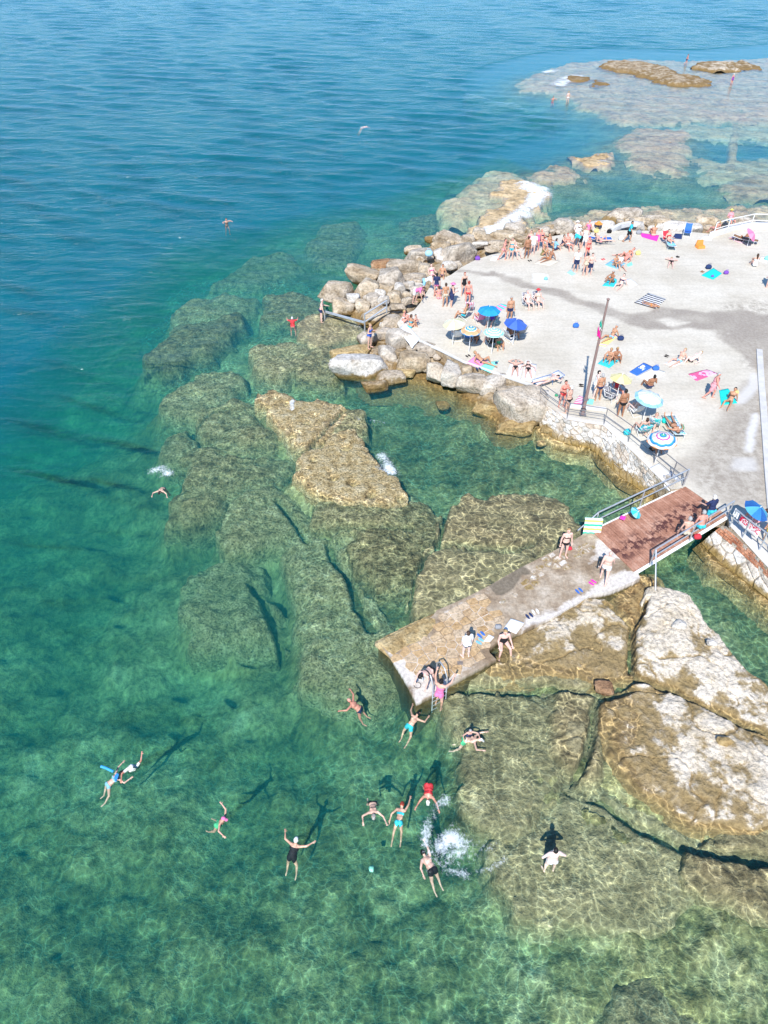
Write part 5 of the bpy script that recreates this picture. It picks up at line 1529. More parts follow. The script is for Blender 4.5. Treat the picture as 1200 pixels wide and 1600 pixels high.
for key, args, kw in (
        ('pink', [(.80, .30, .52)], {}), ('magenta', [(.78, .06, .42)], {}), ('mint', [(.24, .74, .60)], {}), ('white', [(.74, .73, .72)], {}), ('whitestripe', [(.74, .73, .72), (.66, .64, .64)], dict(pattern='cross', scale=18)),
        ('cyan', [(.05, .52, .60)], {}), ('yellow', [(.80, .66, .22)], {}), ('yellowpink', [(.80, .68, .25), (.75, .35, .55)], dict(pattern='ends')), ('blue', [(.05, .16, .50)], {}), ('cream', [(.72, .69, .60)], {}),
        ('pinkmotif', [(.78, .46, .64), (.62, .12, .25)], dict(pattern='print', scale=1.6)), ('teal', [(.02, .58, .52)], {}), ('zebra', [(.05, .05, .06), (.70, .69, .68)], dict(pattern='stripes', scale=14)),
        ('skyblue', [(.20, .48, .66)], {}), ('sand', [(.62, .56, .46)], {}), ('grey', [(.30, .31, .33)], {}), ('navy', [(.03, .05, .13)], {}), ('black', [(.02, .02, .024)], {}), ('red', [(.62, .05, .07)], {}), ('orange', [(.74, .30, .07)], {}),
        ('pinkteal', [(.78, .25, .48), (.1, .6, .55)], dict(pattern='stripes', scale=4)), ('beach', [(.05, .45, .30), (.74, .73, .70), (.80, .68, .15), (.74, .73, .70)], dict(pattern='cross', scale=10)), ('redletters', [(.72, .68, .66), (.60, .03, .08)], dict(pattern='glyph', scale=9)),
        ('candy', [(.70, .10, .25), (.74, .72, .72)], dict(pattern='stripes', scale=10)), ('bw', [(.04, .04, .06), (.66, .64, .64), (.2, .2, .25)], dict(pattern='print', scale=9)), ('tealprint', [(.05, .55, .55), (.72, .72, .7), (.1, .3, .5)], dict(pattern='print', scale=6)), ('purple', [(.2, .08, .4)], {}), ('green', [(.05, .3, .15)], {}),
        ('greyletters', [(.32, .33, .35), (.6, .6, .6)], dict(pattern='glyph', scale=11)), ('brown', [(.25, .14, .08)], {}), ('lightblue', [(.35, .62, .75)], {}), ('ltpink', [(.76, .52, .55)], {})):
    cloth_mat(key, *args, **kw)

TOWELS = [
    ('D', [(265, 695), (335, 638), (445, 678), (370, 735)], 'pink', 'pink towel at the pool rim under the reclining person'),
    ('D', [(375, 735), (440, 690), (545, 675), (470, 775)], 'mint', 'crumpled mint towel beside the pink one at the rim'),
    ('D', [(605, 785), (650, 680), (755, 705), (725, 845)], 'whitestripe', 'white towel under the sunbather with arms behind the head'),
    ('D', [(735, 838), (772, 690), (865, 705), (845, 855)], 'whitestripe', 'white towel under the sunbather in the white hat'),
    ('E', [(512, 262), (590, 193), (697, 233), (612, 302)], 'cyan', 'cyan towel with two people sitting on it'),
    ('E', [(508, 104), (640, 8), (695, 22), (580, 116)], 'yellowpink', 'yellow towel with pink ends past the flagpole'),
    ('F', [(15, 335), (140, 255), (222, 292), (82, 368)], 'blue', 'royal blue towel with a white cloth on it'),
    ('F', [(78, 372), (228, 297), (328, 335), (205, 425)], 'cream', 'cream towel next to the royal blue one'),
    ('F', [(88, 300), (130, 270), (178, 290), (130, 322)], 'white', 'crumpled white cloth dropped on the royal blue towel'),
    ('F', [(522, 350), (680, 312), (770, 345), (590, 412)], 'pinkmotif', 'pale pink towel with a red motif'),
    ('F', [(783, 490), (860, 473), (938, 600), (800, 618)], 'teal', 'teal towel under the person with the yellow bag'),
    ('F', [(315, 262), (430, 212), (485, 250), (400, 288)], 'white', 'white towel under the pair lying on bare concrete'),
    ('C', [(630, 602), (735, 538), (808, 585), (735, 638)], 'teal', 'bright teal towel alone on the far terrace'),
    ('C', [(58, 835), (180, 752), (333, 803), (240, 888)], 'zebra', 'black and white striped towel above the wet stain'),
    ('C', [(105, 238), (272, 262), (252, 312), (125, 275)], 'magenta', 'magenta towel along the far edge'),
    ('B', [(985, 692), (1060, 608), (1112, 640), (1105, 702)], 'cyan', 'turquoise towel beyond the top of the flagpole'),
    ('B', [(1010, 512), (1080, 466), (1185, 500), (1110, 548)], 'skyblue', 'light blue towel with three people in the middle distance'),
    ('B', [(405, 500), (470, 448), (625, 480), (540, 522)], 'sand', 'sand coloured towel among the crowd at the far rocks'),
    ('B', [(685, 580), (715, 556), (762, 590), (730, 602)], 'lightblue', 'small pale blue towel at the feet of the standing couple'),
    ('C', [(-5, 507), (38, 488), (46, 514), (5, 528)], 'mint', 'small mint towel near the colourful pile'),
    ('D', [(515, 215), (560, 188), (628, 208), (560, 248)], 'pinkteal', 'pink and teal towel beside the bright blue parasol'),
    ('E', [(305, 602), (355, 535), (395, 545), (385, 612)], 'candy', 'white and pink towel at the foot of the flagpole'),
    ('E', [(415, 605), (440, 560), (480, 570), (470, 612)], 'mint', 'mint cloth right of the flagpole foot'),
    ('v', [(885, 728), (955, 690), (1040, 765), (960, 805)], 'white', 'white sheet at the corner of the terrace by the bridge'),
    ('v', [(985, 785), (1050, 745), (1115, 810), (1065, 852)], 'greyletters', 'flat grey patch with pale lettering at the corner by the bridge'),  # thin grey sheet with pale glyph marks, flat on the concrete
    ('C', [(605, 300), (660, 262), (740, 268), (715, 306)], 'white', 'white sun mat at the far edge right of the blue chair'),
    ('C', [(410, 665 - 420), (470, 250), (465, 292), (385, 285)], 'navy', 'navy mat left of the blue chair'),
    ('C', [(860, 282), (900, 270), (1000, 322), (975, 334)], 'ltpink', 'narrow pale mat beside the tilted pink parasol'),
    ('B', [(30, 475), (60, 430), (110, 440), (80, 480)], 'white', 'white towel beside the big triangular boulder'),
    ('C', [(-40, 640), (30, 630), (90, 680), (40, 700)], 'whitestripe', 'white towel with a mint roll near the flagpole top'),
    ('C', [(1115, 480), (1150, 440), (1200, 450), (1190, 500)], 'white', 'white towel beside the person on the pink cushion'),
    ('H', [(730, 430), (770, 375), (845, 400), (800, 460)], 'white', 'white towel heaped at the edge of the pier'),
    ('H', [(620, 500), (650, 462), (680, 478), (655, 505)], 'white', 'small white cloth by the shoes on the pier'),
    ('g', [(450, 470), (470, 435), (525, 450), (500, 488)], 'magenta', 'small bright pink cloth at the back edge of the footbridge'),
    ('D', [(600, 480), (640, 450), (680, 470), (660, 530)], 'white', 'white towel beside the royal blue parasol'),
]
for _i, (zn, cs, key, lab) in enumerate(TOWELS):
    z = None
    if zn == 'H': z = PZ + .09
    if zn == 'g': z = .78
    towel(zn, cs, key, lab, z, seed=_i + 1)
towel('r', [(850, 810), (925, 745), (1055, 900), (985, 985)], 'white', 'big white towel spread down the rocks below two people', TZ + .04, seed=51, wrinkle=.08)


def hung_cloth(label, a, b, drop, key, name='towel', cat='towel', over=.2, lean=(0, -.12)):
    """a cloth over a rail from a to b"""
    a, b = Vector(a), Vector(b)
    o = (a + b) / 2
    vs, uv, fs = [], [], []
    n, m = 10, 12
    for i in range(n + 1):
        p = a.lerp(b, i / n) - o
        for j in range(m + 1):
            k_ = j / m
            if k_ < over:
                q = p + Vector((-lean[0], -lean[1], 0)) * ((over - k_) / over) * .5 + Vector((0, 0, .02 - (over - k_) * drop * 1.0))
            else:
                kk = (k_ - over) / (1 - over)
                q = p + Vector((lean[0] * kk + .015 * math.sin(i * 1.3), lean[1] * (.25 + .75 * kk) + .02 * math.sin(i * 1.7) * kk, .02 - kk * drop))
            vs.append(tuple(q)); uv.append((i / n, k_))
    for i in range(n):
        for j in range(m):
            q = i * (m + 1) + j; fs.append((q, q + 1, q + m + 2, q + m + 1))
    me = from_pydata(name, vs, fs, True)
    ul = me.uv_layers.new(name='UVMap')
    for lp in me.loops: ul.data[lp.index].uv = uv[lp.vertex_index]
    ob = mesh_obj(name, me, _cloth[key], loc=o)
    md = ob.modifiers.new('thick', 'SOLIDIFY'); md.thickness = .012
    return tag(ob, label, cat)


_t0 = _b0 + Vector((0, 0, .95)); _t1 = ground('g', 20, 592, .4)
hung_cloth('green white and yellow striped towel hanging at the end of the back bridge rail', _t0.lerp(_t1, .42) + Vector((-.25, 0, .15)), _t0.lerp(_t1, .42) + Vector((.55, -.05, .15)), .95, 'beach', over=.12, lean=(0, -.25))
_r0, _r1 = ground('w', 700, 700, TZ) + Vector((0, 0, 1.0)), ground('w', 930, 890, TZ) + Vector((0, 0, 1.0))
hung_cloth('white towel with red lettering over the pipe railing', _r0, _r1, .55, 'redletters', over=.45, lean=(-.05, -.10))
_q0 = ground('w', 560, 660, TZ)
hung_cloth('small grey cloth folded over the pipe railing nearest the bridge', _r0.lerp(_r1, -.35), _r0.lerp(_r1, -.1), .4, 'white', over=.4, lean=(-.05, -.08))


# parasols -------------------------------------------------------------------------------
def ring_mat(key, stops, panels=None):
    t = NT('canopy_' + key)
    v = t.n('ShaderNodeTexCoord').outputs['Object']
    sep = t.n('ShaderNodeSeparateXYZ'); t.l(v, sep.inputs[0])
    r_ = t.math('SQRT', t.math('ADD', t.math('MULTIPLY', sep.outputs[0], sep.outputs[0]), t.math('MULTIPLY', sep.outputs[1], sep.outputs[1])))
    c = t.ramp(r_, stops, 'CONSTANT')
    c = t.mix(1.0, c, t.ramp(t.noise(v, 4, 3), [(0.3, 0.92), (0.7, 1.05)]), 'MULTIPLY')
    b = t.bsdf
    b.inputs['Transmission Weight'].default_value = 0.0
    t.finish(c, 0.7, None, 0.25)
    tl = t.n('ShaderNodeBsdfTranslucent'); t.l(c, tl.inputs[0])
    mx = t.n('ShaderNodeMixShader'); mx.inputs[0].default_value = .25
    t.l(b.outputs[0], mx.inputs[1]); t.l(tl.outputs[0], mx.inputs[2]); t.l(mx.outputs[0], t.out.inputs['Surface'])
    return t.mat


W_ = (.74, .74, .72)
CANOPY = {
    'sky': [ring_mat('sky', [(0, (.02, .30, .66)), (.5, (.03, .34, .70))])],
    'royal': [ring_mat('royal', [(0, (.05, .13, .50))]), ring_mat('royal2', [(0, (.08, .18, .58))])],
    'lemon': [ring_mat('lemon', [(0, (.72, .70, .42))]), ring_mat('cream', [(0, (.74, .73, .60))])],
    'butter': [ring_mat('butter', [(0, (.74, .66, .30))]), ring_mat('butter2', [(0, (.76, .70, .40))])],
    'sunset': [ring_mat('sunset', [(0, W_), (.10, (.05, .35, .60)), (.24, (.70, .70, .40)), (.36, (.05, .38, .62)), (.48, W_), (.56, (.75, .42, .22)), (.82, (.72, .50, .3)), (.90, (.10, .35, .62))])],
    'spiral': [ring_mat('spiral', [(0, W_), (.12, (.2, .68, .6)), (.22, W_), (.34, (.25, .7, .62)), (.44, W_), (.56, (.28, .7, .64)), (.66, W_), (.78, (.28, .7, .64)), (.88, (.5, .74, .7))])],
    'pinkp': [ring_mat('pinkp', [(0, (.80, .22, .40))]), ring_mat('pinkp2', [(0, (.82, .32, .46))])],
    'ice': [ring_mat('ice', [(0, (.62, .73, .74)), (.35, (.70, .75, .74)), (.78, (.30, .56, .68))])],
    'rainbow': [ring_mat('rainbow', [(0, (.1, .5, .3)), (.13, (.05, .25, .55)), (.22, W_), (.34, (.70, .1, .35)), (.42, W_), (.66, (.05, .35, .6)), (.74, (.03, .2, .5)), (.80, W_), (.92, (.78, .3, .12))])],
    'navyaqua': [ring_mat('na1', [(0, (.03, .14, .42))]), ring_mat('na2', [(0, (.10, .42, .60))]), ring_mat('na3', [(0, (.04, .22, .55))])],
    'aqua': [ring_mat('aqua', [(0, (.05, .55, .68))]), ring_mat('aqua2', [(0, (.3, .66, .72))])],
}


def parasol(zn, u, v, width, kind, label, h=1.6, tilt=(0, 0), n=8, base_z=None, lying=False):
    base_z = TZ if base_z is None else base_z
    cz = base_z + (h - .18 if not lying else .4)
    c = ground(zn, u, v, cz)
    rad = width / ZONES[zn][2] * m_per_px(c) / 2
    foot = Vector((c.x, c.y, base_z)) if not lying else Vector((c.x, c.y, base_z))
    root = thing('parasol', label, 'parasol', tuple(foot))
    tm = Euler((tilt[0], tilt[1], 0)).to_matrix()
    hub = Vector((0, 0, cz - base_z + .0))
    if not lying:
        mb = MB(); mb.tube([(0, 0, 0), (0, 0, hub.z - .1), tuple(hub + tm @ Vector((0, 0, .25 * rad)))], .022, 8); mb.build('pole', M_WSTEEL, root)
    else:
        mb = MB(); mb.tube([tuple(hub + tm @ Vector((0, 0, .3 * rad))), tuple(hub + tm @ Vector((0, 0, -.7 * rad)))], .012, 8); mb.build('pole', M_WSTEEL, root)
    mats = CANOPY[kind]
    rise = .42 * rad
    for k_ in range(n):
        vs, fs = [], []
        m_ = 8; w_ = 4
        for i in range(m_ + 1):
            rr_ = i / m_
            for j in range(w_ + 1):
                th = 2 * math.pi * (k_ + j / w_) / n
                # gores sag between the ribs and are straight-edged at the rim
                f_ = math.cos(math.pi / n) / math.cos((j / w_ - .5) * 2 * math.pi / n)
                x_, y_ = rr_ * f_ * math.cos(th), rr_ * f_ * math.sin(th)
                z_ = (1 - rr_ ** 1.6) * rise / rad - .05 * rr_ * math.sin(math.pi * j / w_)
                vs.append((x_, y_, z_))
        for i in range(m_):
            for j in range(w_):
                q = i * (w_ + 1) + j
                fs.append((q, q + w_ + 1, q + w_ + 2, q + 1))
        mb = MB(); mb.add(vs, fs)
        o = mb.build('canopy_panel', mats[k_ % len(mats)], root, smooth=True)
        o.location = hub; o.scale = (rad, rad, rad); o.rotation_euler = (tilt[0], tilt[1], 0)
        mb = MB(); th = 2 * math.pi * k_ / n; rs_ = rise / rad
        mb.tube([(0, 0, rs_ - .03), (.55 * math.cos(th), .55 * math.sin(th), rs_ * .6 - .03), (.98 * math.cos(th), .98 * math.sin(th), -.02)], .007, 5)
        mb.build('rib', M_WSTEEL, o)
    mb = MB(); mb.tube([tuple(hub + tm @ Vector((0, 0, rise - .02))), tuple(hub + tm @ Vector((0, 0, rise + .09)))], [.025, .012], 8); mb.build('finial', M_WSTEEL, root)
    return root


parasol('D', 460, 250, 200, 'sky', 'bright blue parasol in the cluster on the near terrace')
parasol('D', 160, 362, 195, 'lemon', 'pale lemon parasol at the edge of the cluster', tilt=(.05, -.1))
parasol('D', 303, 420, 188, 'sunset', 'orange and blue ringed parasol in the cluster')
parasol('D', 500, 435, 182, 'spiral', 'mint and white ringed parasol in the cluster')
parasol('D', 685, 362, 205, 'royal', 'royal blue parasol at the right of the cluster', tilt=(.05, .12))
parasol('C', 1055, 255, 130, 'pinkp', 'pink parasol tilted on its side at the far corner', h=1.1, tilt=(.35, .75))
parasol('E', 712, 392, 195, 'butter', 'butter yellow parasol behind the railing', tilt=(-.05, .1))
parasol('E', 950, 560, 255, 'ice', 'pale icy blue parasol behind the railing', tilt=(.1, .12), n=10)
parasol('E', 1062, 912, 265, 'rainbow', 'white octagonal parasol with rainbow rings at the railing', tilt=(.05, -.1))
parasol('w', 975, 462, 350, 'navyaqua', 'blue and aqua panelled parasol at the right edge', h=1.6, tilt=(.15, .35))
parasol('g', 625, 408, 140, 'aqua', 'small turquoise parasol lying open on the footbridge', base_z=.78, lying=True, tilt=(.3, .5))


# folding chairs and sunbeds ----------------------------------------------------------------
def sling(pts, w, key, parent, name, n=3):
    """cloth stretched between side bars, pts is the profile (y,z)"""
    vs, uv, fs = [], [], []
    m = 6
    for i, (y, z) in enumerate(pts):
        for j in range(m + 1):
            k_ = j / m
            vs.append(((k_ - .5) * w, y, z - .035 * math.sin(math.pi * k_))); uv.append((k_, i / (len(pts) - 1)))
    for i in range(len(pts) - 1):
        for j in range(m):
            q = i * (m + 1) + j; fs.append((q, q + 1, q + m + 2, q + m + 1))
    me = from_pydata(name, vs, fs, True)
    ul = me.uv_layers.new(name='UVMap')
    for lp in me.loops: ul.data[lp.index].uv = uv[lp.vertex_index]
    o = mesh_obj(name, me, _cloth[key], parent)
    md = o.modifiers.new('thick', 'SOLIDIFY'); md.thickness = .012
    return o


def chair(zn, u, v, face, key, label, z=None, low=.34):
    """folding beach chair; its front looks to -Y"""
    z = TZ if z is None else z
    p = ground(zn, u, v, z)
    root = thing('beach_chair', label, 'chair', tuple(p), R(face))
    w = .54
    for s in (-1, 1):
        x = s * w / 2
        mb = MB(); mb.tube([(x, -.27, 0), (x, -.24, low + .02), (x, .22, low - .06), (x, .48, low + .52)], .014, 6); mb.build('side_frame', M_WSTEEL, root)
        mb = MB(); mb.tube([(x * 1.05, -.2, low - .02), (x * 1.05, .34, 0)], .014, 6); mb.build('leg', M_WSTEEL, root)
        mb = MB(); mb.tube([(x * 1.08, -.22, low + .02), (x * 1.08, -.2, low + .2), (x * 1.08, .33, low + .22)], .016, 6); mb.build('armrest', M_WSTEEL, root)
    for y, zz in ((-.27, .02), (.34, .02)):
        mb = MB(); mb.tube([(-w / 2, y, zz), (w / 2, y, zz)], .013, 6); mb.build('cross_bar', M_WSTEEL, root)
    sling([(-.24, low + .02), (-.05, low - .02), (.1, low - .05), (.22, low - .05)], w, key, root, 'seat')
    sling([(.22, low - .04), (.31, low + .16), (.4, low + .36), (.48, low + .53)], w, key, root, 'backrest')
    return root


def sunbed(zn, u, v, face, key, label, frame=None):
    """folding lounger; head end at +Y"""
    p = ground(zn, u, v, TZ)
    root = thing('sunbed', label, 'sunbed', tuple(p), R(face))
    frame = frame or M_WSTEEL
    w = .6
    for s in (-1, 1):
        x = s * w / 2
        mb = MB(); mb.tube([(x, -.95, .3), (x, .4, .3), (x, .95, .42)], .016, 6); mb.build('side_frame', frame, root)
        for y in (-.7, .1, .75):
            mb = MB(); mb.tube([(x, y, .31), (x, y + .04, 0)], .013, 6); mb.build('leg', frame, root)
    for y, zz in ((-.95, .3), (.95, .42)):
        mb = MB(); mb.tube([(-w / 2, y, zz), (w / 2, y, zz)], .014, 6); mb.build('cross_bar', frame, root)
    sling([(-.93, .3), (-.5, .29), (0, .29), (.4, .3)], w, key, root, 'bed')
    sling([(.4, .3), (.65, .35), (.93, .42)], w, key, root, 'headrest')
    return root


M_BSTEEL = plain('blue_tube', (.04, .16, .42), .5)
chair('D', 290, 250, 170, 'candy', 'red and white striped beach chair in the parasol cluster')
chair('D', 235, 310, 250, 'teal', 'turquoise beach chair left of the bright blue parasol')
chair('D', 375, 345, 200, 'pink', 'pink beach chair between the bright blue and orange ringed parasols')
chair('D', 480, 370, 330, 'mint', 'mint beach chair under the bright blue parasol')
chair('D', 180, 490, 190, 'white', 'white beach chair under the pale lemon parasol')
chair('D', 290, 500, 160, 'blue', 'blue beach chair under the orange ringed parasol')
chair('D', 640, 500, 120, 'white', 'white beach chair left of the royal blue parasol pole')
chair('D', 718, 460, 200, 'grey', 'empty grey beach chair under the royal blue parasol')
chair('D', 785, 215, 20, 'bw', 'black and white patterned beach chair left of the red hat')
chair('D', 870, 205, 20, 'bw', 'dark patterned beach chair of the person in the red hat')
chair('D', 470, 545, 200, 'black', 'black beach chair under the mint ringed parasol')
chair('E', 618, 575, 40, 'bw', 'black and white patterned chair in front of the butter yellow parasol')
chair('E', 825, 690, 200, 'white', 'white beach chair behind the railing beside the icy blue parasol')
chair('E', 885, 860, 190, 'tealprint', 'chair covered with a turquoise printed towel at the railing')
chair('E', 985, 800, 160, 'tealprint', 'printed chair between the icy blue and rainbow parasols')
chair('C', 505, 265, 340, 'blue', 'bright blue beach chair at the far edge')
chair('C', 335, 330, 20, 'red', 'red beach chair with a person reclining at the far edge')
chair('t', 1115 * 0 + 1250, 290, 0, 'navy', 'navy chair at the right edge of the terrace') if False else None
sunbed('D', 955, 865, -62, 'white', 'blue framed white sunbed by the end of the railing', M_BSTEEL)
sunbed('E', 1155, 830, 180, 'tealprint', 'sunbed with turquoise towels behind the rainbow parasol')
sunbed('B', 962, 318, 90, 'blue', 'dark blue sunbed near the curved kerb')
sunbed('C', 365, 358, 170, 'skyblue', 'pale blue sunbed end in front of the red chair')
sunbed('C', 1000, 1180 - 860, 60, 'brown', 'brown sunbed beside the tilted pink parasol')


# bags, shoes and small things ------------------------------------------------------------
def bag(zn, u, v, key, label, size=.42, z=None, rz=0., kind='bag'):
    z = TZ if z is None else z
    p = ground(zn, u, v, z)
    size *= .8
    root = thing(kind, label, kind if kind in ('bag', 'backpack') else 'bag', tuple(p), rz)
    vs, f = ico(2)
    q = vs.copy()
    q = np.sign(q) * np.abs(q) ** .7
    q[:, 2] = np.where(q[:, 2] > .3, q[:, 2] * (1 - .25 * np.abs(q[:, 0])), q[:, 2])
    q = q * np.array([.5, .36, .40]) * size + np.array([0, 0, .36 * size])
    q += (.03 * size * fbm(q[:, 0] * 9, q[:, 1] * 9 + q[:, 2] * 7, 3, 3))[:, None]
    bd_ = mesh_obj('body', from_arrays('body', q, f), _cloth[key], root)
    for s in (-1, 1):
        mb = MB(); mb.tube([(s * .22 * size, -.1 * size, .6 * size), (s * .2 * size, -.1 * size, .95 * size), (-s * .0, -.12 * size, 1.0 * size)], .02 * size + .004, 6); mb.build('strap', _cloth[key], bd_)
    return root


bag('C', 690, 545, 'navy', 'navy bag beside the bright teal towel', .55)
bag('E', 705, 62, 'navy', 'dark navy bag right of the yellow towel', .5)
bag('F', 240, 318, 'blue', 'blue bag on the cream towel', .5)
bag('B', 760, 1045, 'blue', 'blue bag alone on the concrete left of the flagpole', .5)
bag('B', 505, 640, 'skyblue', 'small blue bag on the whitewashed patch', .35)
bag('B', 935, 235, 'yellow', 'yellow bag at the far edge near the curved kerb', .5)
bag('B', 1045, 240, 'black', 'black bag on the kerb at the far edge', .5)
bag('B', 1145, 300, 'white', 'white bag at the feet of the person with the backpack', .5)
bag('r', 1140, 120, 'lightblue', 'pale blue backpack left on the wide grey boulder', .75, 1.25, kind='backpack')
bag('s', 578, 470, 'purple', 'purple bag beside the big triangular boulder', .5)
bag('C', 98, 250, 'grey', 'grey round bag left of the magenta towel', .55)
_oc = ground('C', 620, 365, TZ)
_ocr = thing('cushion', 'orange wedge shaped beach cushion alone on the far terrace', 'cushion', tuple(_oc), .2)
mb = MB(); mb.box((0, 0, .10), (.62, .5, .2), 0, .88); mb.build('seat', _cloth['orange'], _ocr)
mb = MB(); mb.box((0, .2, .36), (.58, .14, .34), 0, .8); mb.build('backrest', _cloth['orange'], _ocr)
bag('C', 840, 590, 'purple', 'patterned bag at the corner of the bright teal towel', .45)
bag('D', 520, 700, 'navy', 'small dark bag on the mint towel', .22)
bag('E', 160, 540, 'green', 'small dark bag beside the blue framed sunbed', .25)
bag('E', 1085, 765, 'teal', 'teal beach bag left of the sunbed behind the rainbow parasol', .5)
bag('F', 452, 825, 'green', 'green bag right of the sunbed behind the rainbow parasol', .45)
bag('E', 760, 865, 'cyan', 'turquoise bag hung low at the railing', .5)
bag('G', 105, 490, 'red', 'red handbag held beside the person in the black bikini', .28, PZ + .12)
bag('H', 700, 430, 'grey', 'grey rucksack beside the white towel on the pier', .35, PZ + .06)
bag('F', 925, 520, 'yellow', 'yellow bag on the arm of the person on the teal towel', .35)
bag('C', 90, 425, 'yellow', 'pale yellow bag near the colourful pile', .5)
bag('w', 230, 810, 'red', 'red and white bag hanging on the front bridge rail', .42, .95)
bag('C', 1190, 470, 'mint', 'mint bag at the right edge of the terrace', .5)
bag('C', 725, 615, 'purple', 'small purple bag on the near corner of the bright teal towel', .25)
_oh = ground('t', 318, 132, 1.2)
_ohr = thing('hat', 'orange hat left on the pale mound at the far edge', 'hat', tuple(_oh))
mb = MB(); mb.tube([(0, 0, .0), (0, 0, .02)], [.34, .32], 16); mb.build('brim', _cloth['orange'], _ohr)
mb = MB(); mb.tube([(0, 0, .02), (0, 0, .14), (0, 0, .2)], [.19, .17, .1], 14); mb.build('crown', _cloth['orange'], _ohr)


def shoes(zn, u, v, key, label, z=None, rz=0., kind='sandal'):
    z = TZ if z is None else z
    p = ground(zn, u, v, z)
    root = thing('sandals', label, 'sandals', tuple(p), rz)
    for s in (-1, 1):
        poly = [(s * .09 + .05 * math.cos(a) * (1 + .15 * math.sin(a)), .14 * math.sin(a)) for a in [k * math.pi / 6 for k in range(12)]]
        mb = MB(); mb.prism(poly, .004, .03); sl = mb.build('sole', _cloth[key], root)
        mb = MB(); mb.tube([(s * .09 - .045, .02, .02), (s * .09, .05, .07), (s * .09 + .045, .02, .02)], .012, 6); mb.build('strap', _cloth[key], sl)
    return root


for args in (('E', 372, 450, 'black', 'black flip-flops on the concrete left of the flagpole', None, 1.4), ('D', 280, 636, 'black', 'dark sandals near the pink towel at the rim', None, .6), ('D', 368, 742, 'navy', 'navy sandals between the pink and mint towels', None, .4), ('F', 335, 200, 'black', 'black sandals above the pair lying on bare concrete', None, .9),
             ('H', 606, 466, 'blue', 'blue shoes on the pier paving, the pair further from the tip', PZ + .05, .7), ('H', 600, 502, 'skyblue', 'light blue shoes on the pier paving, the pair nearer the tip', PZ + .05, .9), ('H', 872, 362, 'navy', 'dark sandals on the wet concrete of the pier', PZ + .06, .5), ('H', 906, 340, 'white', 'white sandals next to the dark ones on the pier', PZ + .06, .3),
             ('G', 232, 672, 'magenta', 'pink sandals near the person in white trunks', PZ + .1, .8), ('G', 158, 718, 'blue', 'blue flip-flops on the pale edge of the pier', PZ + .1, .5), ('B', 370, 478, 'black', 'dark sandals beside the sand coloured towel', None, .4), ('C', 430, 445, 'black', 'dark sandals beside the person lying face down', None, 1.2), ('C', 640, 572, 'brown', 'brown sandals left of the bright teal towel', None, .8), ('B', 995, 467, 'red', 'red sandals left of the light blue towel', None, .5)):
    shoes(*args)

# swim noodle, floating bag, pier ladder
nz = ground('K', 150, 195, .03)
mb = MB(); mb.tube([(-.24, .10, 0), (-.08, .04, .03), (.08, -.03, .03), (.24, -.09, 0)], .045, 10)
tag(mb.build('swim_noodle', plain('blue_foam', (.05, .35, .72), .6), loc=nz, smooth=True), 'bright blue swim noodle by the dark haired swimmer', 'float')
nz = ground('K', 196, 236, .02)
mb = MB(); mb.prism([(.07 * math.cos(a) * (1 if math.sin(a) > 0 else .8), .13 * math.sin(a)) for a in [k * math.pi / 8 for k in range(16)]], -.02, .035)
tag(mb.build('kick_board', plain('blue_board', (.04, .25, .62), .5), loc=nz), 'blue board under the arm of the dark haired swimmer', 'float')
bgp = ground('J', 185, 770, -.9)
vv, ff = boulder_mesh(991, 3, 8, .12, .2)
tag(mesh_obj('plastic_bag', from_arrays('plastic_bag', vv * np.array([.11, .13, .05]), ff), plain('mint_plastic', (.28, .6, .5), .4), loc=bgp), 'pale mint plastic bag drifting under water', 'bag')
l0, l1 = ground('H', 322, 775, PZ), ground('H', 398, 735, PZ)
lad = thing('ladder', 'steel bathing ladder with looped handrails at the pier edge', 'ladder', tuple((l0 + l1) / 2))
lo_ = (l0 + l1) / 2
for e in (l0, l1):
    e = e - lo_
    mb = MB(); mb.tube([e + Vector((-.25, .42, .02)), e + Vector((-.25, .42, .75)), e + Vector((-.15, .3, .95)), e + Vector((.0, .0, .95)), e + Vector((.1, -.18, .6)), e + Vector((.12, -.22, -1.1))], .026, 8); mb.build('rail', M_STEEL, lad, smooth=True)
for k_ in range(5):
    z_ = .15 - .28 * k_
    mb = MB(); mb.tube([l0 - lo_ + Vector((.12, -.21, z_)), l1 - lo_ + Vector((.12, -.21, z_))], .022, 8); mb.build('rung', M_STEEL, lad)
# ---------------------------------------------------------------- people
def unit(v):
    v = np.array(v, float); return v / (np.linalg.norm(v) + 1e-9)


def rcone(a, b, ra, rb, n=10, rings=5, flat=None):
    """a tapered limb with rounded ends as a closed mesh"""
    a, b = np.array(a, float), np.array(b, float)
    t = unit(b - a)
    s = unit(np.cross(t, (0.3, 0.2, 1) if abs(t[2]) < .9 else (1, 0, 0.1))); u = np.cross(t, s)
    prof = []
    for k in range(3): th = math.pi / 2 * (1 - k / 3); prof.append((-ra * math.sin(th), ra * math.cos(th), 0))
    prof.append((0, ra, 0))
    L = np.linalg.norm(b - a)
    for k in range(1, rings): prof.append((L * k / rings, ra + (rb - ra) * k / rings, 0))
    prof.append((L, rb, 0))
    for k in range(1, 4): th = math.pi / 2 * k / 3; prof.append((L + rb * math.sin(th), rb * math.cos(th), 0))
    vs = []
    for d, r, _ in prof:
        for k in range(n):
            an = 2 * math.pi * k / n
            vs.append(a + t * d + max(r, 1e-4) * (math.cos(an) * s + math.sin(an) * u))
    fs = []
    for i in range(len(prof) - 1):
        for k in range(n):
            k2 = (k + 1) % n
            fs.append((i * n + k, i * n + k2, (i + 1) * n + k2, (i + 1) * n + k))
    fs.append(tuple(range(n - 1, -1, -1))); fs.append(tuple((len(prof) - 1) * n + k for k in range(n)))
    return vs, fs


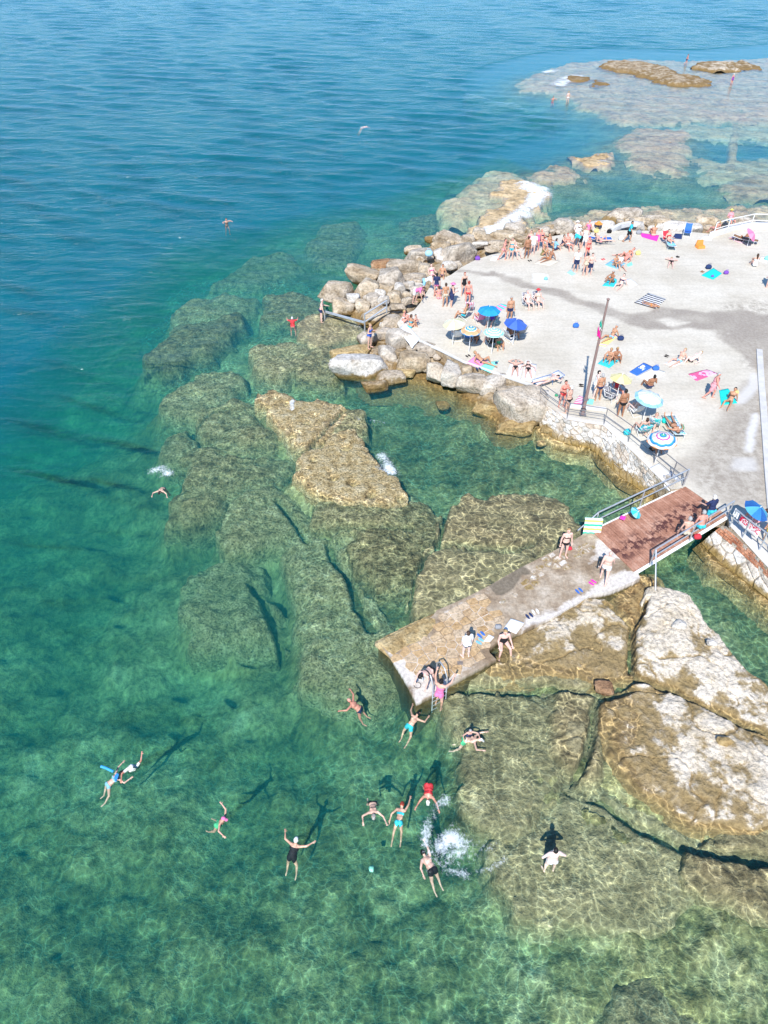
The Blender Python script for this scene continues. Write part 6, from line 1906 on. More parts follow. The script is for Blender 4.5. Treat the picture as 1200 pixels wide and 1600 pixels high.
def ellip(c, ax, r):
    """ellipsoid with axes ax (3 unit rows) and radii r"""
    v, f = ico(2)
    return [np.array(c) + sum(p[i] * r[i] * np.array(ax[i]) for i in range(3)) for p in v], [tuple(q) for q in f]


# every pose: pelvis height, directions of the spine, face, upper arms, forearms, thighs, shins; the figure looks to -Y, x is its left
D_ = (0, 0, -1); F_ = (0, -1, 0); U_ = (0, 0, 1); B_ = (0, 1, 0)
POSES = {
    'stand': dict(z=.90, spine=U_, face=F_, ua=((.22, .05, -1), (-.22, .05, -1)), fa=((.1, -.25, -1), (-.1, -.2, -1)), th=((.08, -.03, -1), (-.08, .02, -1)), sh=((.02, .05, -1), (-.02, .06, -1))),
    'akimbo': dict(z=.90, spine=U_, face=F_, ua=((.85, .15, -.75), (-.85, .15, -.75)), fa=((-.75, -.35, -.45), (.75, -.35, -.45)), th=((.14, 0, -1), (-.14, 0, -1)), sh=((.03, .05, -1), (-.03, .05, -1))),
    'phone': dict(z=.90, spine=(0, -.06, 1), face=(0, -1, -.35), ua=((.25, -.25, -1), (-.3, 0, -1)), fa=((-.15, -.9, .45), (.3, -.85, .25)), th=((.09, -.06, -1), (-.08, .04, -1)), sh=((.02, .1, -1), (-.02, .06, -1))),
    'walk': dict(z=.88, spine=(0, -.08, 1), face=F_, ua=((.2, .35, -1), (-.2, -.35, -1)), fa=((.1, .05, -1), (-.1, -.6, -.8)), th=((.07, -.42, -1), (-.07, .3, -1)), sh=((.02, .1, -1), (-.02, .65, -1))),
    'bend': dict(z=.84, spine=(0, -.85, .42), face=(0, -.6, -.75), ua=((.25, -.35, -1), (-.25, -.35, -1)), fa=((.0, -.3, -1), (0, -.4, -1)), th=((.1, -.12, -1), (-.1, .1, -1)), sh=((0, .25, -1), (0, .2, -1))),
    'chair': dict(z=.40, spine=(0, .38, 1), face=(0, -1, .05), ua=((.35, -.1, -1), (-.35, -.1, -1)), fa=((.1, -1, .05), (-.1, -1, .05)), th=((.16, -1, .1), (-.16, -1, .1)), sh=((.05, -.35, -1), (-.05, -.3, -1))),
    'knees': dict(z=.12, spine=(0, -.1, 1), face=(0, -1, -.1), ua=((.3, -.75, -.5), (-.3, -.75, -.5)), fa=((-.35, -.75, -.15), (.35, -.75, -.15)), th=((.2, -.75, .75), (-.2, -.75, .75)), sh=((.05, -.35, -1), (-.05, -.35, -1))),
    'legsout': dict(z=.11, spine=(0, .45, 1), face=(0, -1, .0), ua=((.3, .45, -1), (-.3, .45, -1)), fa=((.15, .3, -1), (-.15, .3, -1)), th=((.2, -1, .12), (-.2, -1, .35)), sh=((.05, -1, -.12), (0, -1, -.55))),
    'recline': dict(z=.12, spine=(0, .8, .55), face=(0, -.8, .4), ua=((.3, .1, -1), (-.3, .1, -1)), fa=((.3, -.9, -.1), (-.3, -.9, -.1)), th=((.12, -.7, .75), (-.15, -1, .1)), sh=((0, -.45, -1), (0, -1, -.08))),
    'supine': dict(z=.11, spine=(0, 1, .04), face=U_, ua=((.75, -.6, -.05), (-.75, -.6, -.05)), fa=((.1, -1, 0), (-.1, -1, 0)), th=((.14, -1, .0), (-.14, -1, .0)), sh=((.08, -1, -.02), (-.08, -1, -.02)), toes=(0, -.3, 1)),
    'handshead': dict(z=.11, spine=(0, 1, .06), face=(0, -.2, 1), ua=((1, .55, .05), (-1, .55, .05)), fa=((-.8, .65, .1), (.8, .65, .1)), th=((.13, -1, .0), (-.13, -1, .0)), sh=((.06, -1, -.02), (-.06, -1, -.02)), toes=(0, -.3, 1)),
    'prone': dict(z=.11, spine=(0, 1, .03), face=(.5, .1, -.8), ua=((1, .45, -.1), (-1, .45, -.1)), fa=((-.75, .8, 0), (.75, .8, 0)), th=((.12, -1, 0), (-.12, -1, 0)), sh=((.05, -1, .02), (-.05, -1, .02)), toes=(0, -1, -.3)),
    'seatwall': dict(z=.10, spine=(0, -.18, 1), face=(0, -1, -.35), ua=((.28, -.2, -1), (-.28, -.2, -1)), fa=((.05, -.9, -.35), (-.05, -.9, -.35)), th=((.24, -1, -.05), (-.24, -1, -.05)), sh=((.12, -.15, -1), (-.12, -.1, -1))),
    'perch': dict(z=.62, spine=(0, -.22, 1), face=(0, -1, -.2), ua=((.35, .1, -1), (-.35, .1, -1)), fa=((.1, -.3, -1), (-.1, -.3, -1)), th=((.15, -1, -.35), (-.15, -1, -.35)), sh=((.03, -.1, -1), (-.03, -.1, -1))),
    'leanrail': dict(z=.90, spine=(0, -.2, 1), face=(-.2, -1, -.1), ua=((.3, -.5, -1), (-.5, -.2, -1)), fa=((.1, -.8, -.2), (-.2, -.3, -1)), th=((.1, .05, -1), (-.08, -.1, -1)), sh=((.02, .05, -1), (-.02, .1, -1))),
    # swimmers: the water line is z = 0, the body runs along Y with the head at +Y
    'breast': dict(z=-.22, spine=(0, 1, .36), face=(0, 1, .2), ua=((.9, .35, -.15), (-.75, .65, -.12)), fa=((-.05, 1, .05), (-.35, .95, .0)), th=((.28, -.35, -.9), (-.3, -.25, -.95)), sh=((-.05, -.6, -.8), (.05, -.45, -.9)), toes=(0, -1, -.2)),
    'crawl': dict(z=-.17, spine=(0, 1, .22), face=(.3, .5, -.6), ua=((.35, 1, .12), (-.6, -.7, -.15)), fa=((.05, 1, -.05), (-.1, -.9, -.35)), th=((.14, -.4, -.95), (-.14, -.5, -.9)), sh=((.05, -.5, -.85), (-.05, -.6, -.8)), toes=(0, -1, -.3)),
    'star': dict(z=-.34, spine=(.05, .75, .62), face=(.05, 1, .1), ua=((1, .25, .12), (-.9, .35, .12)), fa=((.7, .75, -.05), (-.35, .9, .05)), th=((.25, -.15, -1), (-.2, -.1, -1)), sh=((.05, -.45, -.9), (-.05, -.35, -.9)), toes=(0, -1, -.4)),
    'tread': dict(z=-.46, spine=(0, -.25, 1), face=(0, -1, .1), ua=((.9, -.45, .05), (-.9, -.45, .05)), fa=((.05, -.95, .05), (-.05, -.95, .05)), th=((.2, -.45, -1), (-.2, -.3, -1)), sh=((.05, .5, -1), (-.05, .4, -1))),
    'reach': dict(z=-.38, spine=(.15, -.45, .85), face=(.1, -.7, .5), ua=((.75, .45, .35), (-.8, -.5, .1)), fa=((.25, .9, .25), (-.15, -.95, .0)), th=((.25, .45, -.85), (-.25, .3, -.9)), sh=((.1, .8, -.6), (-.1, .7, -.7)), toes=(0, 1, -.5)),
    'hunch': dict(z=-.20, spine=(0, 1, .12), face=(0, .6, -.8), ua=((.55, .5, -.5), (-.55, .5, -.5)), fa=((.4, .85, .0), (-.3, .8, -.1)), th=((.2, -.25, -.95), (-.2, -.25, -.95)), sh=((0, -.7, -.7), (0, -.7, -.7))),
    'climb': dict(z=.58, spine=(0, -.16, 1), face=(0, -1, .05), ua=((.45, -.75, .1), (-.45, -.75, .1)), fa=((.1, -.8, .5), (-.1, -.8, .5)), th=((.1, -.5, -1), (-.1, .05, -1)), sh=((0, .35, -1), (0, .1, -1))),
}
LEN = dict(spine=.50, neck=.10, ua=.28, fa=.24, th=.43, sh=.42, foot=.17)


def build_body(pose, build):
    """one continuous skin over the posed joints; returns the mesh and, for each corner, where on the body it lies"""
    P = POSES[pose]
    fat = {'slim': .92, 'mid': 1.0, 'heavy': 1.22}[build]
    parts = []                       # (verts, faces)
    bones = []                       # name, a, b
    pel = np.array([0, 0, P['z']])
    sp = unit(P['spine']); face = unit(P['face'])
    left = np.array([1.0, 0, 0]); left = unit(left - sp * left.dot(sp))
    front = np.cross(left, sp)
    if front.dot(np.array(P['face'])) < -0.6: front = -front
    chest = pel + sp * .34; neck = pel + sp * LEN['spine']
    hup = unit(sp * .75 + np.array([0, 0, .5]) if P['spine'][2] > .5 else sp)
    head = neck + hup * .17
    f2 = unit(face - hup * face.dot(hup) * .9); hl = unit(np.cross(hup, f2)) if np.linalg.norm(np.cross(hup, f2)) > .1 else left
    ax_t = (left, front, sp)
    parts.append(ellip(pel + sp * .03, ax_t, (.165 * fat ** .8, .115 * fat, .125)))
    parts.append(ellip(pel + sp * .16 + front * .015 * (fat - .8), ax_t, (.140 * fat, .105 * fat ** 1.3, .13)))
    parts.append(ellip(chest, ax_t, (.160 * fat ** .7, .110 * fat, .17)))
    parts.append(ellip(chest + sp * .08, ax_t, (.155 * fat ** .5, .095, .10)))
    for s in (1, -1):
        parts.append(ellip(pel + left * s * .075 - front * .075 - sp * .03, ax_t, (.085 * fat, .075 * fat, .085)))
        parts.append(ellip(chest + left * s * .075 + front * .085, ax_t, (.06, .045, .055)))
    bones.append(('torso', pel - sp * .08, neck - sp * .02))
    sho = []
    for s in (1, -1):
        q = neck - sp * .05 + left * s * (.175 if build != 'slim' else .16)
        sho.append(q)
        parts.append(rcone(neck - sp * .05 + left * s * .05, q, .065, .058, 10, 3))
    parts.append(rcone(neck - sp * .03, neck + hup * .09, .058, .052, 10, 2)); bones.append(('neck', neck, neck + hup * .07))
    parts.append(ellip(head, (hl, f2, hup), (.076, .094, .112)))
    parts.append(ellip(head - hup * .06 + f2 * .03, (hl, f2, hup), (.058, .062, .06)))
    parts.append(rcone(head + f2 * .085 + hup * .012, head + f2 * .108 - hup * .02, .010, .016, 8, 2))
    for s in (1, -1): parts.append(ellip(head + hl * s * .078 - hup * .01, (hl, f2, hup), (.014, .022, .032)))
    bones.append(('head', head - hup * .05, head + hup * .05))
    for i, s in enumerate((1, -1)):
        el = sho[i] + unit(P['ua'][i]) * LEN['ua']; wr = el + unit(P['fa'][i]) * LEN['fa']
        parts.append(rcone(sho[i], el, .052 * fat ** .6, .040 * fat ** .5)); bones.append(('uparm', sho[i], el))
        parts.append(rcone(el, wr, .041 * fat ** .4, .027)); bones.append(('forearm', el, wr))
        d = unit(P['fa'][i]); side_ = unit(np.cross(d, (0, 0, 1)) if abs(d[2]) < .9 else np.cross(d, (0, 1, 0))); th_ = np.cross(d, side_)
        palm = wr + d * .05
        parts.append(ellip(palm, (side_, th_, d), (.042, .017, .058)))
        for k, (off, ln) in enumerate(((-.030, .062), (-.011, .075), (.010, .070), (.030, .055))):
            f0 = palm + d * .042 + side_ * off; f1 = f0 + d * ln * .55 + side_ * off * .35 + th_ * .006; f3 = f1 + unit(d - th_ * -.45) * ln * .5
            parts.append(rcone(f0, f1, .0105, .0100, 6, 1)); parts.append(rcone(f1, f3, .0100, .0085, 6, 1))
        t0 = palm - d * .02 + side_ * .038; parts.append(rcone(t0, t0 + unit(side_ * .8 + d * .8) * .055, .0125, .0105, 6, 2))
        bones.append(('hand', wr, palm + d * .1))
        hp_ = pel + left * s * .088 - sp * .03
        kn = hp_ + unit(P['th'][i]) * LEN['th']; an = kn + unit(P['sh'][i]) * LEN['sh']
        parts.append(rcone(hp_, kn, .086 * fat, .056 * fat ** .5, 12)); bones.append(('thigh', hp_, kn))
        parts.append(rcone(kn, an, .054 * fat ** .4, .036, 10)); bones.append(('shin', kn, an))
        sd_ = unit(P['sh'][i]); td = unit(P['th'][i])
        calf = np.cross(np.cross(sd_, front), sd_)
        parts.append(ellip(kn + sd_ * .13 - unit(calf) * .018, (unit(np.cross(sd_, front + .01)), unit(calf), sd_), (.046, .046, .11)))
        toe = unit(P['toes']) if 'toes' in P else unit(front - np.array([0, 0, .12]) - sd_ * 0)
        if 'toes' not in P: toe = unit(np.array([toe[0] + s * .25, toe[1], 0.0 if P['z'] > 0 else toe[2]]))
        foot = an + toe * LEN['foot'] + sd_ * .035
        parts.append(rcone(an + sd_ * .03 - toe * .03, foot, .034, .026, 8, 3)); bones.append(('foot', an, foot))
        parts.append(ellip(an + sd_ * .04 + toe * .11, (unit(np.cross(toe, sd_)), sd_, toe), (.042, .022, .085)))
    mb = MB()
    for v, f in parts: mb.add(v, f)
    me = from_pydata('raw', mb.v, mb.f)
    o = bpy.data.objects.new('raw', me); C.objects.link(o)
    md = o.modifiers.new('r', 'REMESH'); md.mode = 'VOXEL'; md.voxel_size = .0155; md.use_smooth_shade = True
    ms = o.modifiers.new('s', 'SMOOTH'); ms.factor = .5; ms.iterations = 2
    dg = bpy.context.evaluated_depsgraph_get()
    out = bpy.data.meshes.new_from_object(o.evaluated_get(dg))
    bpy.data.objects.remove(o); bpy.data.meshes.remove(me)
    V = np.empty(len(out.vertices) * 3, np.float32); out.vertices.foreach_get('co', V); V = V.reshape(-1, 3).astype(float)
    best = np.full(len(V), 9.0); reg = np.zeros(len(V), int); par = np.zeros(len(V))
    rad = {'torso': .13 * fat, 'neck': .055, 'head': .09, 'uparm': .047, 'forearm': .035, 'hand': .03, 'thigh': .07 * fat, 'shin': .046, 'foot': .035}
    names = [b[0] for b in bones]
    for bi, (nm, a, b) in enumerate(bones):
        e = b - a; t = ((V - a) @ e) / (e @ e); tc = np.clip(t, 0, 1)
        d = np.linalg.norm(V - a - tc[:, None] * e, axis=1) / rad[nm]
        m = d < best
        best = np.where(m, d, best); reg = np.where(m, bi, reg); par = np.where(m, t, par)
    kind = np.array(names)[reg]
    hv = V - head
    hx, hy, hz = hv @ hl, hv @ f2, hv @ hup
    feat = np.zeros(len(V))
    for s in (1, -1): feat[(np.hypot(hx - s * .032, hz - .012) < .016) & (hy > .05)] = 1.0
    feat[(np.abs(hx) < .026) & (np.abs(hz + .058) < .010) & (hy > .05)] = .5
    add_attr(out, 'feat', feat)
    return dict(mesh=out, V=V, kind=kind, par=par, head=(head, hl, f2, hup), hxyz=(hx, hy, hz), front=(V - chest) @ front, tside=(V - chest) @ left, sp=sp, neck=neck, fat=fat)


_bodies = {}


def body(pose, build):
    if (pose, build) not in _bodies: _bodies[(pose, build)] = build_body(pose, build)
    return _bodies[(pose, build)]


_garments = {}


def garment(pose, build, what):
    """cloth cut from the body's own surface and lifted off it a little"""
    key = (pose, build, what)
    if key in _garments: return _garments[key]
    b = body(pose, build)
    k, t = b['kind'], b['par']
    tor = k == 'torso'; th = k == 'thigh'; ua = k == 'uparm'
    off = .012
    if what == 'briefs': sel = (tor & (t < .20)) | (th & (t < .09))
    elif what == 'trunks': sel = (tor & (t < .24)) | (th & (t < .34)); off = .018
    elif what == 'shorts': sel = (tor & (t < .24)) | (th & (t < .62)); off = .026
    elif what == 'bra': sel = tor & (t > .60) & (t < .77)
    elif what == 'swimsuit': sel = (tor & (t < .84)) | (th & (t < .07))
    elif what == 'shirt': sel = (tor & (t > .12)) | (ua & (t < .7)) | ((k == 'neck') & (t < .1)); off = .02
    elif what == 'dress': sel = (tor & (t < .9)) | (th & (t < .75)); off = .03
    elif what in ('hair', 'cap', 'bun', 'longhair', 'grey'):
        hx, hy, hz = b['hxyz']
        sel = (k == 'head') & ((hz > .055) | (hy < -.01)) & (hz > (-.07 if what != 'cap' else .0)) & ~((hy > .05) & (hz < .07))
        off = .016 if what != 'cap' else .014
    me = b['mesh']
    nv = len(b['V'])
    N = np.empty(nv * 3, np.float32); me.vertices.foreach_get('normal', N); N = N.reshape(-1, 3)
    fl = [tuple(p.vertices) for p in me.polygons]
    arr = np.array([f if len(f) == 4 else f + (f[-1],) for f in fl])
    keep = sel[arr].sum(1) >= 3
    q = arr[keep]
    used = np.unique(q); rm = np.zeros(nv, int); rm[used] = np.arange(len(used))
    vv = b['V'][used] + N[used] * off
    ff = rm[q].tolist()
    ff = [tuple(dict.fromkeys(f)) for f in ff]
    mb = MB(); mb.add(vv, ff)
    head, hl, f2, hup = b['head']
    if what == 'bun': mb.add(*ellip(head - f2 * .09 + hup * .08, (hl, f2, hup), (.045, .045, .045)))
    if what == 'longhair':
        dn = np.array([0, 0, -1.0]) if b['sp'][2] > .4 else -b['sp']
        mb.add(*rcone(head - f2 * .07, head - f2 * .11 + dn * .16, .07, .055, 10, 3)); mb.add(*rcone(head - f2 * .11 + dn * .16, head - f2 * .12 + dn * .30, .055, .03, 10, 3))
    if what == 'cap':
        mb.add(*ellip(head + f2 * .12 + hup * .05, (hl, f2, hup), (.065, .07, .008)))
    out = from_pydata(what, mb.v, mb.f, True)
    _garments[key] = out
    return out


def sunhat_mesh(pose, build):
    key = (pose, build, 'sunhat')
    if key not in _garments:
        b = body(pose, build); head, hl, f2, hup = b['head']
        mb = MB()
        vs, fs = [], []
        prof = [(.0, .155), (.05, .15), (.085, .125), (.095, .07), (.14, .055), (.19, .045)]
        n = 16
        for r_, z_ in prof:
            for k in range(n):
                a = 2 * math.pi * k / n
                vs.append(head + (hl * math.cos(a) + f2 * math.sin(a)) * max(r_, .002) + hup * (z_ + .008 * math.sin(3 * a) * (r_ > .1)))
        for i in range(len(prof) - 1):
            for k in range(n): fs.append((i * n + k, (i + 1) * n + k, (i + 1) * n + (k + 1) % n, i * n + (k + 1) % n))
        mb.add(vs, fs)
        _garments[key] = from_pydata('sunhat', mb.v, mb.f, True)
    return _garments[key]


def skin_mat(name, col):
    t = NT('skin_' + name)
    v = t.pos(obj=True)
    c = t.mix(t.ramp(t.noise(v, 9, 3), [(.3, 0.0), (.7, 1.0)]), tuple(x * .9 for x in col), tuple(min(1, x * 1.08) for x in col))
    ft = t.attr('feat').outputs['Fac']
    c = t.mix(t.ramp(ft, [(.2, 0.0), (.4, 1.0)]), c, (col[0] * .75, col[1] * .4, col[2] * .4))
    c = t.mix(t.ramp(ft, [(.7, 0.0), (.9, 1.0)]), c, (.04, .03, .025))
    return t.finish(c, 0.5, None, 0.35)


SKIN = {'a': skin_mat('pale', (.68, .44, .36)), 'b': skin_mat('light', (.60, .36, .27)), 'c': skin_mat('tanned', (.46, .24, .14)), 'd': skin_mat('deep_tan', (.33, .155, .085)), 'e': skin_mat('sunburnt', (.62, .28, .21)), 'w': skin_mat('very_pale', (.74, .55, .48))}
HAIRC = {'k': plain('hair_black', (.012, .010, .009), .5), 'n': plain('hair_brown', (.06, .032, .018), .5), 'l': plain('hair_blond', (.38, .25, .11), .5), 'g': plain('hair_grey', (.36, .35, .34), .6), 'r': plain('hair_red', (.30, .05, .03), .5), 'W': plain('hair_white', (.66, .65, .63), .6)}
WEAR = {}
for _n, _c in (('black', (.012, .012, .015)), ('navy', (.02, .03, .09)), ('blue', (.04, .12, .45)), ('turq', (.04, .46, .56)), ('red', (.60, .04, .05)), ('pink', (.70, .18, .36)), ('white', (.72, .72, .71)), ('green', (.05, .38, .18)), ('lime', (.10, .55, .28)), ('orange', (.68, .24, .05)), ('yellow', (.75, .60, .12)), ('grey', (.30, .31, .33)), ('beige', (.52, .44, .33)), ('brown', (.17, .09, .05)), ('rose', (.66, .30, .33)), ('purple', (.22, .06, .36)), ('olive', (.20, .19, .07)), ('coral', (.74, .25, .20)), ('sky', (.25, .50, .68))):
    WEAR[_n] = plain('swimwear_' + _n, _c, .75, .12, 12)


def person(zn, u, v, pose, face, build, skin, wear, hair, label, z=None, size=1.0, tilt=0.0, water=False, group=None):
    """wear: list of (garment, colour); hair: style:colour; face: degrees, 0 looks to the camera / head points away, 90 to the right"""
    z = (TZ if not water else 0.0) if z is None else z
    p = ground(zn, u, v, z)
    b = body(pose, build)
    lying = abs(b['sp'][2]) < .5
    rz = R(-face) if lying else R(face)
    o = mesh_obj('person', b['mesh'], None, None, p, (tilt, 0, rz), (size, size, size))
    if not b['mesh'].materials: b['mesh'].materials.append(SKIN['b'])
    set_mat(o, SKIN[skin])
    tag(o, label, 'person', group)
    for g, col in wear:
        me = garment(pose, build, g)
        c = mesh_obj(g, me, WEAR[col], o)
        set_mat(c, WEAR[col])
    if hair:
        st, hc = hair.split(':')
        if st == 'sunhat': me = sunhat_mesh(pose, build); mat = WEAR[hc]
        elif st == 'cap': me = garment(pose, build, 'cap'); mat = WEAR[hc]
        else: me = garment(pose, build, st); mat = HAIRC[hc]
        c = mesh_obj('hat' if st in ('sunhat', 'cap') else 'hair', me, mat, o); set_mat(c, mat)
        if st == 'sunhat':
            me = garment(pose, build, 'hair'); c = mesh_obj('hair', me, HAIRC['n'], o); set_mat(c, HAIRC['n'])
    return o


BK = [('briefs', 'black'), ('bra', 'black')]


def bikini(c): return [('briefs', c), ('bra', c)]
def suit(c): return [('swimsuit', c)]
def trunks(c): return [('trunks', c)]
def shorts(c): return [('shorts', c)]
def brief(c): return [('briefs', c)]


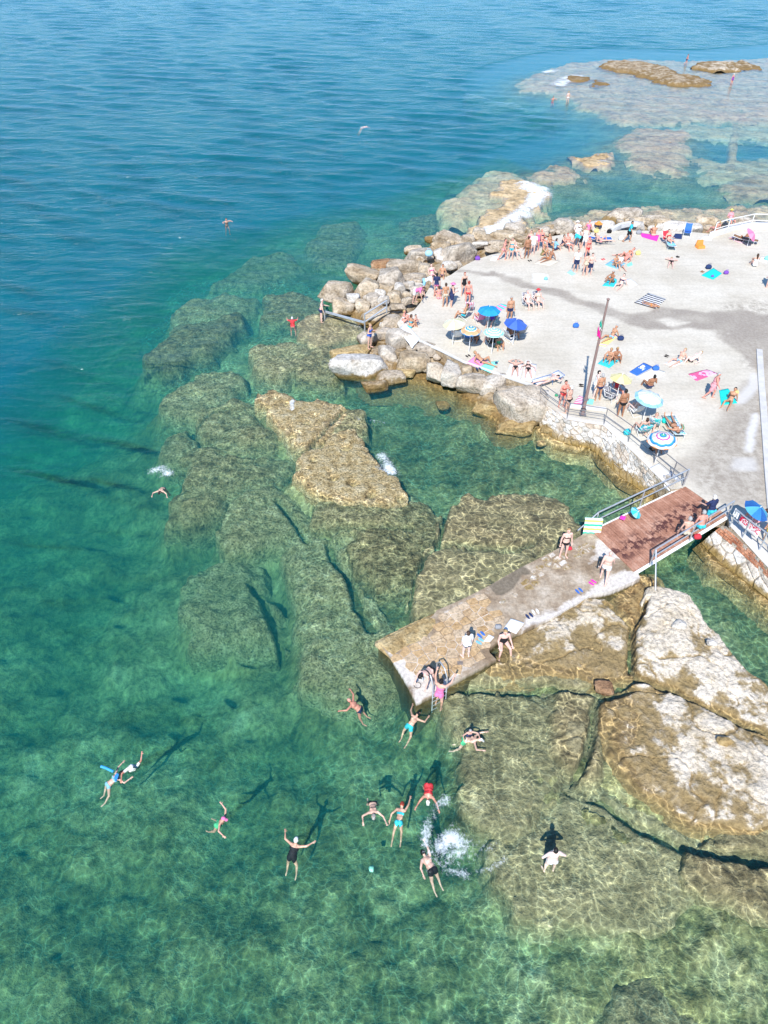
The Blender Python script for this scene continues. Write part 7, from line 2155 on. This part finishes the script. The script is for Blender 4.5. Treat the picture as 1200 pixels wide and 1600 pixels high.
PEOPLE = [
    # the rocks and the outer corner
    ('r', 135, 735, 'leanrail', 90, 'mid', 'a', trunks('navy'), 'grey:W', 'person in navy trunks wading at the sea end of the bent handrail', -.12),
    ('r', 588, 978, 'phone', 60, 'slim', 'b', suit('blue'), 'bun:l', 'person in a blue swimsuit standing on a boulder holding something dark', .62),
    ('s', 190, 640, 'chair', 20, 'mid', 'a', bikini('pink'), 'hair:n', 'person in a pink bikini sitting on the rocks', .85), ('s', 275, 645, 'chair', 350, 'mid', 'c', trunks('navy'), 'hair:k', 'tanned person in navy trunks sitting beside the draped rock', .85),
    ('s', 125, 745, 'bend', 270, 'mid', 'a', [('shirt', 'white'), ('shorts', 'sky')], 'hair:n', 'person in pale blue shorts and white top bending over'), ('s', 50, 830, 'bend', 300, 'mid', 'b', [('shirt', 'pink'), ('shorts', 'white')], 'hair:n', 'person in a pink top and white shorts bending near the rocks'),
    ('s', 225, 780, 'stand', 180, 'slim', 'b', [('shirt', 'navy'), ('briefs', 'pink')], 'hair:k', 'person in a navy top with bare legs, back to the view'), ('s', 300, 868, 'stand', 190, 'mid', 'c', trunks('beige'), 'hair:n', 'tanned person in beige trunks standing with the back turned'),
    ('s', 355, 868, 'phone', 100, 'heavy', 'b', [('dress', 'navy')], 'sunhat:pink', 'person in a navy dress with a pink hat'), ('s', 250, 800, 'knees', 200, 'slim', 'e', bikini('rose'), 'hair:n', 'sunburnt person crouching behind the one in beige trunks'),
    ('s', 458, 775, 'stand', 20, 'slim', 'b', suit('black'), 'hair:r', 'child in a black swimsuit with red hair'), ('s', 492, 850, 'stand', 180, 'mid', 'e', brief('red'), 'hair:r', 'sunburnt person standing behind the red striped chair'),
    ('r', 900, 745, 'knees', 90, 'slim', 'e', bikini('white'), 'hair:l', 'sunburnt person sitting above the big white towel'), ('r', 965, 790, 'knees', 120, 'slim', 'c', bikini('turq'), 'hair:n', 'tanned dark haired person sitting above the big white towel'), ('r', 1010, 835, 'phone', 60, 'slim', 'b', bikini('red'), 'hair:k', 'dark haired person squatting low at the corner of the big white towel', 0.75, .75),
    # parasol cluster
    ('D', 240, 320, 'chair', 250, 'mid', 'c', trunks('turq'), 'hair:n', 'tanned person in the turquoise beach chair'), ('D', 375, 345, 'chair', 200, 'mid', 'e', bikini('coral'), 'hair:n', 'person in coral in the pink beach chair'),
    ('D', 480, 370, 'chair', 330, 'mid', 'b', suit('purple'), 'hair:k', 'person in a purple swimsuit under the bright blue parasol'), ('D', 628, 335, 'stand', 10, 'heavy', 'c', trunks('navy'), 'grey:g', 'tanned grey haired person standing behind the royal blue parasol'),
    ('D', 640, 495, 'chair', 120, 'heavy', 'd', brief('black'), 'hair:k', 'deeply tanned person in the white chair left of the royal blue parasol'), ('D', 470, 548, 'chair', 200, 'heavy', 'b', suit('black'), 'hair:n', 'person in a black swimsuit under the mint ringed parasol'),
    ('D', 530, 560, 'knees', 20, 'mid', 'c', suit('green'), 'hair:k', 'person in dark green sitting on the ground under the mint ringed parasol'), ('D', 290, 505, 'chair', 160, 'mid', 'e', trunks('red'), 'hair:g', 'person in red trunks in the blue chair under the orange ringed parasol'),
    ('D', 182, 495, 'chair', 190, 'mid', 'b', bikini('red'), 'hair:n', 'person in a red bikini in the white chair under the pale lemon parasol'), ('D', 350, 500, 'knees', 330, 'slim', 'd', trunks('navy'), 'hair:k', 'dark tanned child sitting on the ground in the parasol shade'),
    ('D', 785, 218, 'chair', 20, 'mid', 'a', bikini('white'), 'hair:g', 'person in white in the black and white chair'), ('D', 872, 210, 'chair', 15, 'mid', 'a', bikini('beige'), 'sunhat:red', 'pale person in a red hat stretched in a beach chair'),
    # pool rim
    ('D', 400, 690, 'recline', 60, 'mid', 'c', brief('navy'), 'hair:l', 'tanned person reclining with raised knees on the pink towel'), ('D', 682, 745, 'handshead', 10, 'mid', 'b', brief('black'), 'hair:n', 'sunbather in black briefs with arms behind the head'), ('D', 790, 760, 'supine', 8, 'mid', 'a', BK, 'sunhat:white', 'sunbather in a black bikini and white hat lying on the back'),
    ('D', 965, 850, 'prone', 62, 'slim', 'a', brief('beige'), 'hair:k', 'dark haired person lying face down on the blue framed sunbed', TZ + .3),
    ('E', 200, 628, 'phone', 20, 'mid', 'e', bikini('red'), 'hair:k', 'person in a red bikini and dark hair at the railing'), ('E', 245, 678, 'stand', 230, 'heavy', 'b', brief('black'), 'grey:W', 'white haired person in black briefs at the railing'),
    ('E', 478, 545, 'stand', 80, 'mid', 'w', [('dress', 'white')], 'hair:k', 'person in a white dress beside the flagpole'), ('E', 508, 572, 'stand', 200, 'mid', 'c', brief('navy'), 'hair:g', 'tanned person in navy briefs beside the flagpole'),
    ('E', 665, 520, 'chair', 10, 'mid', 'e', suit('red'), 'cap:red', 'person in a red cap under the butter yellow parasol'), ('E', 700, 708, 'stand', 190, 'heavy', 'd', brief('black'), 'hair:k', 'deeply tanned person in black briefs, back turned, before the butter yellow parasol'),
    ('E', 945, 490, 'chair', 190, 'heavy', 'd', brief('navy'), 'hair:k', 'deeply tanned person sitting behind the icy blue parasol'), ('E', 828, 690, 'chair', 200, 'heavy', 'a', bikini('white'), 'cap:white', 'person in a white cap in the white chair at the railing'),
    ('E', 880, 860, 'chair', 190, 'mid', 'b', suit('turq'), 'hair:n', 'person with dark hair in the turquoise covered chair'), ('E', 975, 810, 'recline', 330, 'heavy', 'b', bikini('turq'), 'hair:l', 'person in a turquoise bikini reclining by the rainbow parasol'), ('E', 1155, 800, 'supine', 178, 'mid', 'c', bikini('brown'), 'hair:n', 'person in brown lying on the sunbed behind the rainbow parasol', TZ + .3),
    ('E', 980, 1000, 'knees', 30, 'mid', 'd', trunks('black'), 'hair:k', 'person sitting in the shade of the rainbow parasol'),
    # middle of the terrace
    ('F', 702, 558, 'walk', 70, 'heavy', 'e', [('dress', 'rose')], 'grey:g', 'grey haired person in a dusty pink dress walking'), ('F', 872, 592, 'legsout', 320, 'slim', 'c', bikini('brown'), 'hair:k', 'dark haired person sitting with legs out on the teal towel'),
    ('F', 440, 246, 'legsout', 300, 'mid', 'b', trunks('sky'), 'hair:l', 'light haired person sitting on bare concrete, left of the pair'), ('F', 540, 243, 'recline', 280, 'mid', 'w', brief('black'), 'hair:l', 'pale person lying on bare concrete, right of the pair'),
    ('E', 628, 44, 'legsout', 300, 'slim', 'c', trunks('sky'), 'hair:g', 'tanned person sitting on the yellow towel reading'), ('E', 610, 238, 'knees', 320, 'slim', 'c', brief('red'), 'hair:l', 'tanned person on the cyan towel, the left of the two'), ('E', 655, 232, 'knees', 10, 'slim', 'd', brief('brown'), 'hair:l', 'deeply tanned person on the cyan towel, the right of the two'),
    ('B', 1068, 662, 'knees', 300, 'mid', 'd', brief('black'), 'hair:g', 'tanned person sitting on the turquoise towel beyond the flagpole'), ('B', 1142, 692, 'legsout', 320, 'mid', 'a', bikini('navy'), 'hair:k', 'pale dark haired person sitting right of the turquoise towel'),
    ('B', 1088, 520, 'knees', 30, 'mid', 'c', trunks('beige'), 'hair:n', 'tanned person sitting at the left of the light blue towel'), ('B', 1135, 525, 'legsout', 0, 'mid', 'b', [('shirt', 'white'), ('shorts', 'sky')], 'hair:n', 'person in a white shirt sitting on the light blue towel'), ('B', 1175, 480, 'recline', 300, 'mid', 'e', suit('coral'), 'hair:n', 'person in coral reclining behind the light blue towel'),
    ('C', -10, 440, 'recline', 280, 'mid', 'e', bikini('orange'), 'hair:r', 'person in orange lying by the colourful pile'),
    ('B', 755, 572, 'stand', 350, 'mid', 'b', [('shirt', 'white'), ('shorts', 'navy')], 'hair:n', 'person in a white shirt and navy shorts standing mid terrace'), ('B', 833, 602, 'stand', 200, 'slim', 'b', suit('beige'), 'hair:k', 'slim dark haired person in beige standing mid terrace'), ('B', 872, 602, 'phone', 10, 'mid', 'a', shorts('navy'), 'hair:n', 'bare chested person in navy shorts standing mid terrace'), ('B', 850, 462, 'stand', 30, 'mid', 'e', bikini('red'), 'hair:r', 'sunburnt person in a red bikini standing behind the mid terrace group'),
    # the crowd along the far rocks
    ('B', 140, 472, 'walk', 60, 'mid', 'e', bikini('rose'), 'hair:n', 'sunburnt person in rose walking at the far rocks'), ('B', 205, 468, 'stand', 350, 'mid', 'b', bikini('turq'), 'hair:k', 'person in a turquoise bikini standing at the far rocks'), ('B', 240, 430, 'chair', 30, 'mid', 'a', bikini('white'), 'hair:l', 'person in white sitting on the far rocks', TZ + .1),
    ('B', 338, 455, 'stand', 190, 'heavy', 'd', brief('brown'), 'hair:n', 'deeply tanned person in brown briefs, back turned, at the far rocks'), ('B', 388, 425, 'stand', 170, 'heavy', 'a', [('shirt', 'white'), ('briefs', 'white')], 'hair:g', 'person in a white shirt among the crowd at the far rocks'), ('B', 425, 392, 'stand', 10, 'mid', 'e', suit('pink'), 'hair:n', 'person in a pink swimsuit among the crowd at the far rocks'),
    ('B', 478, 430, 'knees', 60, 'mid', 'c', suit('olive'), 'hair:l', 'person in olive sitting on the sand coloured towel'), ('B', 535, 468, 'legsout', 300, 'mid', 'd', brief('orange'), 'hair:n', 'deeply tanned person in orange sitting on the sand coloured towel'), ('B', 540, 372, 'chair', 40, 'mid', 'c', trunks('navy'), 'hair:k', 'tanned person in navy sitting behind the sand coloured towel', TZ), ('B', 580, 385, 'knees', 100, 'slim', 'b', [('shirt', 'sky'), ('shorts', 'navy')], 'hair:k', 'person in a pale blue shirt crouching behind the sand coloured towel'),
    ('B', 470, 340, 'chair', 20, 'mid', 'e', bikini('navy'), 'hair:l', 'person in a navy bikini sitting up on the rocks behind the crowd', TZ + .25), ('B', 360, 350, 'chair', 330, 'slim', 'b', bikini('pink'), 'bun:n', 'slim person in pink sitting up on the rocks behind the crowd', TZ + .2),
    ('B', 690, 375, 'chair', 20, 'mid', 'e', trunks('white'), 'hair:r', 'sunburnt person sitting with long legs out at the far rocks'), ('B', 645, 350, 'knees', 60, 'mid', 'b', suit('navy'), 'hair:n', 'person in a navy swimsuit crouching at the far rocks'), ('B', 760, 355, 'stand', 20, 'mid', 'b', [('shirt', 'white')] + brief('white'), 'sunhat:white', 'person in a white hat and shirt at the far rocks'), ('B', 825, 372, 'stand', 340, 'mid', 'a', [('dress', 'white')], 'hair:k', 'person in a long white dress at the far rocks'), ('B', 790, 375, 'bend', 100, 'mid', 'b', [('shirt', 'turq'), ('shorts', 'black')], 'hair:n', 'person in a turquoise top and black shorts bending at the far rocks'),
    ('B', 855, 255, 'chair', 330, 'mid', 'e', suit('pink'), 'hair:l', 'person in pink sitting on top of the far rocks', TZ + .1), ('B', 770, 268, 'chair', 20, 'mid', 'w', bikini('white'), 'sunhat:white', 'pale person in a white hat sitting on top of the far rocks', TZ + .1),
    ('B', 975, 312, 'recline', 90, 'mid', 'b', bikini('rose'), 'hair:n', 'person in rose on the dark blue sunbed', TZ + .3), ('t', 468, 228, 'walk', 60, 'mid', 'c', [('shirt', 'turq'), ('shorts', 'black')], 'hair:k', 'person in a turquoise shirt and black shorts walking at the far edge'),
    ('C', 222, 262, 'knees', 180, 'heavy', 'c', brief('beige'), 'hair:l', 'tanned light haired person sitting on the magenta towel'), ('C', 345, 340, 'chair', 25, 'mid', 'b', bikini('red'), 'hair:k', 'person in red in the red beach chair'), ('C', 372, 500, 'prone', 20, 'mid', 'a', brief('black'), 'hair:l', 'pale person in black briefs lying face down on the bare far terrace'),
    ('C', 1085, 520, 'knees', 170, 'slim', 'b', suit('white'), 'longhair:n', 'long haired person sitting with the back turned near the right edge', TZ + .06), ('C', 985, 300, 'recline', 280, 'mid', 'd', brief('red'), 'hair:k', 'person in red lying under the tilted pink parasol'), ('C', 868, 165, 'chair', 10, 'mid', 'e', [('shirt', 'rose'), ('shorts', 'sky')], 'sunhat:yellow', 'person in a yellow hat sitting on the far corner kerb', TZ + .05),
    ('C', 742, 250, 'chair', 200, 'slim', 'e', brief('orange'), 'hair:l', 'sunburnt person sitting at the far edge left of the far handrail', TZ), ('C', 210, 862, 'supine', 130, 'slim', 'c', brief('orange'), 'hair:l', 'tanned small person lying on the black and white striped towel', TZ + .03, .7), ('C', 1195, 705, 'stand', 200, 'heavy', 'b', [('shirt', 'grey'), ('shorts', 'navy')], 'hair:k', 'person in grey and navy cut by the right edge of the view'),
    # bridge and pier
    ('w', 345, 640, 'leanrail', 200, 'mid', 'b', [('shirt', 'navy'), ('shorts', 'turq')], 'grey:W', 'white haired person in a navy shirt and turquoise shorts on the footbridge', 1.0), ('w', 235, 770, 'perch', 190, 'mid', 'e', shorts('turq'), 'hair:g', 'bare backed person in turquoise shorts perched on the front bridge rail', .92), ('w', 55, 850, 'perch', 175, 'slim', 'b', brief('beige'), 'hair:g', 'slim bare backed person perched at the pier end of the front bridge rail', .78),
    ('w', 960, 640, 'chair', 200, 'heavy', 'e', [('dress', 'rose')], 'hair:n', 'person in pink under the blue and aqua parasol', TZ), ('w', 1100, 850, 'stand', 330, 'mid', 'c', [('shirt', 'black'), ('shorts', 'yellow')], 'hair:k', 'person in black and yellow cut by the right edge beside the pipe railing', TZ),
    ('G', 68, 525, 'stand', 10, 'mid', 'a', BK, 'hair:l', 'blond person in a black bikini at the back of the pier', PZ + .12), ('G', 290, 655, 'walk', 160, 'heavy', 'a', trunks('white'), None, 'bald person in white trunks walking onto the footbridge', PZ + .12), ('H', 520, 582, 'stand', 200, 'heavy', 'w', [('shirt', 'white'), ('briefs', 'navy')], 'hair:n', 'person in a white top and navy briefs standing on the pier paving', PZ + .05, .9),
    ('H', 725, 505, 'seatwall', 10, 'heavy', 'a', suit('black'), 'hair:l', 'person in a black swimsuit sitting on the pier edge with legs over the rocks', PZ + .06), ('H', 320, 735, 'bend', 40, 'mid', 'a', BK, 'longhair:k', 'dark haired person in a black bikini bending towards the ladder', PZ + .03), ('H', 372, 838, 'climb', 155, 'mid', 'b', suit('pink'), 'bun:k', 'person in a pink swimsuit climbing the ladder out of the water', -.25),
]
for row in PEOPLE:
    zn, u, v, pose, face, build, skin, wear, hair, lab = row[:10]
    z = row[10] if len(row) > 10 else None
    person(zn, u, v, pose, face, build, skin, wear, hair, lab, z, row[11] if len(row) > 11 else 1.0)

SWIMMERS = [
    ('I', 190, 190, 'star', 75, 'heavy', 'e', brief('navy'), None, 'bald tanned swimmer with arms and legs spread off the pier tip', -.02), ('I', 555, 325, 'breast', 38, 'mid', 'b', trunks('turq'), 'hair:k', 'swimmer in turquoise trunks heading for the ladder', -.02), ('I', 985, 375, 'tread', 10, 'slim', 'b', suit('navy'), 'hair:g', 'child with raised arms beside the swimmer in green trunks', .10, .8), ('I', 955, 425, 'breast', 100, 'mid', 'a', trunks('lime'), 'cap:white', 'swimmer in green and yellow trunks and a white cap', -.02),
    ('J', 600, 165, 'hunch', 185, 'heavy', 'e', suit('red'), 'cap:white', 'swimmer in a red swimsuit with the face down in the water', .0), ('J', 195, 285, 'breast', 176, 'mid', 'a', brief('black'), 'hair:g', 'pale swimmer in black briefs coming towards the view with arms wide', -.02), ('J', 385, 420, 'crawl', 12, 'slim', 'b', bikini('turq'), 'hair:r', 'red haired swimmer with one arm stretched up', -.02), ('J', 625, 765, 'crawl', 330, 'heavy', 'a', trunks('black'), 'hair:k', 'dark haired swimmer surfacing beside the big splash', -.03),
    ('K', 262, 170, 'reach', 20, 'mid', 'e', [('shirt', 'white'), ('briefs', 'navy')], 'cap:white', 'swimmer in a white top and cap with one arm raised', .0), ('K', 150, 258, 'breast', 50, 'slim', 'a', bikini('sky'), 'hair:k', 'dark haired swimmer with a blue noodle', -.02), ('K', 693, 445, 'reach', 60, 'mid', 'b', suit('lime'), 'cap:pink', 'swimmer in a green swimsuit and pink cap', -.02), ('K', 1058, 610, 'star', 345, 'heavy', 'b', suit('black'), 'grey:W', 'white haired swimmer in a black swimsuit with arms spread', -.01),
    ('N', 99, 958, 'breast', 180, 'mid', 'a', brief('navy'), 'hair:k', 'swimmer near the reef kicking up spray behind the feet', -.03), ('X', 353, 345, 'tread', 30, 'mid', 'b', bikini('black'), 'hair:k', 'lone swimmer upright in the open blue water', .05), ('X', 565, 198, 'crawl', 75, 'mid', 'w', brief('white'), 'cap:white', 'farthest swimmer, a pale streak in the open sea', .02),
    ('N', 710, 185, 'tread', 185, 'heavy', 'e', [('shirt', 'red')], 'hair:W', 'bather in red up to the chest off the bent handrail', .15),
    ('L', 288, 520, 'akimbo', 185, 'heavy', 'w', brief('white'), 'hair:k', 'pale bather standing waist deep with hands on hips', -.52), ('O', 832, 148, 'walk', 80, 'mid', 'e', trunks('navy'), 'hair:n', 'outermost bather walking on the far reef flat', -.15), ('O', 1034, 240, 'stand', 200, 'mid', 'e', suit('purple'), 'cap:white', 'bather in a white cap standing on the far reef flat', -.2), ('O', 240, 297, 'tread', 10, 'mid', 'e', trunks('red'), 'hair:n', 'bather up to the waist at the edge of the far reef flat', .1), ('O', 303, 322, 'stand', 190, 'mid', 'a', brief('white'), 'hair:l', 'pale bather knee deep at the edge of the far reef flat', -.4),
]
for zn, u, v, pose, face, build, skin, wear, hair, lab, z, *sz in SWIMMERS:
    if pose in ('breast', 'crawl', 'star', 'reach', 'hunch') and zn != 'X': z -= .09
    person(zn, u, v, pose, face, build, skin, wear, hair, lab, z, (sz[0] if sz else 1.0) * (.84 if zn in 'IJKN' else .92))


# ---------------------------------------------------------------- foam and spray: countless bubbles, one object for each patch
def foam_material():
    """lacy froth: white where the bubbles are dense, open water between them"""
    t = NT('sea_foam')
    v = t.pos()
    dens = t.attr('dens').outputs['Fac']
    wv_ = t.n('ShaderNodeTexNoise', noise_dimensions='2D', inputs={'Scale': 2.5, 'Detail': 3.0}); t.l(v, wv_.inputs['Vector'])
    ad = t.n('ShaderNodeVectorMath', operation='MULTIPLY_ADD'); t.l(wv_.outputs['Color'], ad.inputs[0]); ad.inputs[1].default_value = (.1, .1, 0); t.l(v, ad.inputs[2])
    fs_ = t.attr('grain').outputs['Fac']
    sc = t.n('ShaderNodeVectorMath', operation='SCALE'); t.l(ad.outputs[0], sc.inputs[0]); t.l(fs_, sc.inputs['Scale'])
    n1 = t.noise2(sc.outputs[0], 9.0, 8, .82, 0)
    a = t.math('ADD', t.math('MULTIPLY', dens, 1.15), t.math('MULTIPLY', t.math('SUBTRACT', n1, .60), 3.2))
    a = t.ramp(a, [(.2, 0.0), (.7, .45), (1.0, .75)])
    t.finish((.82, .86, .88), .7, t.bump(n1, .25, .02), .2)
    tr = t.n('ShaderNodeBsdfTransparent')
    mx = t.n('ShaderNodeMixShader'); t.l(a, mx.inputs[0]); t.l(tr.outputs[0], mx.inputs[1]); t.l(t.bsdf.outputs[0], mx.inputs[2]); t.l(mx.outputs[0], t.out.inputs['Surface'])
    return t.mat


M_FOAM = foam_material()


def foam(label, spots, seed, name='foam'):
    """spots: (zone, polyline, spread in metres, amount, unused, height): a thin froth sheet lying on the water, heaped where it splashes"""
    lines = [([tuple(ground(zn, u, v, 0.0)[:2]) for u, v in pts], sp_, amt, hg) for zn, pts, sp_, amt, _s, hg in spots]
    P = np.array([p for l_ in lines for p in l_[0]]); m_ = max(l_[1] for l_ in lines) * 3 + .3
    lo, hi = P.min(0) - m_, P.max(0) + m_
    st = max(.05, math.sqrt((hi[0] - lo[0]) * (hi[1] - lo[1]) / 26000.0))
    X, Y = np.meshgrid(np.arange(lo[0], hi[0], st), np.arange(lo[1], hi[1], st))
    dens = np.zeros(X.shape); H = np.zeros(X.shape)
    for pts, sp_, amt, hg in lines:
        d = line_dist(X, Y, pts if len(pts) > 1 else [pts[0], (pts[0][0] + .01, pts[0][1])])
        g = amt * np.exp(-(d / (sp_ * 1.5)) ** 2)
        dens = np.maximum(dens, g); H = np.maximum(H, hg * 1.6 * np.exp(-(d / (sp_ * 1.2)) ** 2))
    gr = 1.0 / max(1.0, (st / .05) ** .8)
    dens = dens * (.85 + .5 * fbm(X * 1.6 * gr, Y * 1.6 * gr, seed + 7, 3))
    Z = .035 + .55 * H * (.55 + .6 * fbm(X * 3 * gr, Y * 3 * gr, seed, 3))
    Z = np.maximum(Z, .03)
    keep = dens > .05
    kq = keep[:-1, :-1] | keep[:-1, 1:] | keep[1:, 1:] | keep[1:, :-1]
    i = np.arange(X.size).reshape(X.shape)
    q = np.stack([i[:-1, :-1][kq], i[:-1, 1:][kq], i[1:, 1:][kq], i[1:, :-1][kq]], 1)
    used = np.unique(q); rm = np.zeros(X.size, int); rm[used] = np.arange(len(used))
    cen = np.array([P[:, 0].mean(), P[:, 1].mean(), 0])
    me = from_arrays(name, np.stack([X.ravel(), Y.ravel(), Z.ravel()], 1)[used] - cen, rm[q])
    add_attr(me, 'dens', dens.ravel()[used]); add_attr(me, 'grain', np.full(len(used), gr))
    return tag(mesh_obj(name, me, M_FOAM, loc=tuple(cen)), label, 'foam', None, 'stuff')


foam('white splash and ring of bubbles behind the surfacing swimmer', [('J', [(700, 640), (760, 560), (820, 620), (740, 680)], .24, 1.35, .035, .10), ('J', [(770, 455), (760, 480)], .1, 0.5, .03, .03), ('J', [(600, 640), (660, 720), (740, 790), (860, 815)], .12, 0.8, .028, .03), ('J', [(580, 600), (580, 480), (640, 360), (720, 280)], .14, 0.8, .024, .01),
     ('J', [(940, 790), (1040, 780), (1150, 705)], .07, 0.65, .024, .01), ('J', [(560, 720), (560, 790), (640, 830)], .06, 0.5, .022, .01), ('J', [(880, 560), (930, 610)], .12, 0.5, .026, .02), ('J', [(840, 680), (1000, 640)], .3, 0.5, .02, .01)], 1)
foam('white spray thrown up by the kicking swimmer', [('N', [(60, 890), (95, 880), (130, 900)], .22, 1.2, .045, .12), ('N', [(95, 915)], .12, 0.5, .03, .05)], 2)
foam('small white wave breaking on the triangular golden rock', [('P', [(425, 320), (440, 345), (460, 380)], .22, 1.3, .05, .08), ('P', [(415, 360), (470, 385)], .25, 0.65, .04, .02)], 3)
foam('white splash on top of the golden rock', [('Q', [(642, 200), (645, 245)], .13, 1.2, .04, .10)], 4)
foam('thin white ripples by the dark wedge of reef', [('Q', [(930, 270), (950, 285)], .1, 0.5, .04, .02), ('Q', [(1010, 290), (1070, 300)], .12, 0.5, .035, .01)], 5)
foam('line of white surf down the side of the low rock tongue', [('X', [(846, 298), (832, 318), (815, 335), (790, 352), (765, 362)], .7, 1.5, .12, .45), ('X', [(820, 290), (845, 305)], .9, 1.3, .12, .45)], 6)
foam('white surf around the small brown rock on the far reef', [('O', [(270, 235), (300, 215), (340, 200)], 1.0, 1.3, .16, .08), ('O', [(215, 180), (245, 172)], .7, 1.2, .14, .05)], 7)
foam('white surf on the long brown rock far out', [('O', [(690, 185), (720, 178)], .7, 0.65, .15, .3), ('O', [(475, 172), (495, 170)], .5, 0.5, .13, .1), ('O', [(900, 130), (940, 126)], .6, 0.5, .14, .1)], 8)
foam('white foam at the foot of the lone pale rock', [('O', [(425, 575), (470, 578)], .35, 0.65, .12, .05)], 9)
foam('foam washing against the ochre boulder', [('r', [(160, 1110), (200, 1120)], .2, 0.5, .05, .04), ('r', [(370, 770), (490, 790)], .15, 0.5, .045, .02)], 10)
